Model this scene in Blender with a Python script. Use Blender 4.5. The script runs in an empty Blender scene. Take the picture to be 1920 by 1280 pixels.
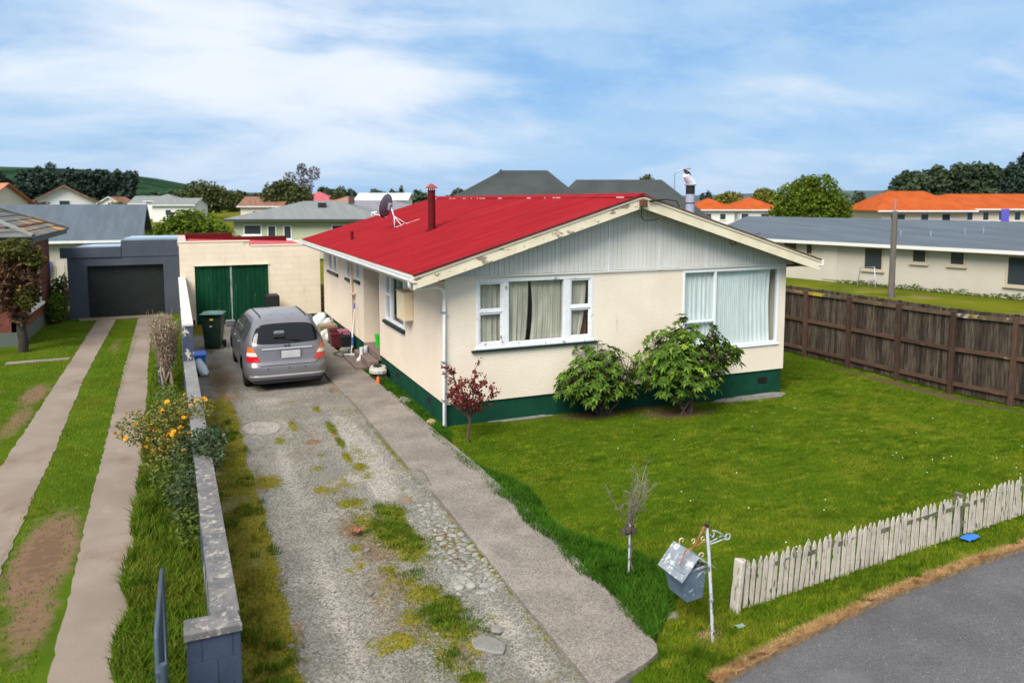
import bpy, math, random
import numpy as np
from mathutils import Matrix, Vector
R = math.radians
PI = math.pi
random.seed(7)
rng = np.random.default_rng(11)
scene = bpy.context.scene
COL = scene.collection

# ------------------------------------------------------------------ camera, sky, sun, exposure
cam_d = bpy.data.cameras.new('camera')
cam = bpy.data.objects.new('camera', cam_d)
COL.objects.link(cam)
cam.location = (0, 0, 4.1)
cam.rotation_euler = (R(90 - 5.5), 0, R(-23.27))
cam_d.sensor_width = 36
cam_d.lens = 27.0
cam_d.shift_y = -125.3 / 1920
cam_d.clip_start = 0.1
cam_d.clip_end = 3000
cam_d.dof.use_dof = True
cam_d.dof.focus_distance = 11.5
cam_d.dof.aperture_fstop = 1.2
scene.camera = cam

SUN_EL, SUN_AZ = 46, -132          # azimuth of the sun seen from the place, clockwise from +Y
w = bpy.data.worlds.new('World')
scene.world = w
w.use_nodes = True
nt = w.node_tree
nt.nodes.clear()
N = nt.nodes.new
L = nt.links.new
out = N('ShaderNodeOutputWorld')
bg = N('ShaderNodeBackground')
sky = N('ShaderNodeTexSky')
sky.sky_type = 'NISHITA'
sky.sun_disc = False
sky.sun_elevation = R(SUN_EL)
sky.sun_rotation = R(SUN_AZ)
sky.air_density = 1.0
sky.dust_density = 0.6
sky.ozone_density = 1.6
bg.inputs['Strength'].default_value = 0.092
# clouds: a high broken layer, laid out on a plane far above the place
tc = N('ShaderNodeTexCoord')
sep = N('ShaderNodeSeparateXYZ'); L(tc.outputs['Generated'], sep.inputs[0])
def wm(op, a, b=None, c=None, clamp=False):
    n = N('ShaderNodeMath'); n.operation = op; n.use_clamp = clamp
    for i, v in enumerate((a, b, c)):
        if v is None: continue
        if isinstance(v, (int, float)): n.inputs[i].default_value = v
        else: L(v, n.inputs[i])
    return n.outputs[0]
zz = wm('ADD', wm('MAXIMUM', sep.outputs[2], 0.0), 0.24)
px = wm('DIVIDE', sep.outputs[0], zz)
py = wm('DIVIDE', sep.outputs[1], zz)
comb = N('ShaderNodeCombineXYZ'); L(px, comb.inputs[0]); L(py, comb.inputs[1]); comb.inputs[2].default_value = 3.7
mp = N('ShaderNodeMapping'); L(comb.outputs[0], mp.inputs[0])
mp.inputs['Rotation'].default_value = (0, 0, R(23)); mp.inputs['Scale'].default_value = (0.8, 1.0, 1); mp.inputs['Location'].default_value = (22.0, 30.0, 0)
n1 = N('ShaderNodeTexNoise'); L(mp.outputs[0], n1.inputs['Vector'])
n1.inputs['Scale'].default_value = 1.5; n1.inputs['Detail'].default_value = 10; n1.inputs['Roughness'].default_value = 0.54; n1.inputs['Distortion'].default_value = 0.35
n2 = N('ShaderNodeTexNoise'); L(mp.outputs[0], n2.inputs['Vector'])
n2.inputs['Scale'].default_value = 0.5; n2.inputs['Detail'].default_value = 3; n2.inputs['Roughness'].default_value = 0.5
cl = wm('ADD', wm('MULTIPLY', n1.outputs[0], 0.6), wm('MULTIPLY', n2.outputs[0], 0.5))
mr = N('ShaderNodeMapRange'); mr.interpolation_type = 'SMOOTHSTEP'
L(cl, mr.inputs[0]); mr.inputs[1].default_value = 0.495; mr.inputs[2].default_value = 0.70; mr.inputs[3].default_value = 0.0; mr.inputs[4].default_value = 1.0
# thin veil: the whole sky is slightly milky, more so higher up
fade = N('ShaderNodeMapRange'); L(sep.outputs[2], fade.inputs[0]); fade.inputs[1].default_value = 0.0; fade.inputs[2].default_value = 0.12; fade.inputs[3].default_value = 0.35; fade.inputs[4].default_value = 1.0
cover = wm('MULTIPLY', mr.outputs[0], fade.outputs[0], clamp=True)
cover = wm('MULTIPLY', cover, 0.9)
zen = N('ShaderNodeMapRange'); zen.interpolation_type = 'SMOOTHSTEP'; L(sep.outputs[2], zen.inputs[0]); zen.inputs[1].default_value = 0.17; zen.inputs[2].default_value = 0.6; zen.inputs[3].default_value = 0.0; zen.inputs[4].default_value = 0.9
cover = wm('MAXIMUM', cover, zen.outputs[0])
def cmix(f, a, b):
    n = N('ShaderNodeMix'); n.data_type = 'RGBA'
    if isinstance(f, float): n.inputs[0].default_value = f
    else: L(f, n.inputs[0])
    for s_, v in ((6, a), (7, b)):
        if isinstance(v, tuple): n.inputs[s_].default_value = (*v, 1)
        else: L(v, n.inputs[s_])
    return n.outputs[2]
base = cmix(0.8, sky.outputs[0], (0.75, 1.9, 3.8))          # clear sky between the clouds
n3 = N('ShaderNodeTexNoise'); L(mp.outputs[0], n3.inputs['Vector'])
n3.inputs['Scale'].default_value = 1.4; n3.inputs['Detail'].default_value = 6; n3.inputs['Roughness'].default_value = 0.6
v3 = N('ShaderNodeMapRange'); v3.interpolation_type = 'SMOOTHSTEP'; L(n3.outputs[0], v3.inputs[0]); v3.inputs[1].default_value = 0.36; v3.inputs[2].default_value = 0.58; v3.inputs[3].default_value = 0.12; v3.inputs[4].default_value = 0.95
hz = N('ShaderNodeMapRange'); L(sep.outputs[2], hz.inputs[0]); hz.inputs[1].default_value = 0.0; hz.inputs[2].default_value = 0.07; hz.inputs[3].default_value = 0.75; hz.inputs[4].default_value = 0.0
veil = wm('MAXIMUM', v3.outputs[0], hz.outputs[0])
hazeb = cmix(hz.outputs[0], (2.25, 3.35, 4.6), (1.85, 2.95, 4.4))
sk2 = cmix(veil, base, hazeb)                                  # thin high haze
skc = cmix(cover, sk2, (4.6, 4.85, 5.2))                        # white cloud
L(skc, bg.inputs['Color'])
L(bg.outputs[0], out.inputs[0])

sd = bpy.data.lights.new('sun', 'SUN')
sd.energy = 2.4
sd.angle = R(34)
sd.color = (1.0, 0.95, 0.87)
so = bpy.data.objects.new('sun', sd)
COL.objects.link(so)
sdir = Vector((math.sin(R(SUN_AZ)) * math.cos(R(SUN_EL)), math.cos(R(SUN_AZ)) * math.cos(R(SUN_EL)), math.sin(R(SUN_EL))))
so.rotation_euler = sdir.to_track_quat('Z', 'Y').to_euler()
so.location = (0, 0, 30)

vs = scene.view_settings
vs.view_transform = 'Standard'
vs.look = 'None'
vs.exposure = 1.12
vs.gamma = 1.0
vs.use_curve_mapping = False
scene.cycles.use_denoising = True
scene.cycles.max_bounces = 8
scene.cycles.transparent_max_bounces = 24

# ------------------------------------------------------------------ materials
MATS = {}
def mat(name, c1, c2=None, scale=3.0, detail=5, rough=0.7, bump=0.0, bscale=40, spec=0.3, metal=0.0, lo=0.35, hi=0.65,
        layers=(), stretch=(1, 1, 1), rnd=0.0, attrs=(), bdetail=6, speck=None, transl=0.0, vstretch=(1, 1, 1), coat=0.0):
    """Procedural principled material on world position. layers: (colour, scale, lo, hi, stretch[, rough]); attrs: (attribute, colour, lo, hi, noise)"""
    if name in MATS: return MATS[name]
    m = bpy.data.materials.new(name); m.use_nodes = True
    nt = m.node_tree; nd = nt.nodes.new; lk = nt.links.new
    b = nt.nodes['Principled BSDF']
    geo = nd('ShaderNodeNewGeometry')
    def vec(st):
        mp = nd('ShaderNodeMapping'); lk(geo.outputs['Position'], mp.inputs[0]); mp.inputs['Scale'].default_value = st
        return mp.outputs[0]
    def noise(sc, det, st=(1, 1, 1), rgh=0.55):
        n = nd('ShaderNodeTexNoise'); lk(vec(st), n.inputs['Vector']); n.inputs['Scale'].default_value = sc
        n.inputs['Detail'].default_value = det; n.inputs['Roughness'].default_value = rgh
        return n.outputs[0]
    def ramp(x, a, c):
        r = nd('ShaderNodeMapRange'); lk(x, r.inputs[0]); r.inputs[1].default_value = a; r.inputs[2].default_value = c
        r.interpolation_type = 'SMOOTHSTEP'
        return r.outputs[0]
    def mix(f, a, c):
        x = nd('ShaderNodeMix'); x.data_type = 'RGBA'
        if isinstance(f, float): x.inputs[0].default_value = f
        else: lk(f, x.inputs[0])
        for s, v in ((6, a), (7, c)):
            if isinstance(v, tuple): x.inputs[s].default_value = (*v[:3], 1)
            else: lk(v, x.inputs[s])
        return x.outputs[2]
    def math_(op, a, c):
        x = nd('ShaderNodeMath'); x.operation = op; x.use_clamp = op == 'ADD'
        for s, v in ((0, a), (1, c)):
            if isinstance(v, (int, float)): x.inputs[s].default_value = v
            else: lk(v, x.inputs[s])
        return x.outputs[0]
    c = tuple(c1)
    if c2 is not None:
        c = mix(ramp(noise(scale, detail, stretch), lo, hi), tuple(c1), tuple(c2))
    if rnd > 0:
        oi = nd('ShaderNodeObjectInfo'); h = nd('ShaderNodeHueSaturation')
        r = nd('ShaderNodeMapRange'); lk(oi.outputs['Random'], r.inputs[0]); r.inputs[3].default_value = 1 - rnd; r.inputs[4].default_value = 1 + rnd
        lk(r.outputs[0], h.inputs['Value'])
        if isinstance(c, tuple): h.inputs['Color'].default_value = (*c[:3], 1)
        else: lk(c, h.inputs['Color'])
        c = h.outputs[0]
    for a in attrs:
        at = nd('ShaderNodeAttribute'); at.attribute_name = a[0]
        f = at.outputs['Fac']
        if len(a) > 4 and a[4] > 0:
            f = math_('ADD', f, math_('MULTIPLY', math_('SUBTRACT', noise(a[5] if len(a) > 5 else 14, 6), 0.5), a[4]))
        c = mix(ramp(f, a[2], a[3]), c, tuple(a[1]))
    if speck is not None:   # coarse grain: chips of two colours
        v = nd('ShaderNodeTexVoronoi'); lk(vec((1, 1, 1)), v.inputs['Vector']); v.inputs['Scale'].default_value = speck[0]
        sp = nd('ShaderNodeSeparateColor'); lk(v.outputs['Color'], sp.inputs[0])
        h = nd('ShaderNodeHueSaturation')
        r = nd('ShaderNodeMapRange'); lk(sp.outputs[0], r.inputs[0]); r.inputs[3].default_value = 1 - speck[1]; r.inputs[4].default_value = 1 + speck[1]
        lk(r.outputs[0], h.inputs['Value'])
        if isinstance(c, tuple): h.inputs['Color'].default_value = (*c[:3], 1)
        else: lk(c, h.inputs['Color'])
        c = h.outputs[0]
    for ly in layers:
        f = ramp(noise(ly[1], 7, ly[4] if len(ly) > 4 else (1, 1, 1), 0.62), ly[2], ly[3])
        c = mix(f, c, tuple(ly[0]))
    if isinstance(c, tuple): b.inputs['Base Color'].default_value = (*c[:3], 1)
    else: lk(c, b.inputs['Base Color'])
    b.inputs['Roughness'].default_value = rough
    b.inputs['Metallic'].default_value = metal
    b.inputs['Specular IOR Level'].default_value = spec
    if coat: b.inputs['Coat Weight'].default_value = coat; b.inputs['Coat Roughness'].default_value = 0.06
    if bump > 0:
        bm = nd('ShaderNodeBump'); bm.inputs['Strength'].default_value = bump; bm.inputs['Distance'].default_value = 0.02
        lk(noise(bscale, bdetail, vstretch, 0.6), bm.inputs['Height']); lk(bm.outputs[0], b.inputs['Normal'])
    if transl > 0:
        t = nd('ShaderNodeBsdfTranslucent'); ms = nd('ShaderNodeMixShader'); ms.inputs[0].default_value = transl
        if isinstance(c, tuple): t.inputs[0].default_value = (*c[:3], 1)
        else: lk(c, t.inputs[0])
        lk(b.outputs[0], ms.inputs[1]); lk(t.outputs[0], ms.inputs[2])
        lk(ms.outputs[0], nt.nodes['Material Output'].inputs[0])
    MATS[name] = m
    return m

def glass(name='glass', tint=(0.97, 0.99, 0.99), f0=0.06, dark=0.0):
    """window pane: clear but for the sky it mirrors"""
    if name in MATS: return MATS[name]
    m = bpy.data.materials.new(name); m.use_nodes = True
    nt = m.node_tree; nd = nt.nodes.new; lk = nt.links.new
    nt.nodes.remove(nt.nodes['Principled BSDF'])
    tr = nd('ShaderNodeBsdfTransparent'); tr.inputs[0].default_value = (*tint, 1)
    gl = nd('ShaderNodeBsdfGlossy'); gl.inputs['Roughness'].default_value = 0.03
    lw = nd('ShaderNodeLayerWeight'); lw.inputs['Blend'].default_value = .5
    pw = nd('ShaderNodeMath'); pw.operation = 'POWER'; lk(lw.outputs['Facing'], pw.inputs[0]); pw.inputs[1].default_value = 4.0
    ml = nd('ShaderNodeMath'); ml.operation = 'MULTIPLY'; lk(pw.outputs[0], ml.inputs[0]); ml.inputs[1].default_value = .6
    ad = nd('ShaderNodeMath'); ad.operation = 'ADD'; ad.use_clamp = True; lk(ml.outputs[0], ad.inputs[0]); ad.inputs[1].default_value = f0 / 2
    ms = nd('ShaderNodeMixShader'); lk(ad.outputs[0], ms.inputs[0]); lk(tr.outputs[0], ms.inputs[1]); lk(gl.outputs[0], ms.inputs[2])
    lk(ms.outputs[0], nt.nodes['Material Output'].inputs[0])
    MATS[name] = m
    return m

# ------------------------------------------------------------------ mesh helpers
class MB:
    """collects faces, builds ONE mesh object"""
    def __init__(s): s.v = []; s.f = []; s.m = []; s.sm = []
    def add(s, vs, fs, mi=0, smooth=False):
        o = len(s.v); s.v += [tuple(v) for v in vs]
        s.f += [tuple(i + o for i in f) for f in fs]; s.m += [mi] * len(fs); s.sm += [smooth] * len(fs)
        return s
    def box(s, x0, y0, z0, x1, y1, z1, mi=0, M=None, bev=0.0):
        if bev > 0: return s.bbox(x0, y0, z0, x1, y1, z1, bev, mi, M)
        vs = [Vector(p) for p in ((x0, y0, z0), (x1, y0, z0), (x1, y1, z0), (x0, y1, z0), (x0, y0, z1), (x1, y0, z1), (x1, y1, z1), (x0, y1, z1))]
        if M is not None: vs = [M @ v for v in vs]
        return s.add(vs, [(3, 2, 1, 0), (4, 5, 6, 7), (0, 1, 5, 4), (1, 2, 6, 5), (2, 3, 7, 6), (3, 0, 4, 7)], mi)
    def bbox(s, x0, y0, z0, x1, y1, z1, b, mi=0, M=None):
        """box with chamfered edges"""
        b = min(b, (x1 - x0) * .45, (y1 - y0) * .45, (z1 - z0) * .45)
        vs = []
        for cx, sx in ((x0, 1), (x1, -1)):
            for cy, sy in ((y0, 1), (y1, -1)):
                for cz, sz in ((z0, 1), (z1, -1)):
                    vs += [Vector((cx, cy + sy * b, cz + sz * b)), Vector((cx + sx * b, cy, cz + sz * b)), Vector((cx + sx * b, cy + sy * b, cz))]
        if M is not None: vs = [M @ v for v in vs]
        def i(a, c, d, k): return (a * 4 + c * 2 + d) * 3 + k
        F = []
        for a in (0, 1):
            F.append([i(a, 0, 0, 0), i(a, 1, 0, 0), i(a, 1, 1, 0), i(a, 0, 1, 0)])
            F.append([i(0, a, 0, 1), i(1, a, 0, 1), i(1, a, 1, 1), i(0, a, 1, 1)])
            F.append([i(0, 0, a, 2), i(1, 0, a, 2), i(1, 1, a, 2), i(0, 1, a, 2)])
        for a in (0, 1):
            for c in (0, 1):
                F.append([i(a, c, 0, 0), i(a, c, 1, 0), i(a, c, 1, 1), i(a, c, 0, 1)])
                F.append([i(a, 0, c, 0), i(a, 1, c, 0), i(a, 1, c, 2), i(a, 0, c, 2)])
                F.append([i(0, a, c, 1), i(1, a, c, 1), i(1, a, c, 2), i(0, a, c, 2)])
        for a in (0, 1):
            for c in (0, 1):
                for d in (0, 1): F.append([i(a, c, d, 0), i(a, c, d, 1), i(a, c, d, 2)])
        ce = sum(vs, Vector()) / len(vs); out = []
        for f in F:
            p = [vs[k] for k in f]; n = (p[1] - p[0]).cross(p[2] - p[1]); m = sum(p, Vector()) / len(p)
            out.append(tuple(f) if n.dot(m - ce) > 0 else tuple(reversed(f)))
        return s.add(vs, out, mi)
    def quad(s, a, b, c, d, mi=0): return s.add([a, b, c, d], [(0, 1, 2, 3)], mi)
    def prism(s, pts, axis, a0, a1, mi=0):
        """polygon pts (2D) extruded along axis 'x','y','z' from a0 to a1"""
        def P(p, a): return {'x': (a, p[0], p[1]), 'y': (p[0], a, p[1]), 'z': (p[0], p[1], a)}[axis]
        n = len(pts); vs = [P(p, a0) for p in pts] + [P(p, a1) for p in pts]
        ar = sum(pts[i][0] * pts[(i + 1) % n][1] - pts[(i + 1) % n][0] * pts[i][1] for i in range(n))
        fl = (ar > 0) == (axis != 'y')
        fs = [tuple(range(n - 1, -1, -1)), tuple(range(n, 2 * n))] + [(i, (i + 1) % n, n + (i + 1) % n, n + i) for i in range(n)]
        if not fl: fs = [tuple(reversed(f)) for f in fs]
        return s.add(vs, fs, mi)
    def tube(s, pts, r, n=8, mi=0, cap=True, smooth=True):
        pts = [Vector(p) for p in pts]; k = len(pts)
        rs = r if isinstance(r, (list, tuple)) else [r] * k
        vs = []; ref = None
        for i, p in enumerate(pts):
            d = (pts[min(i + 1, k - 1)] - pts[max(i - 1, 0)]).normalized()
            if ref is None or abs(d.dot(ref)) > .98: ref = Vector((0, 0, 1)) if abs(d.z) < .9 else Vector((1, 0, 0))
            a = d.cross(ref).normalized(); b = d.cross(a); ref = ref if abs(d.dot(ref)) < .95 else a
            for j in range(n):
                t = 2 * PI * j / n; vs.append(p + (a * math.cos(t) + b * math.sin(t)) * rs[i])
        fs = [(i * n + j, i * n + (j + 1) % n, (i + 1) * n + (j + 1) % n, (i + 1) * n + j) for i in range(k - 1) for j in range(n)]
        s.add(vs, fs, mi, smooth)
        if cap: s.add(vs[:n], [tuple(range(n - 1, -1, -1))], mi); s.add(vs[-n:], [tuple(range(n))], mi)
        return s
    def lathe(s, prof, c=(0, 0, 0), n=20, mi=0, smooth=True, M=None, caps=True):
        """prof: list of (r,z)"""
        vs = []
        for r, z in prof:
            for j in range(n):
                t = 2 * PI * j / n; v = Vector((c[0] + r * math.cos(t), c[1] + r * math.sin(t), c[2] + z)); vs.append(M @ v if M is not None else v)
        k = len(prof)
        fs = [(i * n + j, i * n + (j + 1) % n, (i + 1) * n + (j + 1) % n, (i + 1) * n + j) for i in range(k - 1) for j in range(n)]
        s.add(vs, fs, mi, smooth)
        if caps:
            if prof[0][0] > 1e-4: s.add(vs[:n], [tuple(range(n - 1, -1, -1))], mi)
            if prof[-1][0] > 1e-4: s.add(vs[-n:], [tuple(range(n))], mi)
        return s
    def grid(s, P, nu, nv, mi=0, smooth=True, flip=False):
        """P(i,j) -> point"""
        vs = [P(i, j) for i in range(nu) for j in range(nv)]
        fs = [(i * nv + j, (i + 1) * nv + j, (i + 1) * nv + j + 1, i * nv + j + 1) for i in range(nu - 1) for j in range(nv - 1)]
        if flip: fs = [tuple(reversed(f)) for f in fs]
        return s.add(vs, fs, mi, smooth)
    def mesh(s, name, mats):
        me = bpy.data.meshes.new(name); me.from_pydata(s.v, [], s.f)
        for m in (mats if isinstance(mats, (list, tuple)) else [mats]): me.materials.append(m)
        me.polygons.foreach_set('material_index', s.m); me.polygons.foreach_set('use_smooth', s.sm); me.update()
        return me
    def build(s, name, mats, parent=None, world=True):
        """world: the vertices are in world coordinates, the origin goes to the parent thing's"""
        if parent is not None and world:
            o = root_loc(parent); s.v = [(v[0] - o.x, v[1] - o.y, v[2] - o.z) for v in s.v]
        return put(name, s.mesh(name, mats), parent)

def root_loc(o):
    p = Vector(o.location)
    while o.parent is not None: o = o.parent; p = p + Vector(o.location)
    return p
def put(name, me, parent=None, loc=None, rot=None):
    o = bpy.data.objects.new(name, me); COL.objects.link(o)
    if parent is not None: o.parent = parent
    if loc is not None: o.location = loc
    if rot is not None: o.rotation_euler = rot
    return o
def tag(o, label=None, cat=None, group=None, kind=None):
    if label: o['label'] = label
    if cat: o['category'] = cat
    if group: o['group'] = group
    if kind: o['kind'] = kind
    return o
def thing(name, label, cat, loc=(0, 0, 0), rz=0.0, group=None):
    o = bpy.data.objects.new(name, None); COL.objects.link(o); o.empty_display_size = .2
    o.location = loc; o.rotation_euler = (0, 0, rz)
    return tag(o, label, cat, group)
def copy_tree(o, parent=None):
    c = o.copy(); COL.objects.link(c)
    if parent is not None: c.parent = parent
    for ch in list(o.children): copy_tree(ch, c)
    return c
def npmesh(name, V, F, mats, parent=None, attrs=None, smooth=False, kind=None):
    """fast mesh from arrays; F (M,k); attrs: dict name -> per-vertex floats"""
    V = np.asarray(V, np.float32).reshape(-1, 3); F = np.asarray(F, np.int32); k = F.shape[1]
    if parent is not None:
        o = root_loc(parent); V = V - np.array([o.x, o.y, o.z], np.float32)
    me = bpy.data.meshes.new(name)
    me.vertices.add(len(V)); me.vertices.foreach_set('co', V.ravel())
    me.loops.add(F.size); me.loops.foreach_set('vertex_index', F.ravel())
    me.polygons.add(len(F)); me.polygons.foreach_set('loop_start', np.arange(0, F.size, k, dtype=np.int32))
    if smooth: me.polygons.foreach_set('use_smooth', np.ones(len(F), bool))
    for m in (mats if isinstance(mats, (list, tuple)) else [mats]): me.materials.append(m)
    me.update(calc_edges=True)
    for n, a in (attrs or {}).items():
        at = me.attributes.new(n, 'FLOAT', 'POINT'); at.data.foreach_set('value', np.asarray(a, np.float32))
    o = put(name, me, parent)
    if kind: o['kind'] = kind
    return o

def _hash(ix, iy, s):
    h = (ix.astype(np.int64) * 374761393 + iy.astype(np.int64) * 668265263 + s * 1442695) & 0x7fffffff
    h = ((h ^ (h >> 13)) * 1274126177) & 0x7fffffff
    return ((h ^ (h >> 16)) & 0xffff) / 65535.0
def vnoise(x, y, sc, seed=0, octs=4):
    x = np.asarray(x, float) * sc; y = np.asarray(y, float) * sc; r = 0; a = 0.5; tot = 0
    for o in range(octs):
        ix = np.floor(x); iy = np.floor(y); fx = x - ix; fy = y - iy; fx = fx * fx * (3 - 2 * fx); fy = fy * fy * (3 - 2 * fy)
        g = lambda a_, b_: _hash(ix + a_, iy + b_, seed + o * 17)
        r = r + a * ((g(0, 0) * (1 - fx) + g(1, 0) * fx) * (1 - fy) + (g(0, 1) * (1 - fx) + g(1, 1) * fx) * fy)
        tot += a; a *= .5; x = x * 2.03 + 5.2; y = y * 2.03 + 1.3
    return r / tot
def sstep(a, b, x):
    t = np.clip((np.asarray(x, float) - a) / (b - a), 0, 1); return t * t * (3 - 2 * t)
def gh(x, y):
    """height of the ground"""
    x = np.asarray(x, float); y = np.asarray(y, float)
    return -0.2 * sstep(5, 13, x) * sstep(7.5, 11.5, y) * (1 - sstep(17, 23, x))
def Z(x, y): return float(gh(x, y))
def in_poly(x, y, poly):
    x = np.asarray(x, float); y = np.asarray(y, float); r = np.zeros(x.shape, bool); n = len(poly)
    for i in range(n):
        x0, y0 = poly[i]; x1, y1 = poly[(i + 1) % n]
        if y0 == y1: continue
        c = ((y0 > y) != (y1 > y)) & (x < (x1 - x0) * (y - y0) / (y1 - y0) + x0)
        r ^= c
    return r

def blades(P, h, wd, lean=0.5, segs=1, seed=0):
    """grass blades rooted at P (n,3); h, wd arrays. Returns V, F(tri), t(0 root..1 tip per vertex), id random per vertex"""
    r = np.random.default_rng(seed); n = len(P); a = r.uniform(0, 2 * PI, n); b = r.uniform(0, 2 * PI, n)
    side = np.stack([np.cos(a), np.sin(a), np.zeros(n)], 1) * (wd / 2)[:, None]
    ln = np.stack([np.cos(b), np.sin(b), np.zeros(n)], 1) * (h * r.uniform(.2, 1, n) * lean)[:, None]
    up = np.zeros((n, 3)); up[:, 2] = h
    rd = r.uniform(0, 1, n)
    if segs == 1:
        V = np.stack([P - side, P + side, P + up + ln], 1).reshape(-1, 3)
        F = np.arange(n * 3).reshape(-1, 3); t = np.tile([0, 0, 1.], n); i = np.repeat(rd, 3)
    else:
        mid = P + up * .6 + ln * .3
        V = np.stack([P - side, P + side, mid - side * .8, mid + side * .8, P + up * .92 + ln], 1).reshape(-1, 3)
        o = np.arange(n)[:, None] * 5
        F = np.concatenate([o + np.array([[0, 1, 3]]), o + np.array([[0, 3, 2]]), o + np.array([[2, 3, 4]])], 0)
        t = np.tile([0, 0, .6, .6, 1.], n); i = np.repeat(rd, 5)
    return V, F, t, i

def leaf_cards(C, size, seed=0, aspect=2.0, droop=0.0, fold=0.25):
    """one small folded leaf (two tris) at each centre; size array"""
    r = np.random.default_rng(seed); n = len(C)
    d = r.normal(size=(n, 3)); d[:, 2] = d[:, 2] * .6 - droop; d /= np.linalg.norm(d, axis=1)[:, None]
    q = r.normal(size=(n, 3)); s = np.cross(d, q); s /= np.linalg.norm(s, axis=1)[:, None] + 1e-6
    nn = np.cross(d, s)
    Lh = (size / 2)[:, None]; Wh = Lh / aspect
    V = np.stack([C - d * Lh, C + s * Wh + nn * Wh * fold, C + d * Lh, C - s * Wh + nn * Wh * fold], 1).reshape(-1, 3)
    o = np.arange(n)[:, None] * 4
    F = np.concatenate([o + np.array([[0, 1, 2]]), o + np.array([[0, 2, 3]])], 0)
    return V, F, np.repeat(r.uniform(0, 1, n), 4)

def clumps(n, blobs, seed=0, shell=0.55):
    """points in ellipsoid clumps (cx,cy,cz,rx,ry,rz), denser towards their skins"""
    r = np.random.default_rng(seed); vol = np.array([b[3] * b[4] * b[5] for b in blobs]) ** .7; k = r.choice(len(blobs), n, p=vol / vol.sum())
    B = np.array(blobs)[k]; d = r.normal(size=(n, 3)); d /= np.linalg.norm(d, axis=1)[:, None]
    rad = r.uniform(shell ** 3, 1, n) ** (1 / 3) * r.uniform(.85, 1.08, n)
    return B[:, :3] + d * rad[:, None] * B[:, 3:]

def wall_holes(mb, org, du, nrm, W, H, thick, holes, mi=0, u0=0.0, v0=0.0, rev=None):
    """wall from u0..u0+W along du, v0..v0+H up, outer face through org with outward nrm; holes (a,b,c,d)=u range,v range; real reveals"""
    org, du, nrm = Vector(org), Vector(du), Vector(nrm); up = Vector((0, 0, 1))
    us = sorted({u0, u0 + W, *[h[0] for h in holes], *[h[1] for h in holes]}); vs_ = sorted({v0, v0 + H, *[h[2] for h in holes], *[h[3] for h in holes]})
    def P(u, v, t): return org + du * u + up * v - nrm * t
    flip = du.cross(up).dot(nrm) < 0
    def q(a, b, c, d, m=mi):
        mb.quad(*( (d, c, b, a) if flip else (a, b, c, d)), m)
    inside = lambda u, v: any(h[0] - 1e-6 < u < h[1] + 1e-6 and h[2] - 1e-6 < v < h[3] + 1e-6 for h in holes)
    for i in range(len(us) - 1):
        for j in range(len(vs_) - 1):
            a, b, c, d = us[i], us[i + 1], vs_[j], vs_[j + 1]
            if inside((a + b) / 2, (c + d) / 2): continue
            q(P(a, c, 0), P(b, c, 0), P(b, d, 0), P(a, d, 0)); q(P(b, c, thick), P(a, c, thick), P(a, d, thick), P(b, d, thick))
    r = mi if rev is None else rev
    for a, b, c, d in holes:
        q(P(a, c, 0), P(a, d, 0), P(a, d, thick), P(a, c, thick), r); q(P(b, d, 0), P(b, c, 0), P(b, c, thick), P(b, d, thick), r)
        q(P(b, c, 0), P(a, c, 0), P(a, c, thick), P(b, c, thick), r); q(P(a, d, 0), P(b, d, 0), P(b, d, thick), P(a, d, thick), r)
    a, b, c, d = u0, u0 + W, v0, v0 + H
    q(P(a, d, 0), P(a, c, 0), P(a, c, thick), P(a, d, thick)); q(P(b, c, 0), P(b, d, 0), P(b, d, thick), P(b, c, thick))
    q(P(a, c, 0), P(b, c, 0), P(b, c, thick), P(a, c, thick)); q(P(b, d, 0), P(a, d, 0), P(a, d, thick), P(b, d, thick))
    return mb
# ------------------------------------------------------------------ palette
m_cream = mat('cream_stucco', (.80, .705, .585), (.755, .655, .53), scale=1.2, rough=.9, spec=.1, bump=.4, bscale=24, bdetail=8,
              layers=[((.50, .41, .29), 1.1, .57, .86, (1.6, 1.6, .3)), ((.52, .44, .33), 5, .60, .86, (2, 2, .2))])
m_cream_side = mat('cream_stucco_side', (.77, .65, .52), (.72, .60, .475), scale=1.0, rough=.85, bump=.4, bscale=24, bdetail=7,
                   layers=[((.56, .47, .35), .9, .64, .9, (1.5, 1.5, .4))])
m_found = mat('green_foundation', (.007, .048, .028), (.010, .062, .036), scale=3, rough=.8, spec=.08, bump=.2, bscale=40, layers=[((.16, .17, .13), 6, .66, .78)])
m_white = mat('white_paint', (.78, .79, .80), (.70, .71, .71), scale=4, rough=.45, bump=.08, bscale=30)
m_peel = mat('peeling_white_paint', (.78, .80, .82), (.72, .74, .75), scale=5, rough=.6, bump=.25, bscale=50,
             layers=[((.30, .26, .20), 9, .60, .66, (1, 1, 1)), ((.45, .40, .33), 22, .63, .69)])
m_barge = mat('barge_paint', (.75, .67, .50), (.68, .60, .44), scale=3, rough=.55, bump=.15, bscale=40,
              layers=[((.60, .53, .40), 2, .55, .8)])
m_barge_worn = mat('worn_barge_paint', (.75, .67, .50), (.68, .60, .44), scale=3, rough=.6, bump=.2, bscale=40,
                   layers=[((.27, .22, .16), 4.2, .565, .60, (1, 1, 2.2)), ((.36, .30, .22), 13, .62, .66, (1, 1, 1.6))])
m_gable = mat('pale_grey_cladding', (.68, .665, .62), (.63, .615, .57), scale=2, rough=.6, bump=.06, bscale=30, layers=[((.40, .42, .40), 3, .62, .9, (1, 1, .3))])
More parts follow.
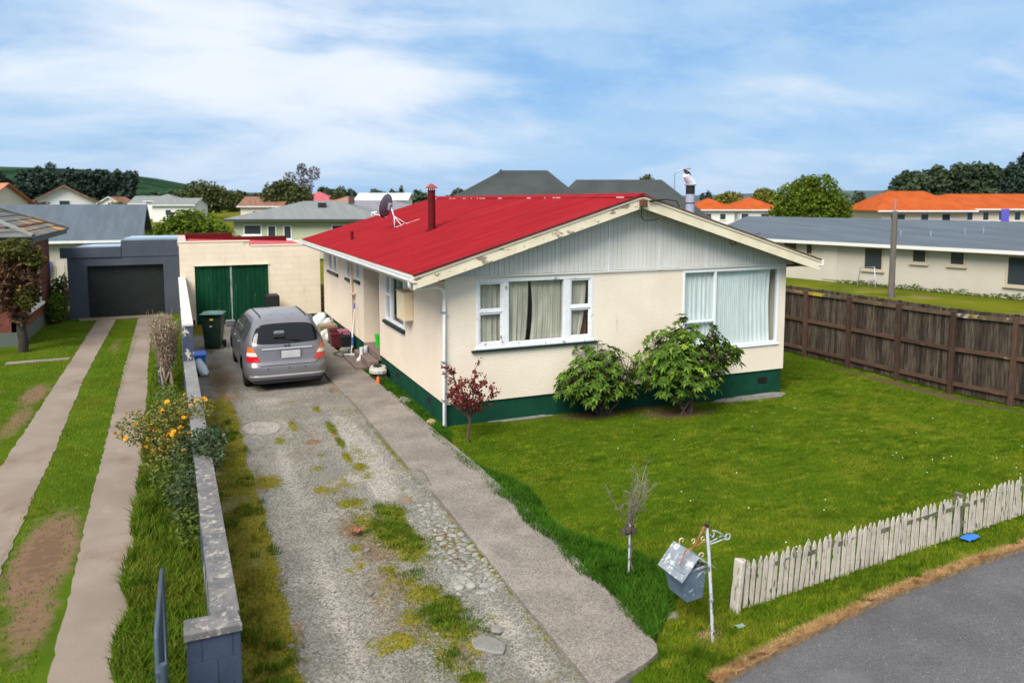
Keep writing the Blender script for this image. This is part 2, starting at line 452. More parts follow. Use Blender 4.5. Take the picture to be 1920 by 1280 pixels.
m_red = mat('red_roof_paint', (.262, .013, .019), (.215, .010, .014), scale=1.4, rough=.7, spec=.04, stretch=(.5, 2.2, 1), bump=.06, bscale=20,
            layers=[((.30, .022, .027), .8, .52, .8, (.25, 3.5, .4)), ((.20, .010, .014), 1.1, .55, .75, (.2, 5, .3)), ((.55, .35, .33), 9, .77, .80, (.5, 2, 1)), ((.22, .012, .02), 1.6, .62, .85, (.25, 4, 1))])
m_red_dark = mat('dark_red_paint', (.115, .007, .010), (.085, .006, .008), scale=6, rough=.6, spec=.12, layers=[((.30, .10, .09), 12, .68, .75)])
m_rooflining = mat('roof_timber', (.20, .15, .10), (.14, .10, .07), scale=6, rough=.8)
m_dark = mat('dark_void', (.012, .012, .014), rough=.9)
m_black = mat('black_rubber', (.014, .014, .015), rough=.75, bump=.1, bscale=60)
m_blackpl = mat('black_plastic', (.018, .018, .02), rough=.4)
m_galv = mat('galvanised_steel', (.42, .46, .52), (.34, .38, .44), scale=8, rough=.38, metal=.6)
m_concrete = mat('path_concrete', (.235, .207, .18), (.185, .162, .14), scale=1.6, rough=.95, spec=.1, bump=.35, bscale=90, speck=(85, .40),
                 layers=[((.31, .27, .24), .9, .52, .75), ((.13, .11, .09), 3.0, .62, .85), ((.10, .10, .05), 1.3, .70, .85)])
m_conc_pale = mat('pale_concrete', (.255, .207, .168), (.205, .165, .132), scale=.8, rough=.95, spec=.1, bump=.2, bscale=50,
                  layers=[((.17, .115, .085), .7, .56, .75), ((.28, .25, .215), 2.2, .60, .8), ((.13, .10, .08), 4, .68, .8)])
m_asphalt = mat('asphalt', (.115, .112, .116), (.09, .087, .09), scale=.9, rough=.95, spec=.15, bump=.45, bscale=120, speck=(150, .38),
                layers=[((.15, .147, .152), 1.1, .52, .80), ((.065, .062, .065), .8, .57, .80), ((.45, .45, .44), 55, .66, .69), ((.5, .5, .5), 30, .70, .73)])
m_gravel = mat('gravel', (.235, .218, .188), (.175, .162, .138), scale=1.3, rough=.95, spec=.1, bump=.6, bscale=75, speck=(62, .45),
               layers=[((.31, .29, .255), 1.3, .56, .8), ((.135, .12, .095), 2.2, .58, .85), ((.40, .39, .37), 48, .70, .75)],
               attrs=[('pale', (.31, .28, .245), .3, .7, .35), ('dirt', (.15, .10, .055), .35, .85, .9), ('rust', (.30, .12, .05), .4, .8, .9, 20),
                      ('moss', (.15, .13, .014), .35, .75, .8, 10)])
m_soilgrass = mat('lawn_ground', (.058, .098, .006), (.044, .08, .005), scale=1.2, rough=1, spec=.0, bump=.5, bscale=60,
                  layers=[((.12, .14, .01), .8, .56, .75), ((.032, .07, .005), 2.2, .6, .8)],
                  attrs=[('dirt', (.10, .068, .04), .35, .8, .6)])
m_sidelawn = mat('side_lawn_ground', (.066, .11, .009), (.048, .082, .007), scale=1.0, rough=1, spec=.0, bump=.5, bscale=40,
                 layers=[((.09, .10, .010), .7, .52, .72)], attrs=[('dirt', (.17, .108, .068), .3, .75, .9, 6), ('dirt', (.095, .062, .04), .75, 1.25, 1.5, 9)])
m_field = mat('field_grass', (.12, .13, .012), (.075, .10, .010), scale=.25, rough=1, spec=.0, bump=.4, bscale=8,
              layers=[((.20, .14, .065), .16, .53, .66), ((.16, .15, .03), .4, .52, .7)])
def grassmat(name, a, b, c, sc=1.2):
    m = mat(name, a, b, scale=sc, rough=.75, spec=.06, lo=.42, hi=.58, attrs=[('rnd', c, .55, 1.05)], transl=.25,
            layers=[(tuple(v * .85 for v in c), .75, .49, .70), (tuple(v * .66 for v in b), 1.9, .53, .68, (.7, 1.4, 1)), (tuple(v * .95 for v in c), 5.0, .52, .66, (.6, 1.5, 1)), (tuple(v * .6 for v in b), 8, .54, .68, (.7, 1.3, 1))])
    return m
m_lawnblade = grassmat('lawn_blades', (.105, .195, .008), (.066, .142, .006), (.29, .31, .026), 1.1)
m_lush = grassmat('lush_blades', (.045, .135, .009), (.030, .095, .006), (.08, .19, .016), 2)
m_verge = grassmat('verge_blades', (.20, .19, .014), (.095, .15, .010), (.34, .27, .045), 2.4)
m_weed = grassmat('weed_blades', (.085, .165, .010), (.055, .115, .008), (.19, .22, .025), 3)
m_dry = grassmat('dry_blades', (.52, .31, .14), (.40, .22, .09), (.60, .42, .22), 4)
m_leafgreen = mat('rhododendron_leaves', (.078, .145, .020), (.054, .108, .015), scale=2, rough=.6, spec=.06, attrs=[('rnd', (.155, .25, .03), .5, 1.1), ('new', (.26, .38, .045), .5, 1.)], transl=.2)
m_leafdark = mat('dull_green_leaves', (.10, .145, .022), (.07, .112, .017), scale=2, rough=.6, spec=.15, attrs=[('rnd', (.13, .17, .03), .5, 1.1)], transl=.2)
m_leafred = mat('red_leaves', (.20, .020, .016), (.12, .013, .012), scale=6, rough=.5, attrs=[('rnd', (.26, .06, .04), .5, 1.1)], transl=.3)
m_bark = mat('bark', (.10, .075, .055), (.065, .05, .038), scale=14, rough=.9, bump=.5, bscale=50)
m_twig = mat('grey_twigs', (.22, .19, .14), (.15, .125, .095), scale=14, rough=.9, bump=.3, bscale=60)
m_stone = mat('cobble_stone', (.25, .245, .22), (.18, .178, .162), scale=9, rough=.8, bump=.3, bscale=40, rnd=.28, layers=[((.22, .22, .14), 7, .62, .8)])
m_slab = mat('stone_slab', (.235, .222, .20), (.175, .165, .148), scale=6, rough=.9, bump=.4, bscale=30)

# ------------------------------------------------------------------ the ground
def sheet(name, xs, ys, zf, m, poly=None, attrs=None, kind='structure'):
    X, Y = np.meshgrid(np.array(xs, float), np.array(ys, float), indexing='ij'); nx, ny = X.shape
    Zv = zf(X, Y); V = np.stack([X, Y, Zv], -1).reshape(-1, 3)
    i, j = np.meshgrid(np.arange(nx - 1), np.arange(ny - 1), indexing='ij')
    F = np.stack([i * ny + j, (i + 1) * ny + j, (i + 1) * ny + j + 1, i * ny + j + 1], -1).reshape(-1, 4)
    if poly is not None:
        c = V[F].mean(1); F = F[in_poly(c[:, 0], c[:, 1], poly)]
        u, inv = np.unique(F, return_inverse=True); V = V[u]; F = inv.reshape(-1, 4)
    A = {k: f(V[:, 0], V[:, 1]) for k, f in (attrs or {}).items()}
    return npmesh(name, V, F, m, None, A, True, kind)
AR = np.arange
xs = np.concatenate([[-900, -500, -250, -120, -60], AR(-40, 50, 2.0), [60, 90, 150, 300, 600, 900]])
ys = np.concatenate([[-60, -30, -10], AR(0, 60, 2.0), [70, 100, 160, 300, 600, 1200]])
tag(sheet('ground', xs, ys, lambda x, y: gh(x, y) - .06 , m_field), 'flat grassy ground running out to the houses and hills')

KERB = [(3.3, 4.6), (4.04, 5.01), (5.06, 5.22), (6.52, 5.47), (7.87, 5.6), (9.07, 5.68), (11, 5.8), (14, 5.9), (18, 5.9)]
road_poly = KERB + [(18, -6), (-12, -6), (-12, 3.0), (.1, 3.6), (3.0, 4.3)]
sheet('road', AR(-12, 18.1, .5), AR(-6, 6.1, .5), lambda x, y: x * 0 - .045, m_asphalt, None)
# drop the road sheet's cells under the lawn by lying it lower than every other sheet
LAWN = [(3.3, 4.85)] + [(x, y + .045) for x, y in KERB[1:]] + [(18, 5.9), (15.9, 5.9), (15.85, 24), (12.0, 24), (12.0, 13.05), (4.25, 13.05), (4.25, 19.2), (3.6, 19.2), (3.6, 6.3), (3.3, 5.5)]
def lawn_dirt(x, y):
    d = np.zeros_like(x)
    for cx, cy, rx, ry in ((7.2, 12.75, .9, .35), (8.9, 12.4, 1.1, .45), (5.9, 13.0, .9, .18), (8.2, 12.95, 1.2, .2), (11.2, 12.95, .9, .12), (4.45, 5.62, .2, .13), (15.35, 12, .25, 3.5)):
        d = np.maximum(d, np.exp(-((x - cx) / rx) ** 2 - ((y - cy) / ry) ** 2))
    return d
lawn = sheet('lawn', AR(3.4, 18.2, .12), AR(4.8, 24.1, .12), lambda x, y: gh(x, y) + .02 * (vnoise(x, y, .9, 3) - .5), m_soilgrass, LAWN, {'dirt': lawn_dirt})
tag(lawn, 'mown green front lawn dotted with daisies')

# ------------------------------------------------------------------ the gravel driveway
MOSS = [(2.31, 15.13, .1, .35, .9), (2.35, 13.72, .09, .55, 1), (2.34, 12.85, .08, .4, 1), (2.29, 12.02, .09, .4, .9), (2.4, 11.49, .16, .3, .9), (1.73, 14.13, .09, .5, .9),
        (1.42, 13.41, .13, .3, .8), (1.93, 12.3, .12, .15, .7), (1.77, 11.68, .14, .18, .8), (1.73, 10.77, .2, .22, .9), (1.97, 10.12, .28, .25, .9), (2.31, 9.63, .16, .35, 1), (2.4, 9.3, .15, .3, 1),
        (2.25, 9.0, .26, .5, 1.2), (2.42, 9.6, .2, .35, 1.1), (2.05, 9.5, .2, .3, .85), (2.3, 8.35, .18, .28, 1.0), (1.97, 8.1, .16, .14, .8), (2.28, 7.4, .12, .2, 1), (2.28, 7.1, .22, .28, 1.15), (2.22, 6.7, .24, .28, 1.15), (1.95, 7.0, .2, .25, .8), (2.18, 6.45, .12, .12, .8),
        (2.15, 5.85, .16, .14, 1), (1.94, 8.96, .2, .35, .5), (2.85, 8.5, .30, 1.2, .42), (2.05, 9.25, .3, .35, .75), (1.75, 8.75, .12, .2, .8), (2.1, 7.7, .2, .25, .7), (2.0, 6.6, .25, .3, .6), (2.75, 10.3, .06, .3, .6), (3.02, 12, .06, 2.2, .75), (3.03, 8.2, .06, 1.7, .85), (3.0, 6.3, .08, .7, .6), (2.0, 7.2, .1, .1, .6),
        (1.0, 11.4, .32, .45, .9), (1.9, 15.9, .3, .25, .5), (2.5, 12.2, .22, .8, .55), (2.6, 14, .15, .8, .45)]
DIRT = [(1.75, 7.5, .3, 1.6, .62), (1.9, 10.5, .35, .8, .55), (1.6, 12.6, .3, .9, .5), (2.8, 8.4, .28, 1.1, .8), (2.05, 7.6, .35, .7, .75), (2.0, 8.6, .4, .7, .8), (1.93, 13.09, .2, .22, .9), (1.85, 9.3, .35, .7, .8), (1.95, 7.9, .25, .6, .75), (1.9, 6.9, .3, .7, .7), (2.25, 6.2, .2, .3, .7), (.8, 8.3, .14, .5, .6), (.95, 17, .2, 1.2, .7), (.7, 18.6, .45, 1.6, .85), (.6, 20, .4, 1, .7), (2.1, 7.05, .14, .12, .9), (2.9, 16.6, .14, .3, .9)]
RUST = [(2.32, 13.28, .07, .12, 1), (1.93, 13.1, .1, .12, .7), (.82, 8.6, .06, .3, .7), (.9, 7.3, .05, .3, .7), (2.7, 9.95, .12, .1, .8), (3.06, 9.3, .05, .35, .8), (3.07, 7.3, .05, .5, .8), (2.2, 6.35, .08, .1, .8), (2.1, 5.6, .1, .1, .9), (2.1, 7.0, .08, .08, .8), (.75, 16.7, .15, .4, .8), (2.95, 16.6, .1, .25, .8)]
PALE = [(1.3, 7.5, .18, 2.6, .62), (1.35, 11.8, .2, 2.2, .6), (2.75, 6.6, .2, .8, .6), (1.5, 16.2, .5, .6, .6), (1.2, 14.35, .48, .62, 1.1), (2.62, 12.6, .28, 2.4, 1.0), (2.5, 10.5, .25, .6, .9), (2.8, 10.2, .2, .4, .6), (2.2, 11, .25, .5, .6), (1.25, 9.2, .2, 3, .45), (2.6, 7.55, .14, .15, .8), (2.75, 5.9, .25, .5, .6)]
def gauss(P, x, y):
    d = np.zeros_like(x)
    for cx, cy, rx, ry, a in P: d = np.maximum(d, a * np.exp(-((x - cx) / rx) ** 2 - ((y - cy) / ry) ** 2))
    return d
def f_moss(x, y):
    e = .86 + .2 * (vnoise(x, y, 1.7, 5) - .5) + .3 * sstep(16, 18.5, y) * 0
    v = 1 - sstep(e - .12, e + .06, x)
    v = np.where(y > 15.8, v * (1 - .75 * sstep(15.8, 17.5, y)), v)
    v = np.maximum(v, .85 * (1 - sstep(.3, .8, np.abs(x - .6))) * sstep(24, 25.5, y))
    mid = .62 * np.exp(-((x - 2.0) / .42) ** 2) * sstep(.50, .66, vnoise(x, y, 2.4, 31)) * (y < 11.5) + .45 * sstep(.60, .70, vnoise(x, y, 1.8, 37)) * (x > 1.4) * (y < 16)
    return np.maximum.reduce([v, mid, gauss(MOSS, x, y), .95 * weed_band(x, y) ** .7 * sstep(.30, .55, vnoise(x, y, 3.2, 53))])
def weed_band(x, y):
    c = 2.27 + .07 * np.sin(y * 3.1) - .12 * sstep(7.4, 6.2, y)
    return np.exp(-((x - c) / .25) ** 2) * sstep(5.6, 6.4, y) * (1 - sstep(9.6, 10.4, y)) * (1 - .75 * np.exp(-((y - 7.75) / .22) ** 2))
f_dirt = lambda x, y: np.maximum(gauss(DIRT, x, y), .8 * sstep(.50, .64, vnoise(x, y, 1.9, 41)) * np.exp(-((x - .7) / .28) ** 2) + .5 * sstep(.52, .66, vnoise(x, y, 1.4, 43)) * np.exp(-((x - 1.9) / .4) ** 2))
f_rust = lambda x, y: gauss(RUST, x, y)
def f_pale(x, y):
    p = gauss(PALE, x, y)
    ring = np.hypot((x - 1.2) / .48, (y - 14.35) / .68)      # the round cement patch over the old manhole
    return np.maximum(p - .5 * np.exp(-((ring - .72) / .07) ** 2), 0)
def z_drive(x, y):
    crown = .02 * (vnoise(x, y, 1.1, 9) - .5) + .015 * (vnoise(x, y, 6, 12) - .5)
    ruts = -.025 * np.exp(-((x - 1.35) / .25) ** 2) - .02 * np.exp(-((x - 2.7) / .2) ** 2) * (y < 7.4)
    return .0 + crown + ruts + .025 * np.clip(f_moss(x, y), 0, 1)
drive = sheet('driveway', AR(.05, 3.26, .035), AR(3.9, 27.25, .05), z_drive, m_gravel, None, {'moss': f_moss, 'dirt': f_dirt, 'rust': f_rust, 'pale': f_pale})
tag(drive, 'worn gravel driveway with mossy strips')

# loose chips
def stones(n, seed, xr, yr, s0, s1, keep):
    r = np.random.default_rng(seed); x = r.uniform(*xr, n * 3); y = yr[0] + (yr[1] - yr[0]) * r.uniform(0, 1, n * 3) ** 1.6
    k = keep(x, y) > r.uniform(0, 1, n * 3); x, y = x[k][:n], y[k][:n]; n = len(x)
    s = s0 + (s1 - s0) * r.uniform(0, 1, n) ** 2.5
    base = np.array([(1, 0, 0), (0, 1, 0), (-1, 0, 0), (0, -1, 0), (0, 0, .7), (0, 0, -.5)], float)
    tri = np.array([(0, 1, 4), (1, 2, 4), (2, 3, 4), (3, 0, 4), (1, 0, 5), (2, 1, 5), (3, 2, 5), (0, 3, 5)])
    a = r.uniform(0, PI, n); B = base[None] * r.uniform(.55, 1.2, (n, 6, 1)) * s[:, None, None] * np.stack([r.uniform(.8, 1.4, n), r.uniform(.6, 1, n), r.uniform(.5, .9, n)], -1)[:, None]
    ca, sa = np.cos(a)[:, None], np.sin(a)[:, None]
    V = np.stack([x[:, None] + B[:, :, 0] * ca - B[:, :, 1] * sa, y[:, None] + B[:, :, 0] * sa + B[:, :, 1] * ca, (z_drive(x, y) + s * .15)[:, None] + B[:, :, 2]], -1)
    F = (np.arange(n)[:, None, None] * 6 + tri[None]).reshape(-1, 3)
    return V.reshape(-1, 3), F, np.repeat(r.uniform(0, 1, n), 6)
m_chip = mat('gravel_chips', (.245, .23, .20), (.18, .168, .145), scale=8, rough=.9, spec=.1, attrs=[('rnd', (.11, .105, .10), .45, .0), ('rnd', (.36, .355, .33), .82, 1.0)])
V, F, rr = stones(26000, 3, (.7, 3.1), (4.9, 17.5), .005, .016, lambda x, y: np.clip(1.0 - 1.1 * f_moss(x, y) - .75 * f_pale(x, y), 0, 1))
o = npmesh('gravel_chips', V, F, m_chip, drive, {'rnd': rr}, False, 'stuff')

# the patch of set river cobbles beside the path
def cobble_mesh(seed):
    r = random.Random(seed); mb = MB(); n = 9; prof = [(.0, .42), (.45, .38), (.82, .2), (1.0, -.05), (.85, -.3)]
    ang = [r.uniform(.82, 1.15) for _ in range(n)]; vs = []
    for pr_, pz in prof[1:]:
        for j in range(n):
            t = 2 * PI * j / n; vs.append((pr_ * ang[j] * math.cos(t), pr_ * ang[j] * math.sin(t), pz + r.uniform(-.04, .04)))
    vs.append((0, 0, .43)); c = len(vs) - 1
    fs = [(c, j, (j + 1) % n) for j in range(n)] + [(i * n + j, (i + 1) * n + j, (i + 1) * n + (j + 1) % n, i * n + (j + 1) % n) for i in range(3) for j in range(n)]
    mb.add(vs, fs, 0, True); return mb.mesh('cobble', m_stone)
cm = [cobble_mesh(i) for i in range(6)]
rc = random.Random(4); placed = []
for _ in range(9000):
    if len(placed) >= 290: break
    y = rc.uniform(7.25, 9.75); xl = 2.52 - .1 * math.sin(y * 2) + max(0, 7.6 - y) * .2; x = rc.uniform(xl, 3.04)
    if y > 9.2 and x < 2.5 + (y - 9.2) * .5: continue
    s = rc.uniform(.030, .058) if rc.random() < .7 else rc.uniform(.055, .08)
    if all((x - a) ** 2 + ((y - b) * 1.15) ** 2 > (s * .93 + c) ** 2 * .86 for a, b, c in placed):
        placed.append((x, y, s))
for x, y, s in placed:
    o = put('cobble', rc.choice(cm), drive, (x, y, float(z_drive(np.array(x), np.array(y))) - .004)); o.scale = (s * rc.uniform(.95, 1.35), s * rc.uniform(.75, 1), s * rc.uniform(.5, .8)); o.rotation_euler = (rc.uniform(-.15, .15), rc.uniform(-.15, .15), rc.uniform(0, PI))
# broken concrete lumps lying in the gravel
def lump(mb, cx, cy, cz, rx, ry, rz_, seed, n=11, mi=0, rot=0.0):
    r = random.Random(seed); k = [r.uniform(.78, 1.12) for _ in range(n)]; vs = []
    for q, z in ((1.0, -.4), (1.02, .35), (.86, .92)):
        for j in range(n):
            t = 2 * PI * j / n; x, y = q * k[j] * math.cos(t) * rx, q * k[j] * math.sin(t) * ry
            vs.append((cx + x * math.cos(rot) - y * math.sin(rot), cy + x * math.sin(rot) + y * math.cos(rot), cz + (z + r.uniform(-.06, .06)) * rz_))
    vs.append((cx, cy, cz + rz_)); c = len(vs) - 1
    mb.add(vs, [(i * n + j, i * n + (j + 1) % n, (i + 1) * n + (j + 1) % n, (i + 1) * n + j) for i in range(2) for j in range(n)] + [(2 * n + j, 2 * n + (j + 1) % n, c) for j in range(n)])
    return mb
tag(lump(MB(), 2.46, 6.27, .012, .12, .17, .022, 5, rot=.5).build('broken_slab', m_slab), 'flat broken piece of concrete lying in the gravel near the path', 'stone')
tag(lump(MB(), 2.63, 6.5, .008, .055, .075, .016, 9, rot=.2).build('broken_slab', m_slab), 'small concrete fragment just beyond the flat broken piece in the gravel', 'stone')
for x, y, s in ((1.86, 8.62, .035), (2.02, 8.7, .026), (1.67, 7.62, .03), (.78, 6.95, .045), (2.08, 6.63, .02)): lump(MB(), x, y, .02, s, s * .8, s * .6, int(x * 100)).build('pebble', m_slab, drive)

# ------------------------------------------------------------------ the concrete path
def slab(name, poly, z0, z1, m, seed=0, amp=.02, kind='structure'):
    """flat slab with ragged edges"""
    r = random.Random(seed); pts = []
    for i in range(len(poly)):
        a, b = Vector(poly[i]), Vector(poly[(i + 1) % len(poly)]); n = max(1, int((b - a).length / .12)); nn = Vector((-(b - a).y, (b - a).x)).normalized()
        for k in range(n): pts.append(a.lerp(b, k / n) + nn * (r.uniform(-amp, amp) if k else 0))
    mb = MB(); mb.prism([(p.x, p.y) for p in pts], 'z', z0, z1); o = mb.build(name, m); o['kind'] = kind; return o
slab('path', [(3.0, 5.22), (3.28, 5.31), (3.62, 5.42), (3.80, 5.51), (3.86, 5.62), (3.93, 6.16), (4.0, 7.5), (4.06, 8.9), (4.05, 11), (4.0, 13), (3.97, 15.8), (3.06, 15.84), (3.05, 11.05), (3.22, 10.9), (3.16, 10.25), (3.1, 10.1), (3.04, 7), (3.02, 5.45)], -.06, .055, m_concrete, 3, .007)
slab('path', [(3.03, 15.86), (3.95, 15.82), (3.9, 17.9), (3.78, 19.3), (3.72, 27.2), (2.98, 27.2), (2.96, 19)], -.06, .04, m_concrete, 4, .012)
# neighbour's two concrete wheel strips
slab('concrete_strip', [(-2.7, 3.0), (-2.02, 3.0), (-1.98, 9.5), (-2.05, 14), (-2.2, 20), (-2.2, 29.6), (-2.78, 29.6), (-2.72, 20), (-2.7, 14)], -.06, .013, m_conc_pale, 6, .018)
slab('concrete_strip', [(-1.2, 3.0), (-.62, 3.0), (-.63, 7.0), (-.68, 13), (-.9, 21), (-1.02, 29.6), (-1.5, 29.6), (-1.42, 21), (-1.28, 12), (-1.19, 7.2)], -.06, .013, m_conc_pale, 7, .016)
slab('garage_apron', [(-3.3, 29.62), (-.6, 29.62), (-.55, 30.2), (-3.4, 30.2)], -.06, .028, m_conc_pale, 8, .02)
slab('concrete_strip', [(-4.2, 22.4), (-2.8, 22.5), (-2.8, 22.75), (-4.2, 22.7)], -.06, .024, m_conc_pale, 9, .02)
SD = [(-1.6, 10.0, .36, 1.5, 1.15), (-1.5, 8.4, .25, .9, .9), (-3.0, 18.7, .3, 1.3, .9), (-2.95, 16.5, .25, 1.6, .8), (-1.85, 24, .2, 1.6, .6), (-3.3, 13.5, .5, 1.5, .9), (-3.6, 11, .6, 1.2, .8), (-4, 19, .5, 1.2, .6), (-1.8, 25, .15, .8, .5)]
sidelawn = sheet('side_lawn', AR(-9, .12, .15), AR(3.2, 33, .2), lambda x, y: .01 * vnoise(x, y, 1.2, 4), m_sidelawn, None, {'dirt': lambda x, y: gauss(SD, x, y)})

# ------------------------------------------------------------------ kerb edging and grass
mb = MB()
for i in range(1, len(KERB) - 1):
    a, b = Vector((*KERB[i], 0)), Vector((*KERB[i + 1], 0)); d = (b - a).normalized(); n_ = Vector((-d.y, d.x, 0))
    vs = [a - n_ * .012, b - n_ * .012, b + n_ * .065, a + n_ * .065]
    mb.add([(v.x, v.y, -.06) for v in vs] + [(v.x, v.y, .012) for v in vs], [(4, 5, 6, 7), (0, 1, 5, 4), (2, 3, 7, 6)])
tag(mb.build('kerb', mat('kerb_concrete', (.30, .19, .10), (.17, .12, .06), scale=14, rough=.9, bump=.3)), None, None, None, 'structure')

def scatter(n, xr, yr, keep, seed, pw=1.0, zf=gh):
    r = np.random.default_rng(seed); x = r.uniform(*xr, n); y = yr[0] + (yr[1] - yr[0]) * r.uniform(0, 1, n) ** pw
    k = keep(x, y) > r.uniform(0, 1, n); x, y = x[k], y[k]
    return np.stack([x, y, zf(x, y) - .004], 1), r
def grass(name, label, P, h, wd, lean, segs, m, seed, parent=None):
    V, F, t, i = blades(P, h, wd, lean, segs, seed)
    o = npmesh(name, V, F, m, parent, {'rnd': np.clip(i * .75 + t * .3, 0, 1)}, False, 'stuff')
    if label: o['label'] = label; o['category'] = 'grass'
    return o
def k_lawn(x, y):
    ok = in_poly(x, y, LAWN) & ~((x > 4.2) & (x < 12.08) & (y > 12.98)) & ~((x < 4.22) & (y > 13))
    return ok * np.clip(1 - 1.15 * lawn_dirt(x, y), 0, 1) * ((x > 3.85) | (y < 5.6)) * ~((x < 3.95) & (y > 5.60 - (3.9 - x) * .55))
P1, r1 = scatter(580000, (3.5, 15.8), (4.75, 14.5), k_lawn, 21, 1.25)
P2, r2 = scatter(40000, (12.1, 15.8), (13, 20), k_lawn, 22)
P = np.concatenate([P1, P2]); n = len(P)
tuft = sstep(.45, .8, vnoise(P[:, 0], P[:, 1], 2.2, 8))
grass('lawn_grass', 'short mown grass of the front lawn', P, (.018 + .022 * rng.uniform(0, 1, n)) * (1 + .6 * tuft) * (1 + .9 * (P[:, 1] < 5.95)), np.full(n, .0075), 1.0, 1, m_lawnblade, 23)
# the long unmown strips: beside the path, along the house
def k_strip(x, y):
    e = 4.72 - .42 * sstep(6.8, 8.5, y) + .12 * np.sin(y * 2.1) - .25 * sstep(9.5, 12, y)
    a = (x > 3.88 + .05 * np.sin(y * 5)) & (x < e) & (y < 12.5) & (y > 5.7 + (x - 3.9) * .9)
    b = (x < 4.24) & (x > 3.93) & (y > 12.4)
    return np.where(a | b, .95, 0) * (.35 + .65 * sstep(.25, .5, vnoise(x, y, 3, 2)))
P, r = scatter(70000, (3.85, 4.9), (5.6, 18.7), k_strip, 31, 1.35); n = len(P)
fr = vnoise(P[:, 0], P[:, 1], 1.6, 6)
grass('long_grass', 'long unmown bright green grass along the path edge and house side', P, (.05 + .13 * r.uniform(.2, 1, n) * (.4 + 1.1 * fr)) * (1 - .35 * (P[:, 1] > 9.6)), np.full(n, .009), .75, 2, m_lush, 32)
# base of the picket fence, mailbox post foot, edges
def k_fence(x, y):
    f = 5.9 + (x - 4.9) * .085
    return np.where((np.abs(y - f) < .12) & (x > 4.85) & (x < 12), .7, 0) + np.where((x - 4.2) ** 2 + (y - 6.1) ** 2 < .09, .8, 0)
P, r = scatter(40000, (3.9, 12), (5.5, 6.7), k_fence, 33); n = len(P)
grass('fence_grass', 'longer grass growing along the foot of the picket fence', P, .03 + .07 * r.uniform(0, 1, n), np.full(n, .007), .8, 2, m_lawnblade, 34)
# dead, sprayed grass along the road edge
kp = np.array(KERB[1:-2]); seg = r.integers(0, len(kp) - 1, 60000); tt = r.uniform(0, 1, 60000)[:, None]
Q = kp[seg] * (1 - tt) + kp[seg + 1] * tt; off = r.normal(.04, .02, 60000); Q = Q + np.stack([-.17 * off, off], 1)
keep = (vnoise(Q[:, 0], Q[:, 1], 4, 3) > .28) & (off > -.05); Q = Q[keep]; n = len(Q)
grass('dry_grass', 'dead orange grass along the edge of the road', np.stack([Q[:, 0], Q[:, 1], np.full(n, .004)], 1), .012 + .03 * r.uniform(0, 1, n), np.full(n, .008), 2.0, 1, m_dry, 36)
P, r = scatter(1600, (4.2, 4.7), (5.42, 5.8), lambda x, y: np.exp(-((x - 4.42) / .12) ** 2 - ((y - 5.6) / .1) ** 2), 37)
grass('dry_grass', 'patch of dead straw at the foot of the mailbox post', P, .012 + .02 * r.uniform(0, 1, len(P)), np.full(len(P), .008), 2.0, 1, m_dry, 38)
# moss and grass of the driveway
def k_verge(x, y):
    m = np.clip(f_moss(x, y), 0, 1)
    return np.where(x < 1.0, m * np.clip(.30 + 3.2 * (vnoise(x, y, 3.4, 14) - .46), .03, 1) * (1 - .8 * f_dirt(x, y)), 0) * (y < 18)
P, r = scatter(52000, (.3, 1.1), (4.9, 17), k_verge, 41, 1.3, z_drive); n = len(P)
big = sstep(.46, .66, vnoise(P[:, 0], P[:, 1], 3.5, 19)) * (P[:, 1] < 9.5)
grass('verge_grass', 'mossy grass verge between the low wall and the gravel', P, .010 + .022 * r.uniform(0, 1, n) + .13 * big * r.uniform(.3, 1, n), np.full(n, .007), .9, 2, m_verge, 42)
TUFTS = [t for t in MOSS if t[4] >= 1]
P, r = scatter(170000, (1.3, 3.12), (5.2, 15.6), lambda x, y: np.clip(np.maximum(gauss(TUFTS, x, y) * 1.2 - .35, 1.15 * weed_band(x, y) * sstep(.42, .60, vnoise(x, y, 4.2, 57))), 0, 1) * (.3 + .7 * sstep(.35, .6, vnoise(x, y, 6, 3))) + .18 * np.clip(gauss(MOSS, x, y), 0, 1), 43, 1.2, z_drive); n = len(P)
g2 = weed_band(P[:, 0], P[:, 1]) * sstep(.35, .7, vnoise(P[:, 0], P[:, 1], 7, 59))
grass('driveway_tufts', 'grass tufts down the middle of the gravel driveway', P, .012 + .02 * r.uniform(0, 1, n) + .09 * g2 * r.uniform(.3, 1, n), np.full(n, .007), .8, 2, m_weed, 44)
P, r = scatter(26000, (.33, .95), (4.9, 15), lambda x, y: sstep(.54, .66, vnoise(x, y, 3.0, 67)) * (1 - sstep(.78, .95, x)), 46, 1.4, z_drive); n = len(P)
grass('verge_tufts', 'brighter grass tufts scattered along the mossy verge beside the low wall', P, .02 + .09 * r.uniform(.1, 1, n), np.full(n, .008), .9, 2, m_weed, 47)
# neighbour's side
def k_side(x, y):
    e = 2.72; s1 = (x > -2.72) & (x < -2.05); s2 = (x > -1.33 + .0) & (x < -.68 - .012 * (y - 7))
    return np.where(s1 | s2, 0, 1) * np.clip(1 - gauss(SD, x, y), 0, 1)
P, r = scatter(90000, (-4.2, .0), (5.0, 26), k_side, 51, 1.6, lambda x, y: x * 0 + .005); n = len(P)
grass('side_grass', 'rough grass between the neighbour wheel strips', P, .02 + .035 * r.uniform(0, 1, n), np.full(n, .011), 1, 1, m_lawnblade, 52)
P, r = scatter(70000, (-.72, .1), (5.2, 24), lambda x, y: np.where(x > -.68 - .012 * (y - 7) + .06 * np.sin(y * 4), .9, 0) * (.3 + .7 * sstep(.3, .55, vnoise(x, y, 2.2, 7))), 53, 1.5, lambda x, y: x * 0 + .005); n = len(P)
ht = vnoise(P[:, 0], P[:, 1], 1.5, 16)
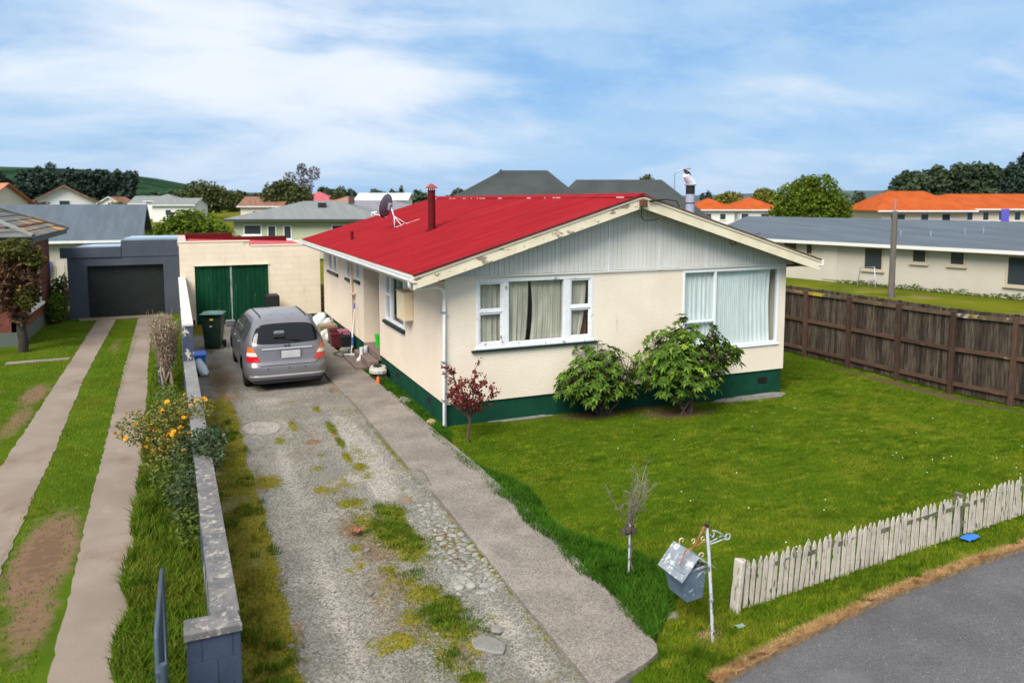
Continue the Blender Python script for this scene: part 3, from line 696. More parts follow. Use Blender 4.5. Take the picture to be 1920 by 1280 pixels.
grass('wall_weeds', 'tall weeds and long grass against the neighbour side of the low wall', P, .06 + .34 * r.uniform(.1, 1, n) * ht, np.full(n, .011), .7, 2, m_weed, 54)
# daisies
P, r = scatter(240, (4.9, 14), (6.4, 12.6), lambda x, y: sstep(.50, .62, vnoise(x, y, 1.3, 4)) * (.35 + .65 * (y < 9)) + .04, 61); P[:, 2] += .045
V = []; F = []
for p in P:
    o_ = len(V); V += [(p[0] + .0095 * math.cos(k * PI / 3), p[1] + .0095 * math.sin(k * PI / 3), p[2]) for k in range(6)] + [(p[0], p[1], p[2] + .008)]
    F += [(o_ + k, o_ + (k + 1) % 6, o_ + 6) for k in range(6)]
tag(npmesh('daisies', V, F, mat('daisy_white', (.8, .8, .78), rough=.6), None, None, False, 'stuff'), 'white daisies scattered over the lawn', 'flowers')
# ------------------------------------------------------------------ the house
HX0, HX1, HY0, HY1 = 4.28, 12.12, 13.0, 25.75
WB, WT = .41, 2.74
house = thing('house', 'cream stucco bungalow with red corrugated iron roof and pale grey gable', 'house', (HX0, HY0, 0))
EV, RX, RZ, SL = 3.60, 8.12, 4.20, (4.20 - 2.84) / (8.12 - 3.60)
zr = lambda x: RZ - abs(x - RX) * SL
mb = MB()
wall_holes(mb, (HX0, HY0, 0), (1, 0, 0), (0, -1, 0), HX1 - HX0, WT - WB, .14, [(.60, 3.03, 1.42, 2.66), (5.13, 7.65, 1.0, 2.67)], 0, 0, WB)
wall_holes(mb, (HX1, HY0 + .14, 0), (0, 1, 0), (1, 0, 0), HY1 - HY0 - .14, WT - WB, .14, [], 0, 0, WB)
wall_holes(mb, (HX0 + .14, HY1, 0), (1, 0, 0), (0, 1, 0), HX1 - HX0 - .28, WT - WB, .14, [], 0, 0, WB)
mb.build('wall', m_cream, house)
mb = MB()
SIDE = [(15.75, 17.4, 1.36, 2.57), (18.0, 19.7, .41, 2.58), (20.15, 20.62, 1.98, 2.55), (21.1, 21.9, 1.92, 2.55), (23.2, 24.8, 1.9, 2.57)]
wall_holes(mb, (HX0, HY0 + .14, 0), (0, 1, 0), (-1, 0, 0), HY1 - HY0 - .14, WT - WB, .14, [(a - 13.14, b - 13.14, c, d) for a, b, c, d in SIDE], 0, 0, WB)
# entry porch recess
px0, px1 = HX0 + .14, HX0 + 1.5
mb.box(px0, 19.70, .3, px1, 19.78, 2.62); mb.box(px0, 17.92, .3, px1, 18.0, 2.62)
mb.build('wall', m_cream_side, house)
mb = MB(); mb.box(px0 - .1, 18.0, 2.585, px1, 19.7, 2.62); mb.build('porch_ceiling', m_white, house)
mb = MB(); mb.box(px1, 17.92, .3, px1 + .08, 19.78, 2.62); mb.build('porch_wall', m_cream_side, house)
m_brown = mat('brown_door_paint', (.10, .055, .035), (.075, .04, .028), scale=8, rough=.5, stretch=(1, 1, .2))
dr = MB(); dr.box(px1 - .05, 18.35, .36, px1 - .002, 19.2, 2.35, bev=.006); door = dr.build('door', m_brown, house)
for zc in (.75, 1.55): MB().box(px1 - .06, 18.5, zc - .28, px1 - .052, 19.05, zc + .28, bev=.003).build('door_panel', m_brown, door)
MB().lathe([(.012, 0), (.03, .02), (.03, .045), (.01, .06)], n=10, M=Matrix.Translation((px1 - .05, 18.45, 1.3)) @ Matrix.Rotation(-PI / 2, 4, 'Y')).build('door_knob', m_galv, door)
mb = MB(); mb.box(HX0 + .005, 17.995, .36, HX0 + .1, 18.06, 2.585); mb.box(HX0 + .46, 19.62, .36, HX0 + .56, 19.695, 2.585); mb.build('door_frame', m_brown, house)
# foundation
mb = MB()
mb.box(HX0 + .035, HY0 + .035, -.4, HX1 - .035, HY0 + .15, WB - .002); mb.box(HX0 + .035, HY0 + .15, -.4, HX0 + .15, HY1 - .03, WB - .002)
mb.box(HX1 - .15, HY0 + .15, -.4, HX1 - .035, HY1 - .03, WB - .002); mb.box(HX0 + .15, HY1 - .15, -.4, HX1 - .15, HY1 - .03, WB - .002)
mb.build('foundation', m_found, house)
mb = MB(); mb.box(HX0 + .15, HY0 + .15, .28, HX1 - .15, HY1 - .15, .35); mb.build('floor', mat('light_block_floor', (.12, .08, .05), rough=.7), house)  # unseen inner floor, added dark to keep ground light out of the rooms
for x in (11.45,):
    mb = MB(); mb.box(x, HY0 + .028, .12, x + .26, HY0 + .05, .26)
    for k in range(4): mb.box(x + .02, HY0 + .018, .14 + k * .03, x + .24, HY0 + .03, .153 + k * .03)
    mb.build('vent', m_dark, house)
for y in (14.0, 16.4):
    mb = MB(); mb.box(HX0 + .025, y, .16, HX0 + .05, y + .26, .29); mb.build('vent', m_dark, house)
lump(MB(), 11.2, 12.93, -.2, 1.05, .13, .10, 3, 26).build('footing', m_slab, house)
lump(MB(), 5.75, 13.0, -.06, .8, .09, .07, 4, 22).build('footing', m_slab, house)

# windows ---------------------------------------------------------------
m_glass = glass()
def curtain_mat(name, a, b): return mat(name, a, b, scale=2.5, rough=.95, spec=.0, stretch=(3, 3, .6), transl=.15)
m_curt = curtain_mat('faded_curtain', (.66, .61, .49), (.46, .43, .35))
m_sheer = curtain_mat('pale_curtain', (.84, .88, .87), (.74, .79, .78))
m_lace = curtain_mat('net_curtain', (.34, .36, .33), (.24, .26, .24))
def curtain(parent, x0, x1, z0, z1, y, m, folds=8, amp=.025, left=None, right=None, seed=0, axis='x'):
    """hanging cloth; left/right: functions of t (0 top, 1 bottom) shifting that edge"""
    r = random.Random(seed); ph = [r.uniform(0, 6.28) for _ in range(6)]; nu, nv = folds * 7, 9; pts = []
    def P(i, j):
        t = j / (nv - 1); a = x0 + (left(t) if left else 0); b = x1 + (right(t) if right else 0); u = i / (nu - 1)
        q = a + (b - a) * u; d = amp * (math.sin(u * folds * 6.28 + ph[0] + .6 * math.sin(u * 9 + ph[1])) * (.6 + .5 * math.sin(u * 5 + ph[2])) * (.45 + .55 * t) + .5 * math.sin(u * folds * 2.3 * 6.28 + ph[3] + t))
        z = z1 + (z0 - z1) * t
        return (q, y + d, z) if axis == 'x' else (y + d, q, z)
    mb = MB(); mb.grid(P, nu, nv, 0, True); return mb.build('curtain', m, parent)
def bar(mb, a, b, c, d, y0, y1, axis='x', bev=.006):
    """frame bar spanning u a..b, z c..d, depth y0..y1"""
    if axis == 'x': mb.box(a, y0, c, b, y1, d, bev=bev)
    else: mb.box(y0, a, c, y1, b, d, bev=bev)
def ring(mb, a, b, c, d, wd, y0, y1, axis='x'):
    bar(mb, a, a + wd, c, d, y0, y1, axis); bar(mb, b - wd, b, c, d, y0, y1, axis)
    bar(mb, a + wd, b - wd, c, c + wd, y0, y1, axis); bar(mb, a + wd, b - wd, d - wd, d, y0, y1, axis)
def pane(parent, a, b, c, d, y, axis='x'):
    mb = MB(); bar(mb, a, b, c, d, y, y + .005, axis, 0); return mb.build('pane', m_glass, parent)
Y0 = HY0
# front bedroom window: three lights in a peeling timber frame
mb = MB(); ring(mb, 4.88, 7.31, 1.42, 2.66, .055, Y0 - .005, Y0 + .09); bar(mb, 5.40, 5.53, 1.475, 2.605, Y0 + .0, Y0 + .09); bar(mb, 6.67, 6.81, 1.475, 2.605, Y0 + .0, Y0 + .09)
win = mb.build('window', m_peel, house)
for a, b, zt in ((4.935, 5.40, 2.07), (6.81, 7.255, 2.05)):
    for c, d in ((1.475, zt - .022), (zt + .022, 2.605)):
        mb = MB(); ring(mb, a, b, c, d, .034, Y0 + .012, Y0 + .055); mb.build('sash', m_peel, win); pane(win, a + .03, b - .03, c + .03, d - .03, Y0 + .03)
    mb = MB(); bar(mb, a, b, zt - .022, zt + .022, Y0 - .004, Y0 + .06); mb.build('transom', m_peel, win)
pane(win, 5.53, 6.67, 1.475, 2.605, Y0 + .04)
curtain(win, 4.9, 5.46, 1.40, 2.62, Y0 + .12, m_curt, 5, .03, seed=1)
curtain(win, 5.5, 5.98, 1.40, 2.62, Y0 + .12, m_curt, 4, .03, right=lambda t: .03 * t - .10 * t * t, seed=2)
curtain(win, 6.02, 6.78, 1.40, 2.62, Y0 + .115, m_curt, 6, .028, left=lambda t: .05 * math.sin(t * 3.0) - .03 * t, seed=3)
curtain(win, 6.74, 7.24, 1.40, 2.62, Y0 + .12, m_curt, 4, .03, right=lambda t: -.16 * t * t, seed=4)
mb = MB(); mb.box(7.13, Y0 + .25, 1.40, 7.30, Y0 + .27, 2.0); mb.build('leaning_board', mat('hardboard', (.28, .14, .07), rough=.6), win)
mb = MB(); mb.box(4.78, Y0 - .06, 1.335, 7.40, Y0 + .08, 1.372, bev=.006); mb.build('sill', mat('dark_green_sill', (.008, .022, .016), rough=.5), win)
MB().box(4.86, Y0 - .02, 1.373, 7.33, Y0 + .08, 1.419, bev=.005).build('sill_board', m_peel, win)
# lounge window: aluminium, two lights
m_alu = mat('white_aluminium', (.74, .77, .80), rough=.35, spec=.5)
mb = MB(); ring(mb, 9.41, 11.93, 1.0, 2.67, .05, Y0 - .012, Y0 + .07); bar(mb, 10.205, 10.255, 1.05, 2.62, Y0 - .008, Y0 + .06); bar(mb, 9.46, 10.205, 1.57, 1.62, Y0 - .006, Y0 + .06)
win = mb.build('window', m_alu, house)
pane(win, 9.46, 10.205, 1.62, 2.62, Y0 + .03); pane(win, 9.46, 10.205, 1.05, 1.57, Y0 + .03); pane(win, 10.255, 11.88, 1.05, 2.62, Y0 + .03)
curtain(win, 9.44, 10.24, .98, 2.64, Y0 + .10, m_sheer, 7, .022, seed=5); curtain(win, 10.22, 11.84, .98, 2.64, Y0 + .095, m_sheer, 13, .02, right=lambda t: -.12 * (1 - t) * 0 - .08 - .03 * math.sin(t * 4), seed=6)
MB().box(9.38, Y0 - .03, .962, 11.96, Y0 + .06, .998, bev=.005).build('sill', m_alu, win)
# side windows
X0 = HX0
def side_window(a, b, c, d, mull, cur, sill):
    mb = MB(); ring(mb, a, b, c, d, .05, X0 - .008, X0 + .09, 'y')
    for q in mull: bar(mb, q - .03, q + .03, c + .05, d - .05, X0 - .004, X0 + .09, 'y')
    wn = mb.build('window', m_white, house); ed = [a + .05] + [v for q in mull for v in (q - .03, q + .03)] + [b - .05]
    for i in range(0, len(ed), 2):
        pane(wn, ed[i], ed[i + 1], c + .05, d - .05, X0 + .04, 'y')
    if cur: curtain(wn, a + .02, b - .02, c, d - .02, X0 + .2, cur, 6, .02, seed=int(a * 10), axis='y')
    if sill: MB().box(X0 - .06, a - .07, c - .075, X0 + .05, b + .07, c - .004, bev=.006).build('sill', MATS['dark_green_sill'], wn)
    return wn
wn = side_window(15.75, 17.4, 1.36, 2.57, [16.95], None, True)
curtain(wn, 15.8, 16.88, 1.36, 2.54, X0 + .22, m_lace, 6, .02, seed=77, axis='y')
mb = MB(); bar(mb, 16.98, 17.35, 1.93, 1.99, X0 + .0, X0 + .07, 'y'); mb.build('transom', m_white, wn)
side_window(20.15, 20.62, 1.98, 2.55, [], m_sheer, True); side_window(21.1, 21.9, 1.92, 2.55, [], m_curt, True); side_window(23.2, 24.8, 1.9, 2.57, [23.95], m_curt, True)

# gable ------------------------------------------------------------------
gl = lambda x: zr(x) - .13
GX = [3.98, 5.33, 6.49, 7.63, 8.80, 9.95, 11.09, 12.26]
for a, b in zip(GX[:-1], GX[1:]):
    mb = MB(); lo_ = 2.745
    def poly(p, q):
        pts = [(p, lo_), (q, lo_)] + ([(q, gl(q))] if gl(q) > lo_ else []) + ([(RX, gl(RX))] if p < RX < q else []) + ([(p, gl(p))] if gl(p) > lo_ else [])
        return pts
    a_, b_ = max(a, RX - (gl(RX) - lo_) / SL), min(b, RX + (gl(RX) - lo_) / SL)
    mb.prism(poly(a_, b_), 'y', HY0 - .015, HY0 + .1)
    k = max(2, round((b_ - a_) / .098)); wd = (b_ - a_) / k
    for i in range(k):
        p, q = a_ + i * wd + .0045, a_ + (i + 1) * wd - .0045; pl = poly(p, q)
        if len(pl) >= 4: mb.prism(pl, 'y', HY0 - .025, HY0 - .015)
    mb.build('gable_panel', m_gable, house)
for x in GX[1:-1]:
    MB().box(x - .013, HY0 - .040, 2.735, x + .013, HY0 - .0305, gl(x)).build('batten', m_white, house)
mb = MB(); mb.box(4.05, HY0 - .045, 2.715, 12.3, HY0 - .0305, 2.738); mb.build('gable_flashing', m_white, house)

# roof -------------------------------------------------------------------
RY0, RY1 = 12.55, 25.80
ys_ = np.linspace(RY0, RY1, int((RY1 - RY0) / .078) * 6); wv = .009 * np.cos((ys_ - RY0) / .078 * 2 * PI) + .004 * np.exp(-((((ys_ - RY0) % .762) - .38) / .03) ** 2)
def roof_slope(sgn):
    xs_ = np.array([0, .25, .5, .75, 1.0]); V = []
    for u in xs_:
        x = RX + sgn * u * (RX - EV + .0); z = RZ - u * (RX - EV) * SL
        V.append(np.stack([np.full_like(ys_, x), ys_, z + wv + .006 * np.sin(ys_ * .9 + u * 3)], 1))
    V = np.concatenate(V); n = len(ys_); i, j = np.meshgrid(np.arange(4), np.arange(n - 1), indexing='ij')
    F = np.stack([i * n + j, i * n + j + 1, (i + 1) * n + j + 1, (i + 1) * n + j], -1).reshape(-1, 4)
    if sgn > 0: F = F[:, ::-1]
    return npmesh('roof', V, F, m_red, house, None, True)
roofL = roof_slope(-1); roofR = roof_slope(1)
mb = MB()
mb.prism([(RX - .17, RZ - .17 * SL + .022), (RX - .05, RZ + .028), (RX, RZ + .045), (RX + .05, RZ + .028), (RX + .17, RZ - .17 * SL + .022), (RX + .17, RZ - .17 * SL + .012), (RX - .17, RZ - .17 * SL + .012)], 'y', RY0 - .01, RY1)
mb.build('ridge_cap', m_red, roofL)
rr_ = random.Random(3)
mb = MB()
for k in range(16):
    y = rr_.uniform(12.8, 25); mb.box(RX - .19, y, RZ - .17 * SL + .0, RX - .15, y + rr_.uniform(.03, .3), RZ - .17 * SL + .026)
mb.build('ridge_patches', mat('flashing_lead', (.55, .45, .44), rough=.6), roofL)
mb = MB()   # ceiling lining just under the iron, shuts the roof space
for s in (-1, 1):
    e = RX + s * (RX - EV - .06); zz_ = zr(e) - .05
    mb.prism([(RX, RZ - .06), (e, zz_), (e, zz_ - .03), (RX, RZ - .09)], 'y', HY0 - .4, RY1 - .03)
mb.build('roof_lining', m_rooflining, house)
# barge boards
def barge(s, m, lab):
    e = RX + s * (RX - EV + .02)
    def band(d0, d1, y0, y1, m, name, l=None):
        mb = MB(); pts = [(RX, RZ - d0), (e, zr(e) - d0), (e, zr(e) - d1), (RX, RZ - d1)]
        n = 12; 
        mb.prism(pts, 'y', y0, y1); o = mb.build(name, m, house)
        if l: o['label'] = l
    band(.055, .245, HY0 - .44, HY0 - .412, m, 'barge_board', lab)
    band(.012, .058, HY0 - .458, HY0 - .425, m_barge, 'barge_moulding')
    band(-.012, .012, HY0 - .475, HY0 - .40, m_red_dark if s < 0 else mat('rusty_flashing', (.16, .07, .045), (.10, .05, .04), scale=9, rough=.7), 'roof_edge')
barge(-1, m_barge_worn, 'cream barge board with badly peeling paint'); barge(1, m_barge, None)
# eaves: fascia, soffit, gutter
for s in (-1, 1):
    e = RX + s * (RX - EV - .05); i_ = HX0 + .0 if s < 0 else HX1
    x0, x1 = sorted((e, e + s * .022)); MB().box(x0, HY0 - .41, 2.65, x1, RY1 - .04, zr(e) - .03).build('fascia', m_barge, house)
    x0, x1 = sorted((e - s * .001, i_ - s * .002)); MB().box(x0, HY0 + .002, 2.655, x1, RY1 - .05, 2.67).build('soffit', m_barge, house)
    g0 = e + s * .023; mb = MB(); pr_ = [(g0, 2.715), (g0 + s * .085, 2.715), (g0 + s * .105, 2.735), (g0 + s * .105, 2.80), (g0 + s * .118, 2.815), (g0 + s * .118, 2.825), (g0 + s * .095, 2.825), (g0 + s * .095, 2.74), (g0 + s * .08, 2.727), (g0, 2.727)]
    mb.prism(pr_, 'y', HY0 - .47, RY1); mb.build('gutter', m_white, house)
# downpipes
gx_ = EV - .02
mb = MB(); mb.tube([(gx_ - .02, 12.72, 2.72), (gx_ - .02, 12.72, 2.64), (gx_ + .02, 12.75, 2.60), (gx_ + .12, 12.80, 2.585), (4.10, 12.92, 2.57), (4.19, 12.945, 2.55), (4.235, 12.95, 2.50), (4.245, 12.95, 2.4), (4.245, 12.95, .04)], .036, 10)
dp = mb.build('downpipe', m_white, house)
for z in (2.1, 1.2, .5): MB().box(4.2, 12.91, z, 4.29, 13.0, z + .035).build('bracket', m_galv, dp)
m_pipe = mat('cream_pipe', (.68, .55, .40), rough=.5)
mb = MB(); mb.tube([(4.22, 20.95, 2.66), (4.22, 20.95, .45)], .035, 8); mb.tube([(4.18, 20.75, 1.5), (4.18, 20.75, .1)], .022, 8); mb.tube([(4.18, 20.75, 1.48), (4.2, 20.9, 1.58)], .022, 8); p = mb.build('waste_pipe', m_pipe, house)
MB().tube([(4.22, 20.95, .45), (4.22, 20.95, .0)], .05, 10).build('pipe_foot', m_blackpl, p)
MB().box(4.17, 20.68, 1.56, 4.27, 21.0, 1.6).build('bracket', m_pipe, p)
# meter box
mtb = MB(); mtb.box(4.07, 15.03, 1.66, 4.278, 15.56, 2.25, bev=.008); mtb = mtb.build('meter_box', mat('cream_box_paint', (.75, .63, .43), (.70, .57, .38), scale=3, rough=.5, layers=[((.4, .32, .2), 5, .68, .9)]), house)
MB().box(4.062, 15.06, 1.69, 4.069, 15.53, 2.22).build('meter_box_door', MATS['cream_box_paint'], mtb)
MB().box(4.05, 15.02, 2.251, 4.29, 15.57, 2.265).build('meter_box_lid', mat('grubby_lid', (.40, .33, .24), rough=.7), mtb)
# electric fitting and cables at the apex
m_cable = mat('black_cable', (.015, .015, .015), rough=.6)
bx = MB().box(8.02, 12.46, 3.98, 8.18, 12.53, 4.12, bev=.012).build('cable_box', mat('brown_box', (.12, .055, .03), rough=.6), house)
MB().tube([(8.06, 12.5, 3.99), (8.06, 12.5, 3.78), (8.14, 12.5, 3.72), (8.35, 12.52, 3.73), (8.5, 12.55, 3.76)], .009, 6).build('cable', m_cable, bx)
MB().tube([(8.24, 12.52, 4.08), (8.32, 12.5, 4.10), (8.6, 12.48, 4.12), (8.86, 12.5, 4.09), (8.94, 12.53, 3.98), (8.88, 12.6, 3.84), (8.76, 12.75, 3.80)], [.02, .026, .012, .01, .01, .01, .01], 6).build('cable', m_cable, bx)
lt = MB().box(10.52, HY0 - .10, 3.30, 10.60, HY0 - .035, 3.37, bev=.012).build('sensor_light', mat('cream_plastic', (.6, .55, .4), rough=.4), house)
MB().tube([(10.56, 12.94, 3.30), (10.54, 12.94, 3.21), (10.6, 12.94, 3.17), (10.67, 12.94, 3.2), (10.68, 12.94, 3.3), (10.72, 12.9, 3.33), (11.0, 12.55, 3.43)], .007, 6).build('cable', m_cable, lt)
# short pipe, red flue, silver flue
MB().tube([(4.25, 20.88, 3.0), (4.25, 20.88, 3.27)], .04, 10).build('vent_pipe', m_red_dark, house)
fl = MB().tube([(5.51, 17.67, 3.35), (5.51, 17.67, 4.34)], .088, 16).build('flue', m_red_dark, house)
mb = MB(); 
for k in range(4): mb.box(5.51 + .07 * math.cos(k * PI / 2) - .01, 17.67 + .07 * math.sin(k * PI / 2) - .01, 4.34, 5.51 + .07 * math.cos(k * PI / 2) + .01, 17.67 + .07 * math.sin(k * PI / 2) + .01, 4.40)
mb.lathe([(.098, 4.315), (.098, 4.345)], (5.51, 17.67, 0), 16); mb.build('flue_collar', m_red_dark, fl)
MB().lathe([(.15, 4.395), (.152, 4.405), (.02, 4.50), (.0, 4.505)], (5.51, 17.67, 0), 18, 0, False).build('flue_cap', mat('rusty_red_cap', (.36, .03, .03), (.25, .05, .03), scale=20, rough=.6), fl)
MB().lathe([(.17, 3.40), (.095, 3.43), (.092, 3.52)], (5.51, 17.67, 0), 18, 0, False, None, False).build('flue_flashing', m_red_dark, fl)
F_ = (10.36, 14.12, 0)
fl = MB().lathe([(.098, 3.45), (.098, 4.24)], F_, 20).build('flue', mat('flue_steel', (.36, .42, .52), (.30, .36, .46), scale=8, rough=.5, metal=.1), house)
MB().lathe([(.101, 4.03), (.105, 4.035), (.105, 4.05), (.101, 4.055)], F_, 20, 0, False, None, False).build('flue_band', m_blackpl, fl)
MB().lathe([(.099, 4.24), (.099, 4.43)], F_, 20).build('flue_top', m_blackpl, fl)
MB().lathe([(.10, 4.425), (.128, 4.43), (.128, 4.452), (.09, 4.457)], F_, 20, 0, False).build('flue_collar', m_galv, fl)
m_chr = mat('shiny_tin', (.74, .76, .79), rough=.45)
mb = MB(); mb.tube([(10.42, 14.12, 4.45), (10.36, 14.12, 4.50), (10.28, 14.10, 4.57), (10.21, 14.08, 4.66)], [.085, .095, .088, .075], 14); cw = mb.build('cowl', m_chr, fl)
mb = MB(); mb.lathe([(.0, .0), (.075, .0), (.08, -.01)], n=14, M=Matrix.Translation((10.255, 14.07, 4.70)) @ Matrix.Rotation(R(50), 4, 'Y')); mb.build('cowl_mouth', m_dark, cw)
mb = MB(); mb.box(-.012, -.055, 0, .012, .055, .16, M=Matrix.Translation((10.25, 14.08, 4.65)) @ Matrix.Rotation(R(-32), 4, 'Y'), bev=.008); mb.build('cowl_vane', mat('dark_tin', (.1, .1, .1), rough=.4), cw)

# satellite dish ---------------------------------------------------------
dish = thing('satellite_dish', 'grey satellite dish on a tripod mount on the red roof', 'satellite dish', (5.34, 20.5, 3.36))
nrm = Vector((-.70, .66, .22)).normalized(); q = nrm.to_track_quat('Z', 'Y').to_matrix().to_4x4()
MD = Matrix.Translation((5.22, 20.72, 3.94)) @ q
prof = [(.0, .0), (.1, .006), (.2, .025), (.28, .05), (.325, .07), (.33, .075), (.33, .068), (.28, .042), (.2, .017), (.1, -.002), (0, -.008)]
mb = MB(); mb.lathe(prof, n=32, M=MD, caps=False); rf = mb.build('reflector', mat('dish_grey', (.16, .17, .20), (.13, .14, .165), scale=4, rough=.45), dish)
mb = MB(); mb.lathe([(.333, .062), (.339, .07), (.333, .08), (.325, .075)], n=32, M=MD, caps=False); mb.build('rim', m_blackpl, rf)
b0 = MD @ Vector((0, 0, -.02)); 
mb = MB(); mb.box(-.07, -.10, -.10, .07, .10, -.008, M=MD, bev=.015); mb.build('bracket', m_galv, dish)
MB().tube([b0 + Vector((.06, -.02, -.02)), (5.34, 20.55, 3.66), (5.33, 20.5, 3.5), (5.34, 20.48, 3.37)], .022, 8).build('mast', m_galv, dish)
MB().tube([(5.33, 20.55, 3.68), (5.66, 20.5, 3.47), (6.05, 20.55, 3.58)], .012, 6).build('strut', m_white, dish)
MB().tube([(5.33, 20.55, 3.68), (5.52, 20.45, 3.42)], .012, 6).build('strut', m_white, dish)
MB().tube([(5.36, 20.45, 3.38), (5.52, 20.5, 3.42), (5.62, 20.6, 3.46)], .012, 6).build('foot_rail', m_white, dish)
tipv = MD @ Vector((0.0, -.30, .42)); MB().tube([MD @ Vector((0, -.30, -.02)), tipv], .011, 6).build('feed_arm', m_white, dish)
mb = MB(); mb.tube([tipv + Vector((-.04, 0, .01)), tipv + Vector((.10, -.01, .04))], [.032, .026], 10); mb.tube([tipv + Vector((-.03, 0, .0)), tipv + Vector((-.03, 0, -.05))], .016, 8); mb.build('feed_horn', m_white, dish)

# ------------------------------------------------------------------ cream block garage
GY = 27.2
gar = thing('garage', 'cream painted block garage with green plank doors and red roof', 'garage', (-.1, GY, 0))
m_block = mat('cream_block_paint', (.77, .66, .52), (.72, .61, .47), scale=1.5, rough=.85, bump=.2, bscale=40, rnd=.02,
              layers=[((.40, .36, .24), 1.2, .58, .82, (1.4, 1.4, .5)), ((.30, .29, .18), 5, .68, .8)])
m_joint = mat('block_joint', (.70, .60, .47), rough=.9)
def block_wall(parent, name, mats, org, du, nrm, u0, u1, z0, topf, holes, bw=.4, bh=.2, gap=.002, th=.02, bv=.002):
    """courses of blocks, each its own object; alike blocks share one mesh"""
    cache = {}; org, du, nrm = Vector(org), Vector(du), Vector(nrm)
    pl = root_loc(parent); z = z0; row = 0; n = 0
    while z < 4:
        u = u0 - (bw / 2 if row % 2 else 0)
        while u < u1 - .001:
            a, b = max(u, u0), min(u + bw, u1); c, d = z, min(z + bh, topf((a + b) / 2)); u += bw
            segs = [(a, b)]
            for h in holes:
                if d <= h[2] + .01 or c >= h[3] - .01: continue
                segs = [s for p, q in segs for s in ((p, min(q, h[0])), (max(p, h[1]), q)) if s[1] - s[0] > .02]
            if d - c < .03: continue
            for p, q in segs:
                if q - p < .03: continue
                key = (round(q - p, 2), round(d - c, 2))
                if key not in cache:
                    mb = MB(); W_, H_ = q - p - gap, d - c - gap; v = []
                    for t, off in ((th, 0.), (bv, 0.), (0., bv)):
                        for uu, ww in ((off, off), (W_ - off, off), (W_ - off, H_ - off), (off, H_ - off)): v.append(du * uu + Vector((0, 0, ww)) - nrm * t)
                    fs = [(8, 9, 10, 11)] + [(k * 4 + j, k * 4 + (j + 1) % 4, (k + 1) * 4 + (j + 1) % 4, (k + 1) * 4 + j) for k in (0, 1) for j in range(4)]
                    if du.cross(Vector((0, 0, 1))).dot(nrm) < 0: fs = [tuple(reversed(f)) for f in fs]
                    mb.add(v, fs); cache[key] = mb.mesh(name, mats)
                loc = org + du * (p + gap / 2) + Vector((0, 0, c + gap / 2)) - pl
                put(name, cache[key], parent, loc); n += 1
        z += bh; row += 1
    return n
dx0, dx1, dzt = .34, 2.68, 1.95
top = lambda u: 2.73 if u < 2.17 else 2.57
mb = MB()
wall_holes(mb, (-.1, GY + .012, 0), (1, 0, 0), (0, -1, 0), 4.5, 2.57, .17, [(dx0 + .1, dx1 + .1, 0, dzt)], 0, 0, 0)
mb.box(-.1, GY + .014, 2.571, 2.07, GY + .18, 2.725)
mb.build('wall', m_joint, gar)
block_wall(gar, 'block', m_block, (-.1, GY, 0), (1, 0, 0), (0, -1, 0), 0, 4.5, .17, top, [(dx0 + .1, dx1 + .1, 0, dzt)], th=.012)
mb = MB(); mb.box(-.10, GY + .2, 0, .08, 33, 2.62); mb.box(4.22, GY + .2, 0, 4.4, 33, 2.45); mb.box(-.1, 33.0, 0, 4.4, 33.15, 2.4); mb.build('side_wall', m_block, gar)
mb = MB(); mb.box(-.13, GY - .02, 2.73, 2.10, GY + .2, 2.765, bev=.008); mb.box(2.101, GY - .02, 2.572, 4.43, GY + .2, 2.605, bev=.008); mb.build('coping', m_cream_side, gar)
MB().box(-.14, GY + .2, 2.62, .12, 33, 2.74).build('parapet', mat('pink_white_paint', (.60, .40, .36), (.55, .36, .33), scale=4, rough=.7), gar)
mb = MB(); mb.box(-.14, 33.0, 2.3, 1.87, 33.2, 2.80); mb.box(1.872, 33.0, 2.3, 4.0, 33.2, 2.645); mb.build('back_parapet', m_red_dark, gar)
n = int(5.8 / .078) * 4; yy = np.linspace(GY + .2, 33, 40); xx = np.linspace(.12, 4.5, int(4.4 / .078) * 4)
Xg, Yg = np.meshgrid(xx, yy, indexing='ij'); Zg = 2.60 - .04 * (Xg - .1) + .008 * np.cos(Xg / .078 * 2 * PI) - .012 * (Yg - 33) * 0
V = np.stack([Xg, Yg, Zg], -1).reshape(-1, 3); i, j = np.meshgrid(np.arange(len(xx) - 1), np.arange(len(yy) - 1), indexing='ij'); k = len(yy)
F = np.stack([i * k + j, (i + 1) * k + j, (i + 1) * k + j + 1, i * k + j + 1], -1).reshape(-1, 4)
npmesh('roof', V, F, mat('faded_red_roof', (.46, .05, .055), (.40, .035, .04), scale=1.5, rough=.5, layers=[((.55, .25, .23), 3, .62, .9)]), gar, None, True)
MB().box(4.5, GY + .1, 2.40, 4.53, 33, 2.47).build('gutter', m_barge, gar)
MB().box(-.1, GY + .011, -.02, dx0 - .001, GY + .1, .168).build('plinth', m_found, gar); MB().box(dx1 + .001, GY + .011, -.02, 4.4, GY + .1, .168).build('plinth', m_found, gar)
MB().box(dx0 - .03, GY - .03, dzt, dx1 + .03, GY + .02, dzt + .035).build('lintel_trim', m_barge, gar)
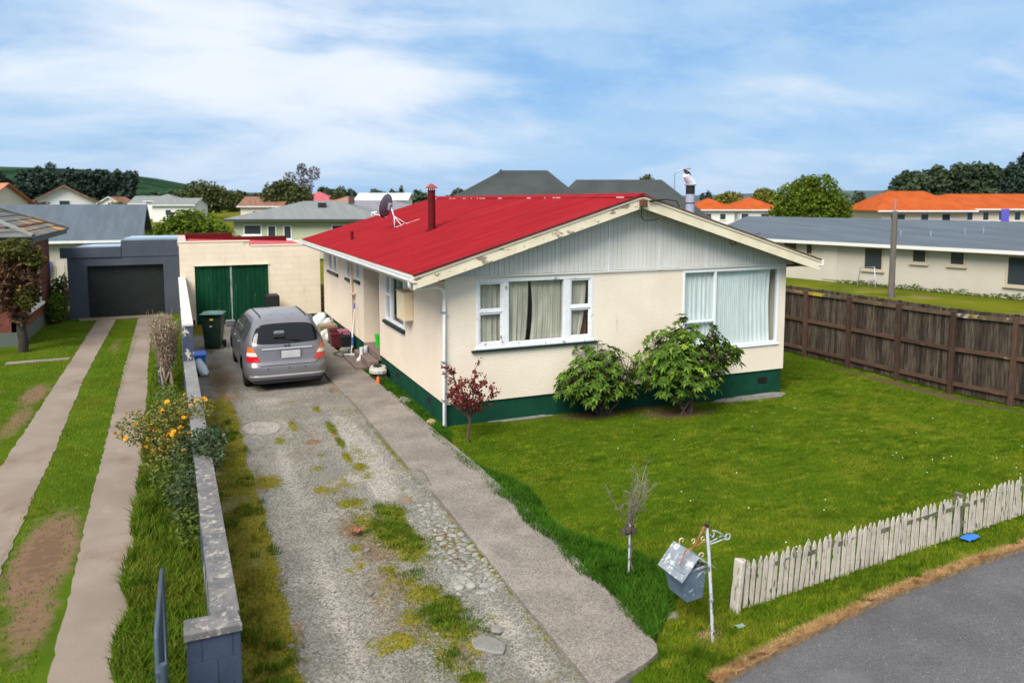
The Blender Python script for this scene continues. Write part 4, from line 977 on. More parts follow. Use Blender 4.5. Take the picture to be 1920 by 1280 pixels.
# plank doors
m_door = mat('green_door_paint', (.006, .055, .025), (.004, .042, .019), scale=3, rough=.7, spec=.08, rnd=.16, stretch=(3, 3, .3), layers=[((.42, .44, .38), 9, .68, .72, (3.0, 1, .07))])
m_doorst = mat('stripped_green_paint', (.02, .09, .05), (.35, .38, .33), scale=9, rough=.7, stretch=(3, 1, .12), lo=.42, hi=.5)
xm = 1.47
for a, b in ((dx0 + .01, xm - .03), (xm + .03, dx1 - .01)):
    leaf = MB().box(a, GY + .102, .03, b, GY + .108, dzt - .03).build('door', m_dark, gar); k = 8; wd = (b - a) / k; me = MB().box(0, 0, 0, wd - .008, .022, dzt - .07, bev=.003).mesh('plank', m_door); pl = root_loc(leaf)
    for i in range(k): put('plank', me, leaf, Vector((a + i * wd + .004, GY + .05 + .003 * ((i * 7) % 3), .04)) - pl)
MB().box(xm - .028, GY + .03, .04, xm + .028, GY + .072, dzt - .03, bev=.004).build('door_batten', m_doorst, gar)
MB().box(dx1 - .012, GY - .01, .0, dx1 + .028, GY + .1, dzt - .002).build('door_jamb', m_barge, gar); MB().box(dx0 - .028, GY - .01, .0, dx0 + .008, GY + .1, dzt - .002).build('door_jamb', m_barge, gar)
MB().box(dx0 + .01, GY + .112, .0, dx1 - .01, GY + .12, dzt).build('door_backing', m_dark, gar)
# ------------------------------------------------------------------ cars
CZ = [.20, .24, .30, .36, .42, .55, .60, .64, .72, .86, .97, 1.03, 1.08, 1.18, 1.28, 1.38, 1.46, 1.52, 1.56, 1.58]
CW = [.78, .82, .86, .88, .89, .895, .893, .885, .885, .875, .86, .845, .825, .785, .74, .69, .645, .60, .53, .42]
CR = [.12, .06, .01, .0, .0, .005, .02, .07, .085, .10, .115, .13, .16, .23, .30, .38, .47, .56, .70, 1.0]
CF = [4.5, 4.62, 4.70, 4.74, 4.75, 4.74, 4.72, 4.70, 4.62, 4.40, 4.05, 3.72, 3.52, 3.30, 3.05, 2.82, 2.62, 2.45, 2.28, 2.0]
CN = 9.0
def cprof(z): return np.interp(z, CZ, CW), np.interp(z, CZ, CR), np.interp(z, CZ, CF)
def c_rear(x, z, off=.004):
    h, a, b = cprof(z); L_ = (b - a) / 2; u = min(abs(x) / h, .999)
    return (a + b) / 2 - L_ * (1 - u ** CN) ** (1 / CN) - off
def c_front(x, z, off=.004):
    h, a, b = cprof(z); L_ = (b - a) / 2; u = min(abs(x) / h, .999)
    return (a + b) / 2 + L_ * (1 - u ** CN) ** (1 / CN) + off
def c_side(y, z, s, off=.004):
    h, a, b = cprof(z); L_ = (b - a) / 2; u = min(abs(y - (a + b) / 2) / L_, .999)
    return s * (h * (1 - u ** CN) ** (1 / CN) + off)
def c_top(x, y, off=.004):
    lo_, hi_ = .9, 1.585
    for _ in range(30):
        z = (lo_ + hi_) / 2; h, a, b = cprof(z); L_ = (b - a) / 2
        if (abs(x) / h) ** CN + (abs(y - (a + b) / 2) / L_) ** CN < 1: lo_ = z
        else: hi_ = z
    return lo_ + off
m_tyre = mat('tyre', (.016, .016, .017), rough=.8)
m_rim = mat('alloy_rim', (.38, .39, .41), rough=.35, metal=.7)
def car_glass(name, c): return mat(name, c, rough=.06, spec=.38)
def make_car(name, label, paint, group=None, full=True, loc=(0, 0, 0), rz=0.0):
    t = thing(name, label, 'car', loc, rz, group)
    zs = sorted(set(CZ + [.27, .33, .48, .68, .79, .91, 1.0, 1.13, 1.23, 1.33, 1.42, 1.49, 1.54])) if full else CZ
    n = 120 if full else 40; vs = []
    for z in zs:
        h, a, b = cprof(z); L_ = (b - a) / 2
        for k in range(n):
            th = 2 * PI * (k + .5) / n; c, s = math.cos(th), math.sin(th)
            vs.append((h * math.copysign(abs(c) ** (2 / CN), c), (a + b) / 2 + L_ * math.copysign(abs(s) ** (2 / CN), s), z))
    mb = MB(); k = len(zs); fs = [(i * n + j, i * n + (j + 1) % n, (i + 1) * n + (j + 1) % n, (i + 1) * n + j) for i in range(k - 1) for j in range(n)]
    mb.add(vs, fs, 0, True); mb.add(vs[:n], [tuple(range(n - 1, -1, -1))], 1)
    topv = vs[-n:]; cy = sum(v[1] for v in topv) / n
    mid = [(v[0] * .55, cy + (v[1] - cy) * .55, 1.592) for v in topv]; m0 = len(mb.v)
    mb.add(topv + mid + [(0, cy, 1.597)], [(j, (j + 1) % n, n + (j + 1) % n, n + j) for j in range(n)] + [(n + j, n + (j + 1) % n, 2 * n) for j in range(n)], 0, True)
    # weld, then cut the wheel arches
    import bmesh
    me = mb.mesh('body', [paint, m_black]); bm = bmesh.new(); bm.from_mesh(me); bmesh.ops.remove_doubles(bm, verts=bm.verts, dist=1e-4); bmesh.ops.recalc_face_normals(bm, faces=bm.faces); bm.to_mesh(me); bm.free()
    WY = (.93, 3.74)
    if full:
        cut = MB()
        for y in WY:
            for s in (-1, 1):
                cut.lathe([(.36, -.16), (.36, .16)], n=28, smooth=False, M=Matrix.Translation((s * .84, y, .33)) @ Matrix.Rotation(PI / 2, 4, 'Y'))
        ce = cut.mesh('cut', [m_black]); bm = bmesh.new(); bm.from_mesh(ce); bmesh.ops.remove_doubles(bm, verts=bm.verts, dist=1e-4); bmesh.ops.recalc_face_normals(bm, faces=bm.faces); bm.to_mesh(ce); bm.free()
        oc = put('cut', ce); ob = put('body', me); md = ob.modifiers.new('b', 'BOOLEAN'); md.operation = 'DIFFERENCE'; md.object = oc; md.solver = 'EXACT'
        try: md.material_mode = 'TRANSFER'
        except Exception: pass
        dg = bpy.context.evaluated_depsgraph_get(); me2 = bpy.data.meshes.new_from_object(ob.evaluated_get(dg)); bpy.data.objects.remove(ob); bpy.data.objects.remove(oc); me = me2
    body = put('body', me, t)
    def patch(nm, P, nu, nv, m, parent=t, flip=False):
        mb = MB(); mb.grid(P, nu, nv, 0, True, flip); return mb.build(nm, m, parent, False)
    G = car_glass('car_dark_glass', (.006, .007, .009)); GS = car_glass('car_side_glass', (.05, .055, .05))
    def rearwin(i, j, nu=25, nv=9, z0=1.05, z1=1.42, w0=.735, w1=.60):
        u = i / (nu - 1) * 2 - 1; v = j / (nv - 1); vv = abs(v * 2 - 1); w_ = (w0 + (w1 - w0) * v) * (1 - .045 * vv ** 6); z = z0 + (z1 - z0) * (v * (1 - .0) + .0) + .02 * (1 - u * u) * (v - .5) * 2
        z += -.03 * (abs(u) ** 8) * (v * 2 - 1); x = u * w_; return (x, c_rear(x, z), z)
    rw = patch('rear_window', rearwin, 25, 9, G)
    for s in (-1, 1):
        for y0, y1, m in ((.62, 1.42, GS), (1.52, 2.42, GS), (2.50, 3.22, GS)):
            def P(i, j):
                v = j / 5; z = 1.06 + .36 * v; y = y0 + (y1 - y0) * i / 7
                if y0 < 1: y = max(y, cprof(z)[1] + .30 + .0 * v) if i == 0 else max(y, cprof(z)[1] + .32 + (y1 - .95) * i / 7)
                if y0 > 2.45 and i > 3: y = min(y, cprof(z)[2] - .32)
                return (c_side(y, z, s), y, z)
            patch('side_window', P, 8, 6, m, t, s > 0)
    def wind(i, j):
        u = i / 14 * 2 - 1; v = j / 6; z = 1.06 + .38 * v; x = u * (.74 - .16 * v); return (x, c_front(x, z), z)
    patch('windscreen', wind, 15, 7, G, t, True)
    for y in WY:
        for s in (-1, 1):
            M = Matrix.Translation((s * .755, y, .315)) @ Matrix.Rotation(s * PI / 2, 4, 'Y')
            wh = MB().lathe([(.20, -.09), (.28, -.095), (.312, -.075), (.315, 0), (.312, .075), (.28, .095), (.215, .09)], n=28, M=M).build('wheel', m_tyre, t, False)
            mb = MB(); mb.lathe([(.215, .086), (.2, .06), (.06, .05), (.0, .06)], n=20, M=M, caps=False); mb.build('rim', m_rim, wh, False)
    red, amb, clr = mat('tail_red', (.55, .008, .012), rough=.12, spec=.7, coat=.5), mat('tail_amber', (.72, .13, .02), rough=.12, spec=.7, coat=.5), mat('tail_clear', (.75, .66, .62), rough=.12, spec=.7, coat=.5)
    for s in (-1, 1):
        tl = None
        for nm, z0, z1, m in (('red_lens', .67, .792, red), ('clear_lens', .794, .872, clr), ('amber_lens', .874, .985, amb)):
            def P(i, j):
                z = z0 + (z1 - z0) * j / 4; v = (z - .67) / .315; xi = .555 + .16 * v
                h, a, b = cprof(z); L_ = (b - a) / 2; yo = .30 - .03 * v
                t0 = math.acos((xi / h) ** (CN / 2)); t1 = math.asin((((a + b) / 2 - yo) / L_) ** (CN / 2)); th = t0 + (t1 - t0) * i / 23
                return (s * (h * math.cos(th) ** (2 / CN) + .006), (a + b) / 2 - L_ * math.sin(th) ** (2 / CN) - .006, z)
            if tl is None: tl = patch('tail_light', P, 24, 5, m, t, s < 0)
            else: patch(nm, P, 24, 5, m, tl, s < 0)
    if not full: return t
    chrome = mat('chrome', (.72, .73, .75), rough=.18, metal=.9)
    bmpr = mat('bumper_lip', (.40, .39, .41), rough=.3, metal=.4)
    patch('chrome_strip', lambda i, j: (-.53 + 1.06 * i / 20, c_rear(-.53 + 1.06 * i / 20, .93, .012 + .012 * math.sin(PI * j / 4)), .905 + .045 * j / 4), 21, 5, chrome)
    patch('plate_recess', lambda i, j: (-.16 + .47 * i / 6, c_rear(-.16 + .47 * i / 6, .8, .006), .70 + .20 * j / 3), 7, 4, mat('recess_paint', (.16, .15, .165), rough=.4, metal=.3))
    mb = MB(); mb.box(-.13, c_rear(0, .8, .026), .725, .27, c_rear(0, .8, .014), .885, bev=.004); mb.build('number_plate', mat('blank_plate', (.50, .50, .51), (.44, .44, .45), scale=6, rough=.5), t, False)
    mb = MB(); ye = c_rear(0, .985, .014)
    for a, b, c, d in ((-.04, .955, -.026, 1.015), (.026, .955, .04, 1.015), (-.026, .978, .026, .992), (-.058, .945, -.05, 1.02), (.05, .945, .058, 1.02), (-.05, .942, .05, .949)): mb.box(a, ye, b, c, ye + .012, d)
    mb.build('emblem', mat('dark_chrome', (.06, .06, .065), rough=.3, metal=.5), t, False)
    def seam(i, j):
        u = i / 30 * 2 - 1; x = u * .70; z = .585 + (max(0, abs(u) - .82) / .18) ** 1.3 * .085 + .012 * j; return (x, c_rear(x, z, .005), z)
    patch('tailgate_seam', seam, 31, 2, m_black)
    def lip(i, j):
        u = i / 30 * 2 - 1; z = .335 + .055 * j / 3; x = u * .80; return (x, c_rear(x, z, .016 + .012 * math.sin(PI * j / 3)), z)
    patch('bumper_lip', lip, 31, 4, bmpr)
    patch('under_bumper', lambda i, j: (-.72 + 1.44 * i / 10, c_rear(-.72 + 1.44 * i / 10, .27, .012), .205 + .075 * j), 11, 2, m_blackpl)
    for s in (-1, 1):
        patch('roof_strip', lambda i, j: (s * (.50 + .03 * j - .03 * (1 - i / 11)), .66 + 1.75 * i / 11, c_top(s * (.50 + .03 * j - .03 * (1 - i / 11)), .66 + 1.75 * i / 11, .008)), 12, 2, m_black, t, s < 0)
        patch('belt_trim', lambda i, j: (c_side(.7 + 2.6 * i / 16, 1.025 + .018 * j, s, .008), .7 + 2.6 * i / 16, 1.025 + .018 * j), 17, 2, m_black, t, s > 0)
        patch('rub_strip', lambda i, j: (c_side(1.35 + 1.95 * i / 16, .60 + .05 * j / 2, s, .014 if j == 1 else .004), 1.35 + 1.95 * i / 16, .60 + .05 * j / 2), 17, 3, paint, t, s > 0)
        for y in (1.47, 2.46): patch('pillar', lambda i, j: (c_side(y - .045 + .09 * i, 1.05 + .38 * j / 4, s, .007), y - .045 + .09 * i, 1.05 + .38 * j / 4), 2, 5, m_blackpl, t, s > 0)
        for y in (1.46, 2.47, 3.35):
            patch('door_seam', lambda i, j: (c_side(y + .01 * i, .32 + .70 * j / 6, s, .003), y + .01 * i, .32 + .70 * j / 6), 2, 7, m_black, t, s > 0)
        for y in (1.62, 2.62): mb = MB(); xx_ = c_side(y, .9, s, .0); mb.box(min(xx_, xx_ + s * .03), y - .09, .88, max(xx_, xx_ + s * .03), y + .09, .915, bev=.01); mb.build('door_handle', chrome, t, False)
        mb = MB(); xx_ = c_side(3.1, 1.08, s, 0); mb.box(min(xx_, xx_ + s * .24), 3.02, 1.03, max(xx_, xx_ + s * .24), 3.12, 1.19, bev=.03); mr_ = mb.build('side_mirror', paint, t, False)
        mb = MB(); a, b = sorted((xx_ + s * .05, xx_ + s * .22)); mb.box(a, 3.008, 1.055, b, 3.019, 1.17); mb.build('mirror_glass', mat('mirror_grey', (.32, .34, .33), rough=.08, metal=.8), mr_, False)
    for x in (-.24, 0, .24): patch('roof_rib', lambda i, j: (x + .02 * (j - 1), .85 + 1.5 * i / 9, c_top(x + .02 * (j - 1), .85 + 1.5 * i / 9, .007 if j == 1 else .001)), 10, 3, paint)
    mb = MB(); pts = [(.30, c_rear(.3, 1.09, .02), 1.085), (.22, c_rear(.22, 1.1, .03), 1.105), (-.22, c_rear(-.2, 1.17, .02), 1.15)]; mb.tube(pts, [.016, .012, .009], 6); mb.build('rear_wiper', m_blackpl, t, False)
    mb = MB(); y_ = c_rear(-.14, 1.25, 0); mb.box(-.27, y_ - .11, 1.15, -.02, y_ + .0, 1.215, bev=.02); mb.box(-.26, y_ - .09, 1.216, -.03, y_ + .03, 1.30, bev=.025, mi=1); mb.build('parking_mirror', [m_blackpl, mat('mirror_cap', (.17, .19, .21), rough=.3, metal=.3)], t, False)
    mb = MB()
    for x in (-.42, .02, .36): mb.lathe([(.014, 0), (.014, .006)], n=8, M=Matrix.Translation((x, c_rear(x, .52, .001), .52)) @ Matrix.Rotation(PI / 2, 4, 'X'))
    mb.build('parking_sensors', m_black, t, False)
    mb = MB(); mb.tube([(.45, .12, .22), (.45, .5, .22)], .03, 8); mb.build('exhaust', m_galv, t, False)
    return t
m_silver = mat('silver_paint', (.235, .222, .238), (.21, .198, .213), scale=2, rough=.32, metal=.5, spec=.5, coat=.35, layers=[((.22, .20, .19), 2.5, .66, .85)])
make_car('parked_car', 'silver people carrier seen from behind, parked on the gravel driveway beside the house', m_silver, loc=(2.02, 16.95, -.02), rz=R(1.0))

# ------------------------------------------------------------------ block wall along the drive
bw = thing('block_wall', 'low navy painted block wall with lichen spotted cap beside the gravel driveway', 'wall', (.2, 6.0, 0))
m_navy = mat('navy_block_paint', (.045, .062, .105), (.035, .05, .085), scale=4, rough=.6, bump=.2, bscale=40, layers=[((.5, .52, .52), 26, .735, .75)])
m_navyold = mat('flaking_navy_paint', (.045, .062, .105), (.04, .055, .09), scale=4, rough=.7, bump=.25, bscale=40, layers=[((.50, .46, .38), 7, .56, .60)])
m_cap = mat('lichen_cap', (.17, .16, .155), (.115, .112, .115), scale=6, rough=.95, spec=.1, bump=.35, bscale=50, layers=[((.34, .31, .265), 17, .53, .64), ((.08, .08, .085), 9, .60, .70), ((.36, .28, .2), 3, .66, .85)])
m_cap2 = mat('grey_cap', (.21, .205, .20), (.165, .16, .16), scale=3, rough=.85, bump=.2, bscale=40, layers=[((.38, .37, .34), 8, .64, .7)])
MB().prism([(.115, 6.22), (.295, 6.22), (.135, 16.75), (-.045, 16.75)], 'z', -.1, .80).build('wall', m_navyold, bw)
MB().box(-.075, 6.035, -.1, .295, 6.219, .80).build('wall', m_navy, bw)
MB().prism([(-.10, 6.0), (.315, 6.0), (.295, 6.235), (-.10, 6.235)], 'z', .802, .853).build('coping', m_cap, bw)
MB().prism([(.10, 6.237), (.31, 6.237), (.235, 11.2), (.025, 11.2)], 'z', .802, .851).build('coping', m_cap, bw)
MB().prism([(.024, 11.205), (.234, 11.205), (.15, 16.75), (-.06, 16.75)], 'z', .802, .850).build('coping', m_cap2, bw)
block_wall(bw, 'block', m_navy, (-.085, 6.022, 0), (1, 0, 0), (0, -1, 0), 0, .39, -.0, lambda u: .80, [], bw=.4 * .55, bh=.2, gap=.003, th=.012, bv=.002)
hb = MB(); hb.prism([(-.06, 16.76), (.14, 16.76), (.05, 27.18), (-.15, 27.18)], 'z', -.1, 1.57); hb.build('wall', m_navyold, bw)
MB().prism([(-.065, 16.75), (.145, 16.75), (.055, 27.18), (-.155, 27.18)], 'z', 1.571, 1.615).build('coping', mat('flaking_white_cap', (.66, .58, .53), (.60, .52, .47), scale=4, rough=.8, bump=.2, layers=[((.25, .22, .19), 8, .60, .66, (1, .5, 1))]), bw)

# ------------------------------------------------------------------ timber paling fence
fe = thing('paling_fence', 'weathered dark timber paling fence along the right side of the lawn', 'fence', (15.7, 12, -.2))
m_pal = mat('grey_paling', (.085, .064, .046), (.032, .024, .018), scale=5, rough=.9, bump=.4, bscale=30, stretch=(4, 4, .5), vstretch=(4, 4, .35), rnd=.55, layers=[((.13, .11, .09), 6, .58, .75, (3, 3, .3)), ((.03, .022, .018), 4, .64, .8, (3, 3, .4))])
m_rail = mat('fence_rail', (.10, .052, .032), (.065, .036, .023), scale=6, rough=.9, bump=.35, bscale=30, stretch=(2, .4, 3), rnd=.2, layers=[((.26, .22, .15), 5, .62, .72, (2, .4, 2))])
m_lich = mat('lichened_rail', (.12, .08, .05), (.08, .055, .035), scale=6, rough=.9, bump=.35, bscale=30, layers=[((.40, .30, .03), 1.4, .54, .62, (1, .7, 1)), ((.42, .42, .35), 4, .60, .66)])
m_fpost = mat('fence_post', (.085, .046, .03), (.055, .032, .022), scale=7, rough=.9, bump=.4, bscale=30, stretch=(3, 3, .4), rnd=.25, layers=[((.18, .15, .06), 3, .6, .8)])
FX = 15.7
def yz(y): return Z(FX, y)
posts = [7.35, 8.8, 10.23, 11.6, 13.0, 14.47, 15.98, 17.5, 19.0]
pm = MB().box(-.05, -.05, -.1, .05, .05, 1.87, bev=.008).mesh('post', m_fpost)
for y in posts: put('post', pm, fe, (-.06, y - 12, yz(y) + .2), (rng.normal(0, .008), rng.normal(0, .012), 0))
for y0_, y1_ in zip(posts[:-1], posts[1:]):
    for k, (zc, m) in enumerate(((.20, m_rail), (.98, m_rail), (1.74, m_lich))):
        d = rng.normal(0, .006); a, b = yz(y0_), yz(y1_); mb = MB(); xs0, xs1 = FX - .055 + (.0 if k else .004), FX - .008
        vs = [(xs0, y0_ + .051, a + zc + d), (xs1, y0_ + .051, a + zc + d), (xs1, y1_ - .051, b + zc), (xs0, y1_ - .051, b + zc)]
        vs += [(v[0], v[1], v[2] + .085) for v in vs]
        mb.add(vs, [(3, 2, 1, 0), (4, 5, 6, 7), (0, 1, 5, 4), (1, 2, 6, 5), (2, 3, 7, 6), (3, 0, 4, 7)]); mb.build('rail', m, fe)
pals = [MB().box(0, 0, 0, .018, .094 + .004 * k, 1.86 + .005 * k).mesh('paling', m_pal) for k in range(4)]
y = 6.5
while y < 19.4:
    k = int(rng.integers(4)); put('paling', pals[k], fe, (.0 + rng.uniform(0, .006), y - 12, yz(y) + .2 + .05 + rng.normal(0, .006)), (rng.normal(0, .004), 0, rng.normal(0, .02))); y += .095 + .004 * k + max(0, rng.normal(-.001, .003))

# ------------------------------------------------------------------ white picket fence
pf = thing('picket_fence', 'low peeling white picket fence leaning along the front lawn', 'fence', (4.92, 5.86, 0))
m_pick = mat('flaking_picket_paint', (.52, .465, .395), (.44, .39, .325), scale=8, rough=.75, bump=.3, bscale=40, rnd=.07,
             layers=[((.06, .053, .03), 20, .585, .63, (1.4, 1.4, .25)), ((.30, .27, .21), 24, .59, .66, (1, 1, .4)), ((.13, .14, .06), 2.2, .63, .8)])
m_pickdk = mat('bare_grey_timber', (.16, .15, .10), (.09, .085, .055), scale=10, rough=.9, bump=.4, bscale=40, layers=[((.55, .52, .45), 8, .60, .68)])
ang = math.atan2(.085, 1); PL = 7.3
def fp(s, off=0): return (s * math.cos(ang) - off * math.sin(ang), s * math.sin(ang) + off * math.cos(ang))
pk = []
for k in range(6):
    r = random.Random(k + 3); w_ = .0275 + r.uniform(-.002, .002); h = .50 + r.uniform(-.012, .012); t_ = .005; mb = MB()
    tipx = r.uniform(-.008, .008); pts = [(-w_, 0), (w_, 0), (w_ + r.uniform(-.002, .002), h - .055), (tipx + .006, h + r.uniform(-.008, .01)), (tipx - .006, h), (-w_, h - .06 + r.uniform(-.01, .01))]
    mb.prism(pts, 'y', -t_, t_); pk.append(mb.mesh('picket', m_pick))
s = .14; i = 0
while s < PL:
    if not (3.66 < s < 3.73):
        x, y = fp(s, -.03); put('picket', pk[int(rng.integers(6))], pf, (x, y, .02 + rng.normal(0, .008)), (rng.normal(-.03, .02), .10 + rng.normal(0, .012), ang + rng.normal(0, .03)))
    s += .0795 + rng.normal(0, .002); i += 1
for zc in (.12, .36):
    a, b = fp(.08, .0), fp(PL, .0); mb = MB(); M = Matrix.Rotation(ang, 4, 'Z'); mb.box(.1, -.018, zc, PL, .022, zc + .05, M=M); mb.build('rail', m_pickdk, pf, False)
M = Matrix.Rotation(ang, 4, 'Z')
MB().box(.0, -.06, -.05, .055, .05, .54, M=M @ Matrix.Rotation(R(5.5), 4, 'Y'), bev=.008).build('post', m_pick, pf, False)
MB().box(.06, -.02, -.05, .11, .06, .53, M=M @ Matrix.Rotation(R(5.5), 4, 'Y'), bev=.006).build('post', m_pickdk, pf, False)
for s in (3.70, 6.4): MB().box(s - .025, -.035, -.05, s + .025, .06, .55, M=M, bev=.006).build('post', m_pickdk, pf, False)

# ------------------------------------------------------------------ letterbox
lb = thing('letterbox', 'grey tin letterbox shaped like a little house on a white scrolled post', 'letterbox', (4.4, 5.5, 0))
m_tin = mat('blue_grey_tin', (.13, .18, .235), (.09, .13, .175), scale=5, rough=.65, metal=.1, bump=.08, layers=[((.42, .44, .45), 9, .60, .64, (1, 1, 1.4)), ((.17, .195, .22), 3, .55, .8)])
m_tinroof = mat('tin_roof', (.25, .275, .305), (.19, .215, .25), scale=6, rough=.65, metal=.1, layers=[((.55, .55, .54), 11, .54, .60), ((.30, .20, .13), 5, .70, .78)])
m_rust = mat('rusty_iron', (.24, .085, .035), (.36, .16, .08), scale=30, rough=.8)
m_pole = mat('peeling_pole', (.50, .52, .55), (.42, .44, .48), scale=12, rough=.6, layers=[((.07, .08, .11), 26, .54, .60, (1, 1, .5)), ((.35, .28, .22), 14, .68, .72)])
post = MB().tube([(4.405, 5.50, -.05), (4.395, 5.53, .40), (4.378, 5.56, .85), (4.365, 5.585, 1.10)], .0155, 10).build('post', m_pole, lb)
MB().tube([(4.365, 5.585, 1.095), (4.364, 5.586, 1.125)], .021, 10).build('post_cap', m_blackpl, post)
MB().tube([(4.395, 5.53, .395), (4.395, 5.53, .415)], .022, 10).build('clamp', m_galv, post)
# box: front face y=5.60, leaning a little
x0t, x1t, x0b, x1b, yf_, yb_, zb, ze = 4.125, 4.385, 4.185, 4.365, 5.60, 5.93, .385, .68
fz = lambda x: ze + (x - x0t) / (x1t - x0t) * .03
mb = MB()
A = [(x0b, yf_ + .02, zb), (x1b, yf_ + .02, zb + .012), (x1b, yb_ - .03, zb + .012), (x0b, yb_ - .03, zb)]; B = [(x0t, yf_, ze), (x1t, yf_, ze + .03), (x1t, yb_, ze + .03), (x0t, yb_, ze)]
mb.add(A + B, [(3, 2, 1, 0), (0, 1, 5, 4), (1, 2, 6, 5), (2, 3, 7, 6), (3, 0, 4, 7)])
ax, az = 4.262, .81
mb.add([(x0t + .015, yf_ + .035, ze + .004), (x1t - .01, yf_ + .035, ze + .03), (ax, yf_ + .035, az), (x0t + .015, yb_ - .02, ze + .004), (x1t - .01, yb_ - .02, ze + .03), (ax, yb_ - .02, az)], [(0, 1, 2), (5, 4, 3)])
box = mb.build('box', m_tin, lb)
MB().box(x0t + .004, yf_ - .008, ze - .006, x1t + .004, yf_ + .012, ze + .012, M=Matrix.Translation((x0t, 0, ze)) @ Matrix.Rotation(R(-6), 4, 'Y') @ Matrix.Translation((-x0t, 0, -ze))).build('slot_ledge', m_tinroof, box)
mb = MB()   # curled ornament in the gable
mb.tube([(4.215 + .028 * math.cos(a), yf_ + .02, .735 + .028 * math.sin(a)) for a in np.linspace(0, 5, 12)], .005, 5); mb.tube([(4.305 + .024 * math.cos(a), yf_ + .02, .742 + .024 * math.sin(a)) for a in np.linspace(3, 8, 12)], .005, 5)
mb.build('gable_scroll', m_tinroof, box)
for nm, (xe, ze_) in (('roof_sheet', (4.083, .625)), ('roof_sheet', (4.468, .69))):
    mb = MB(); v = [(ax, yf_ - .045, az + .018), (xe, yf_ - .045, ze_), (xe, yb_ + .02, ze_), (ax, yb_ + .02, az + .018)]; mb.add(v + [(p[0], p[1], p[2] - .006) for p in v], [(0, 1, 2, 3) if xe < ax else (3, 2, 1, 0), (7, 6, 5, 4) if xe < ax else (4, 5, 6, 7), (0, 4, 5, 1), (1, 5, 6, 2), (2, 6, 7, 3)]); mb.build(nm, m_tinroof, lb)
def scroll(cx, cz, r0, r1, a0, a1, y, n=16): return [(cx + (r0 + (r1 - r0) * k / (n - 1)) * math.cos(a0 + (a1 - a0) * k / (n - 1)), y, cz + (r0 + (r1 - r0) * k / (n - 1)) * math.sin(a0 + (a1 - a0) * k / (n - 1))) for k in range(n)]
def ribbon(mb, pts, wd=.007, th=.003):
    mb.tube(pts, .0055, 6); return mb
yb2 = 5.575
mb = MB(); ribbon(mb, [(4.38, yb2, .925), (4.48, yb2, .935), (4.56, yb2, .95)] + scroll(4.60, .968, .035, .018, R(-120), R(260), yb2)); ribbon(mb, [(4.385, yb2, .945), (4.45, yb2, .96), (4.53, yb2, .985)] + scroll(4.565, .955, .02, .01, R(110), R(-160), yb2, 10))
ribbon(mb, scroll(4.415, 1.015, .012, .038, R(-200), R(90), yb2, 12) + [(4.45, yb2, 1.05), (4.50, yb2, 1.02), (4.545, yb2, .99)])
mb.build('bracket', m_pole, lb)
mb = MB(); mb.tube([(4.37, yb2, .97), (4.30, yb2, .96), (4.22, yb2 + .02, .915), (4.18, yb2 + .08, .87), (4.13, yb2 + .06, .79), (4.10, yb2 + .04, .76)], .007, 6); mb.tube([(4.33, yb2, 1.10), (4.285, yb2, 1.04), (4.24, yb2, .96), (4.21, yb2 + .02, .905)], .007, 6)
ribbon(mb, scroll(4.33, 1.075, .012, .034, R(-150), R(160), yb2, 12)); mb.build('rusty_bracket', m_rust, lb)
m_fadedrust = mat('faded_iron', (.50, .36, .24), (.60, .50, .38), scale=30, rough=.7)
mb = MB(); ribbon(mb, scroll(4.12, .99, .012, .034, R(-60), R(220), yb2 + .05, 12)); ribbon(mb, scroll(4.32, .99, .01, .028, R(0), R(-280), yb2, 12)); ribbon(mb, scroll(4.22, .985, .01, .026, R(180), R(-90), yb2 + .02, 12)); ribbon(mb, scroll(4.31, .835, .01, .034, R(-90), R(170), yb2, 12)); mb.build('scrolls', m_fadedrust, lb)
lump(MB(), 4.30, 6.02, .01, .10, .06, .03, 8).build('flat_stone', m_slab).update_tag(); tag(bpy.data.objects['flat_stone'], 'flat stone half buried in grass behind the letterbox', 'stone')

# ------------------------------------------------------------------ gate leaf at the left, seen end on
gt = thing('gate', 'dark blue steel gate leaf standing open beside the low wall pillar', 'gate', (-.26, 5.7, 0))
m_gate = mat('blue_grey_steel', (.06, .085, .115), (.05, .07, .095), scale=10, rough=.45, layers=[((.28, .30, .31), 14, .66, .74)])
MB().tube([(-.235, 5.72, -.05), (-.235, 5.72, .83)], .026, 12).build('post', m_gate, gt)
mb = MB(); mb.tube([(-.275, 5.80, .12), (-.275, 5.80, .98), (-.275, 5.84, 1.02), (-.262, 6.9, .99), (-.262, 6.93, .94), (-.262, 6.93, .12), (-.275, 5.80, .12)], .017, 8); fr = mb.build('frame', m_gate, gt)
for k in range(9): MB().tube([(-.27, 5.9 + k * .115, .12), (-.27, 5.9 + k * .115, .99)], .006, 6).build('rod', m_gate, gt)
MB().box(-.29, 5.70, .74, -.235, 5.80, .79, bev=.006).build('hinge', m_gate, gt)

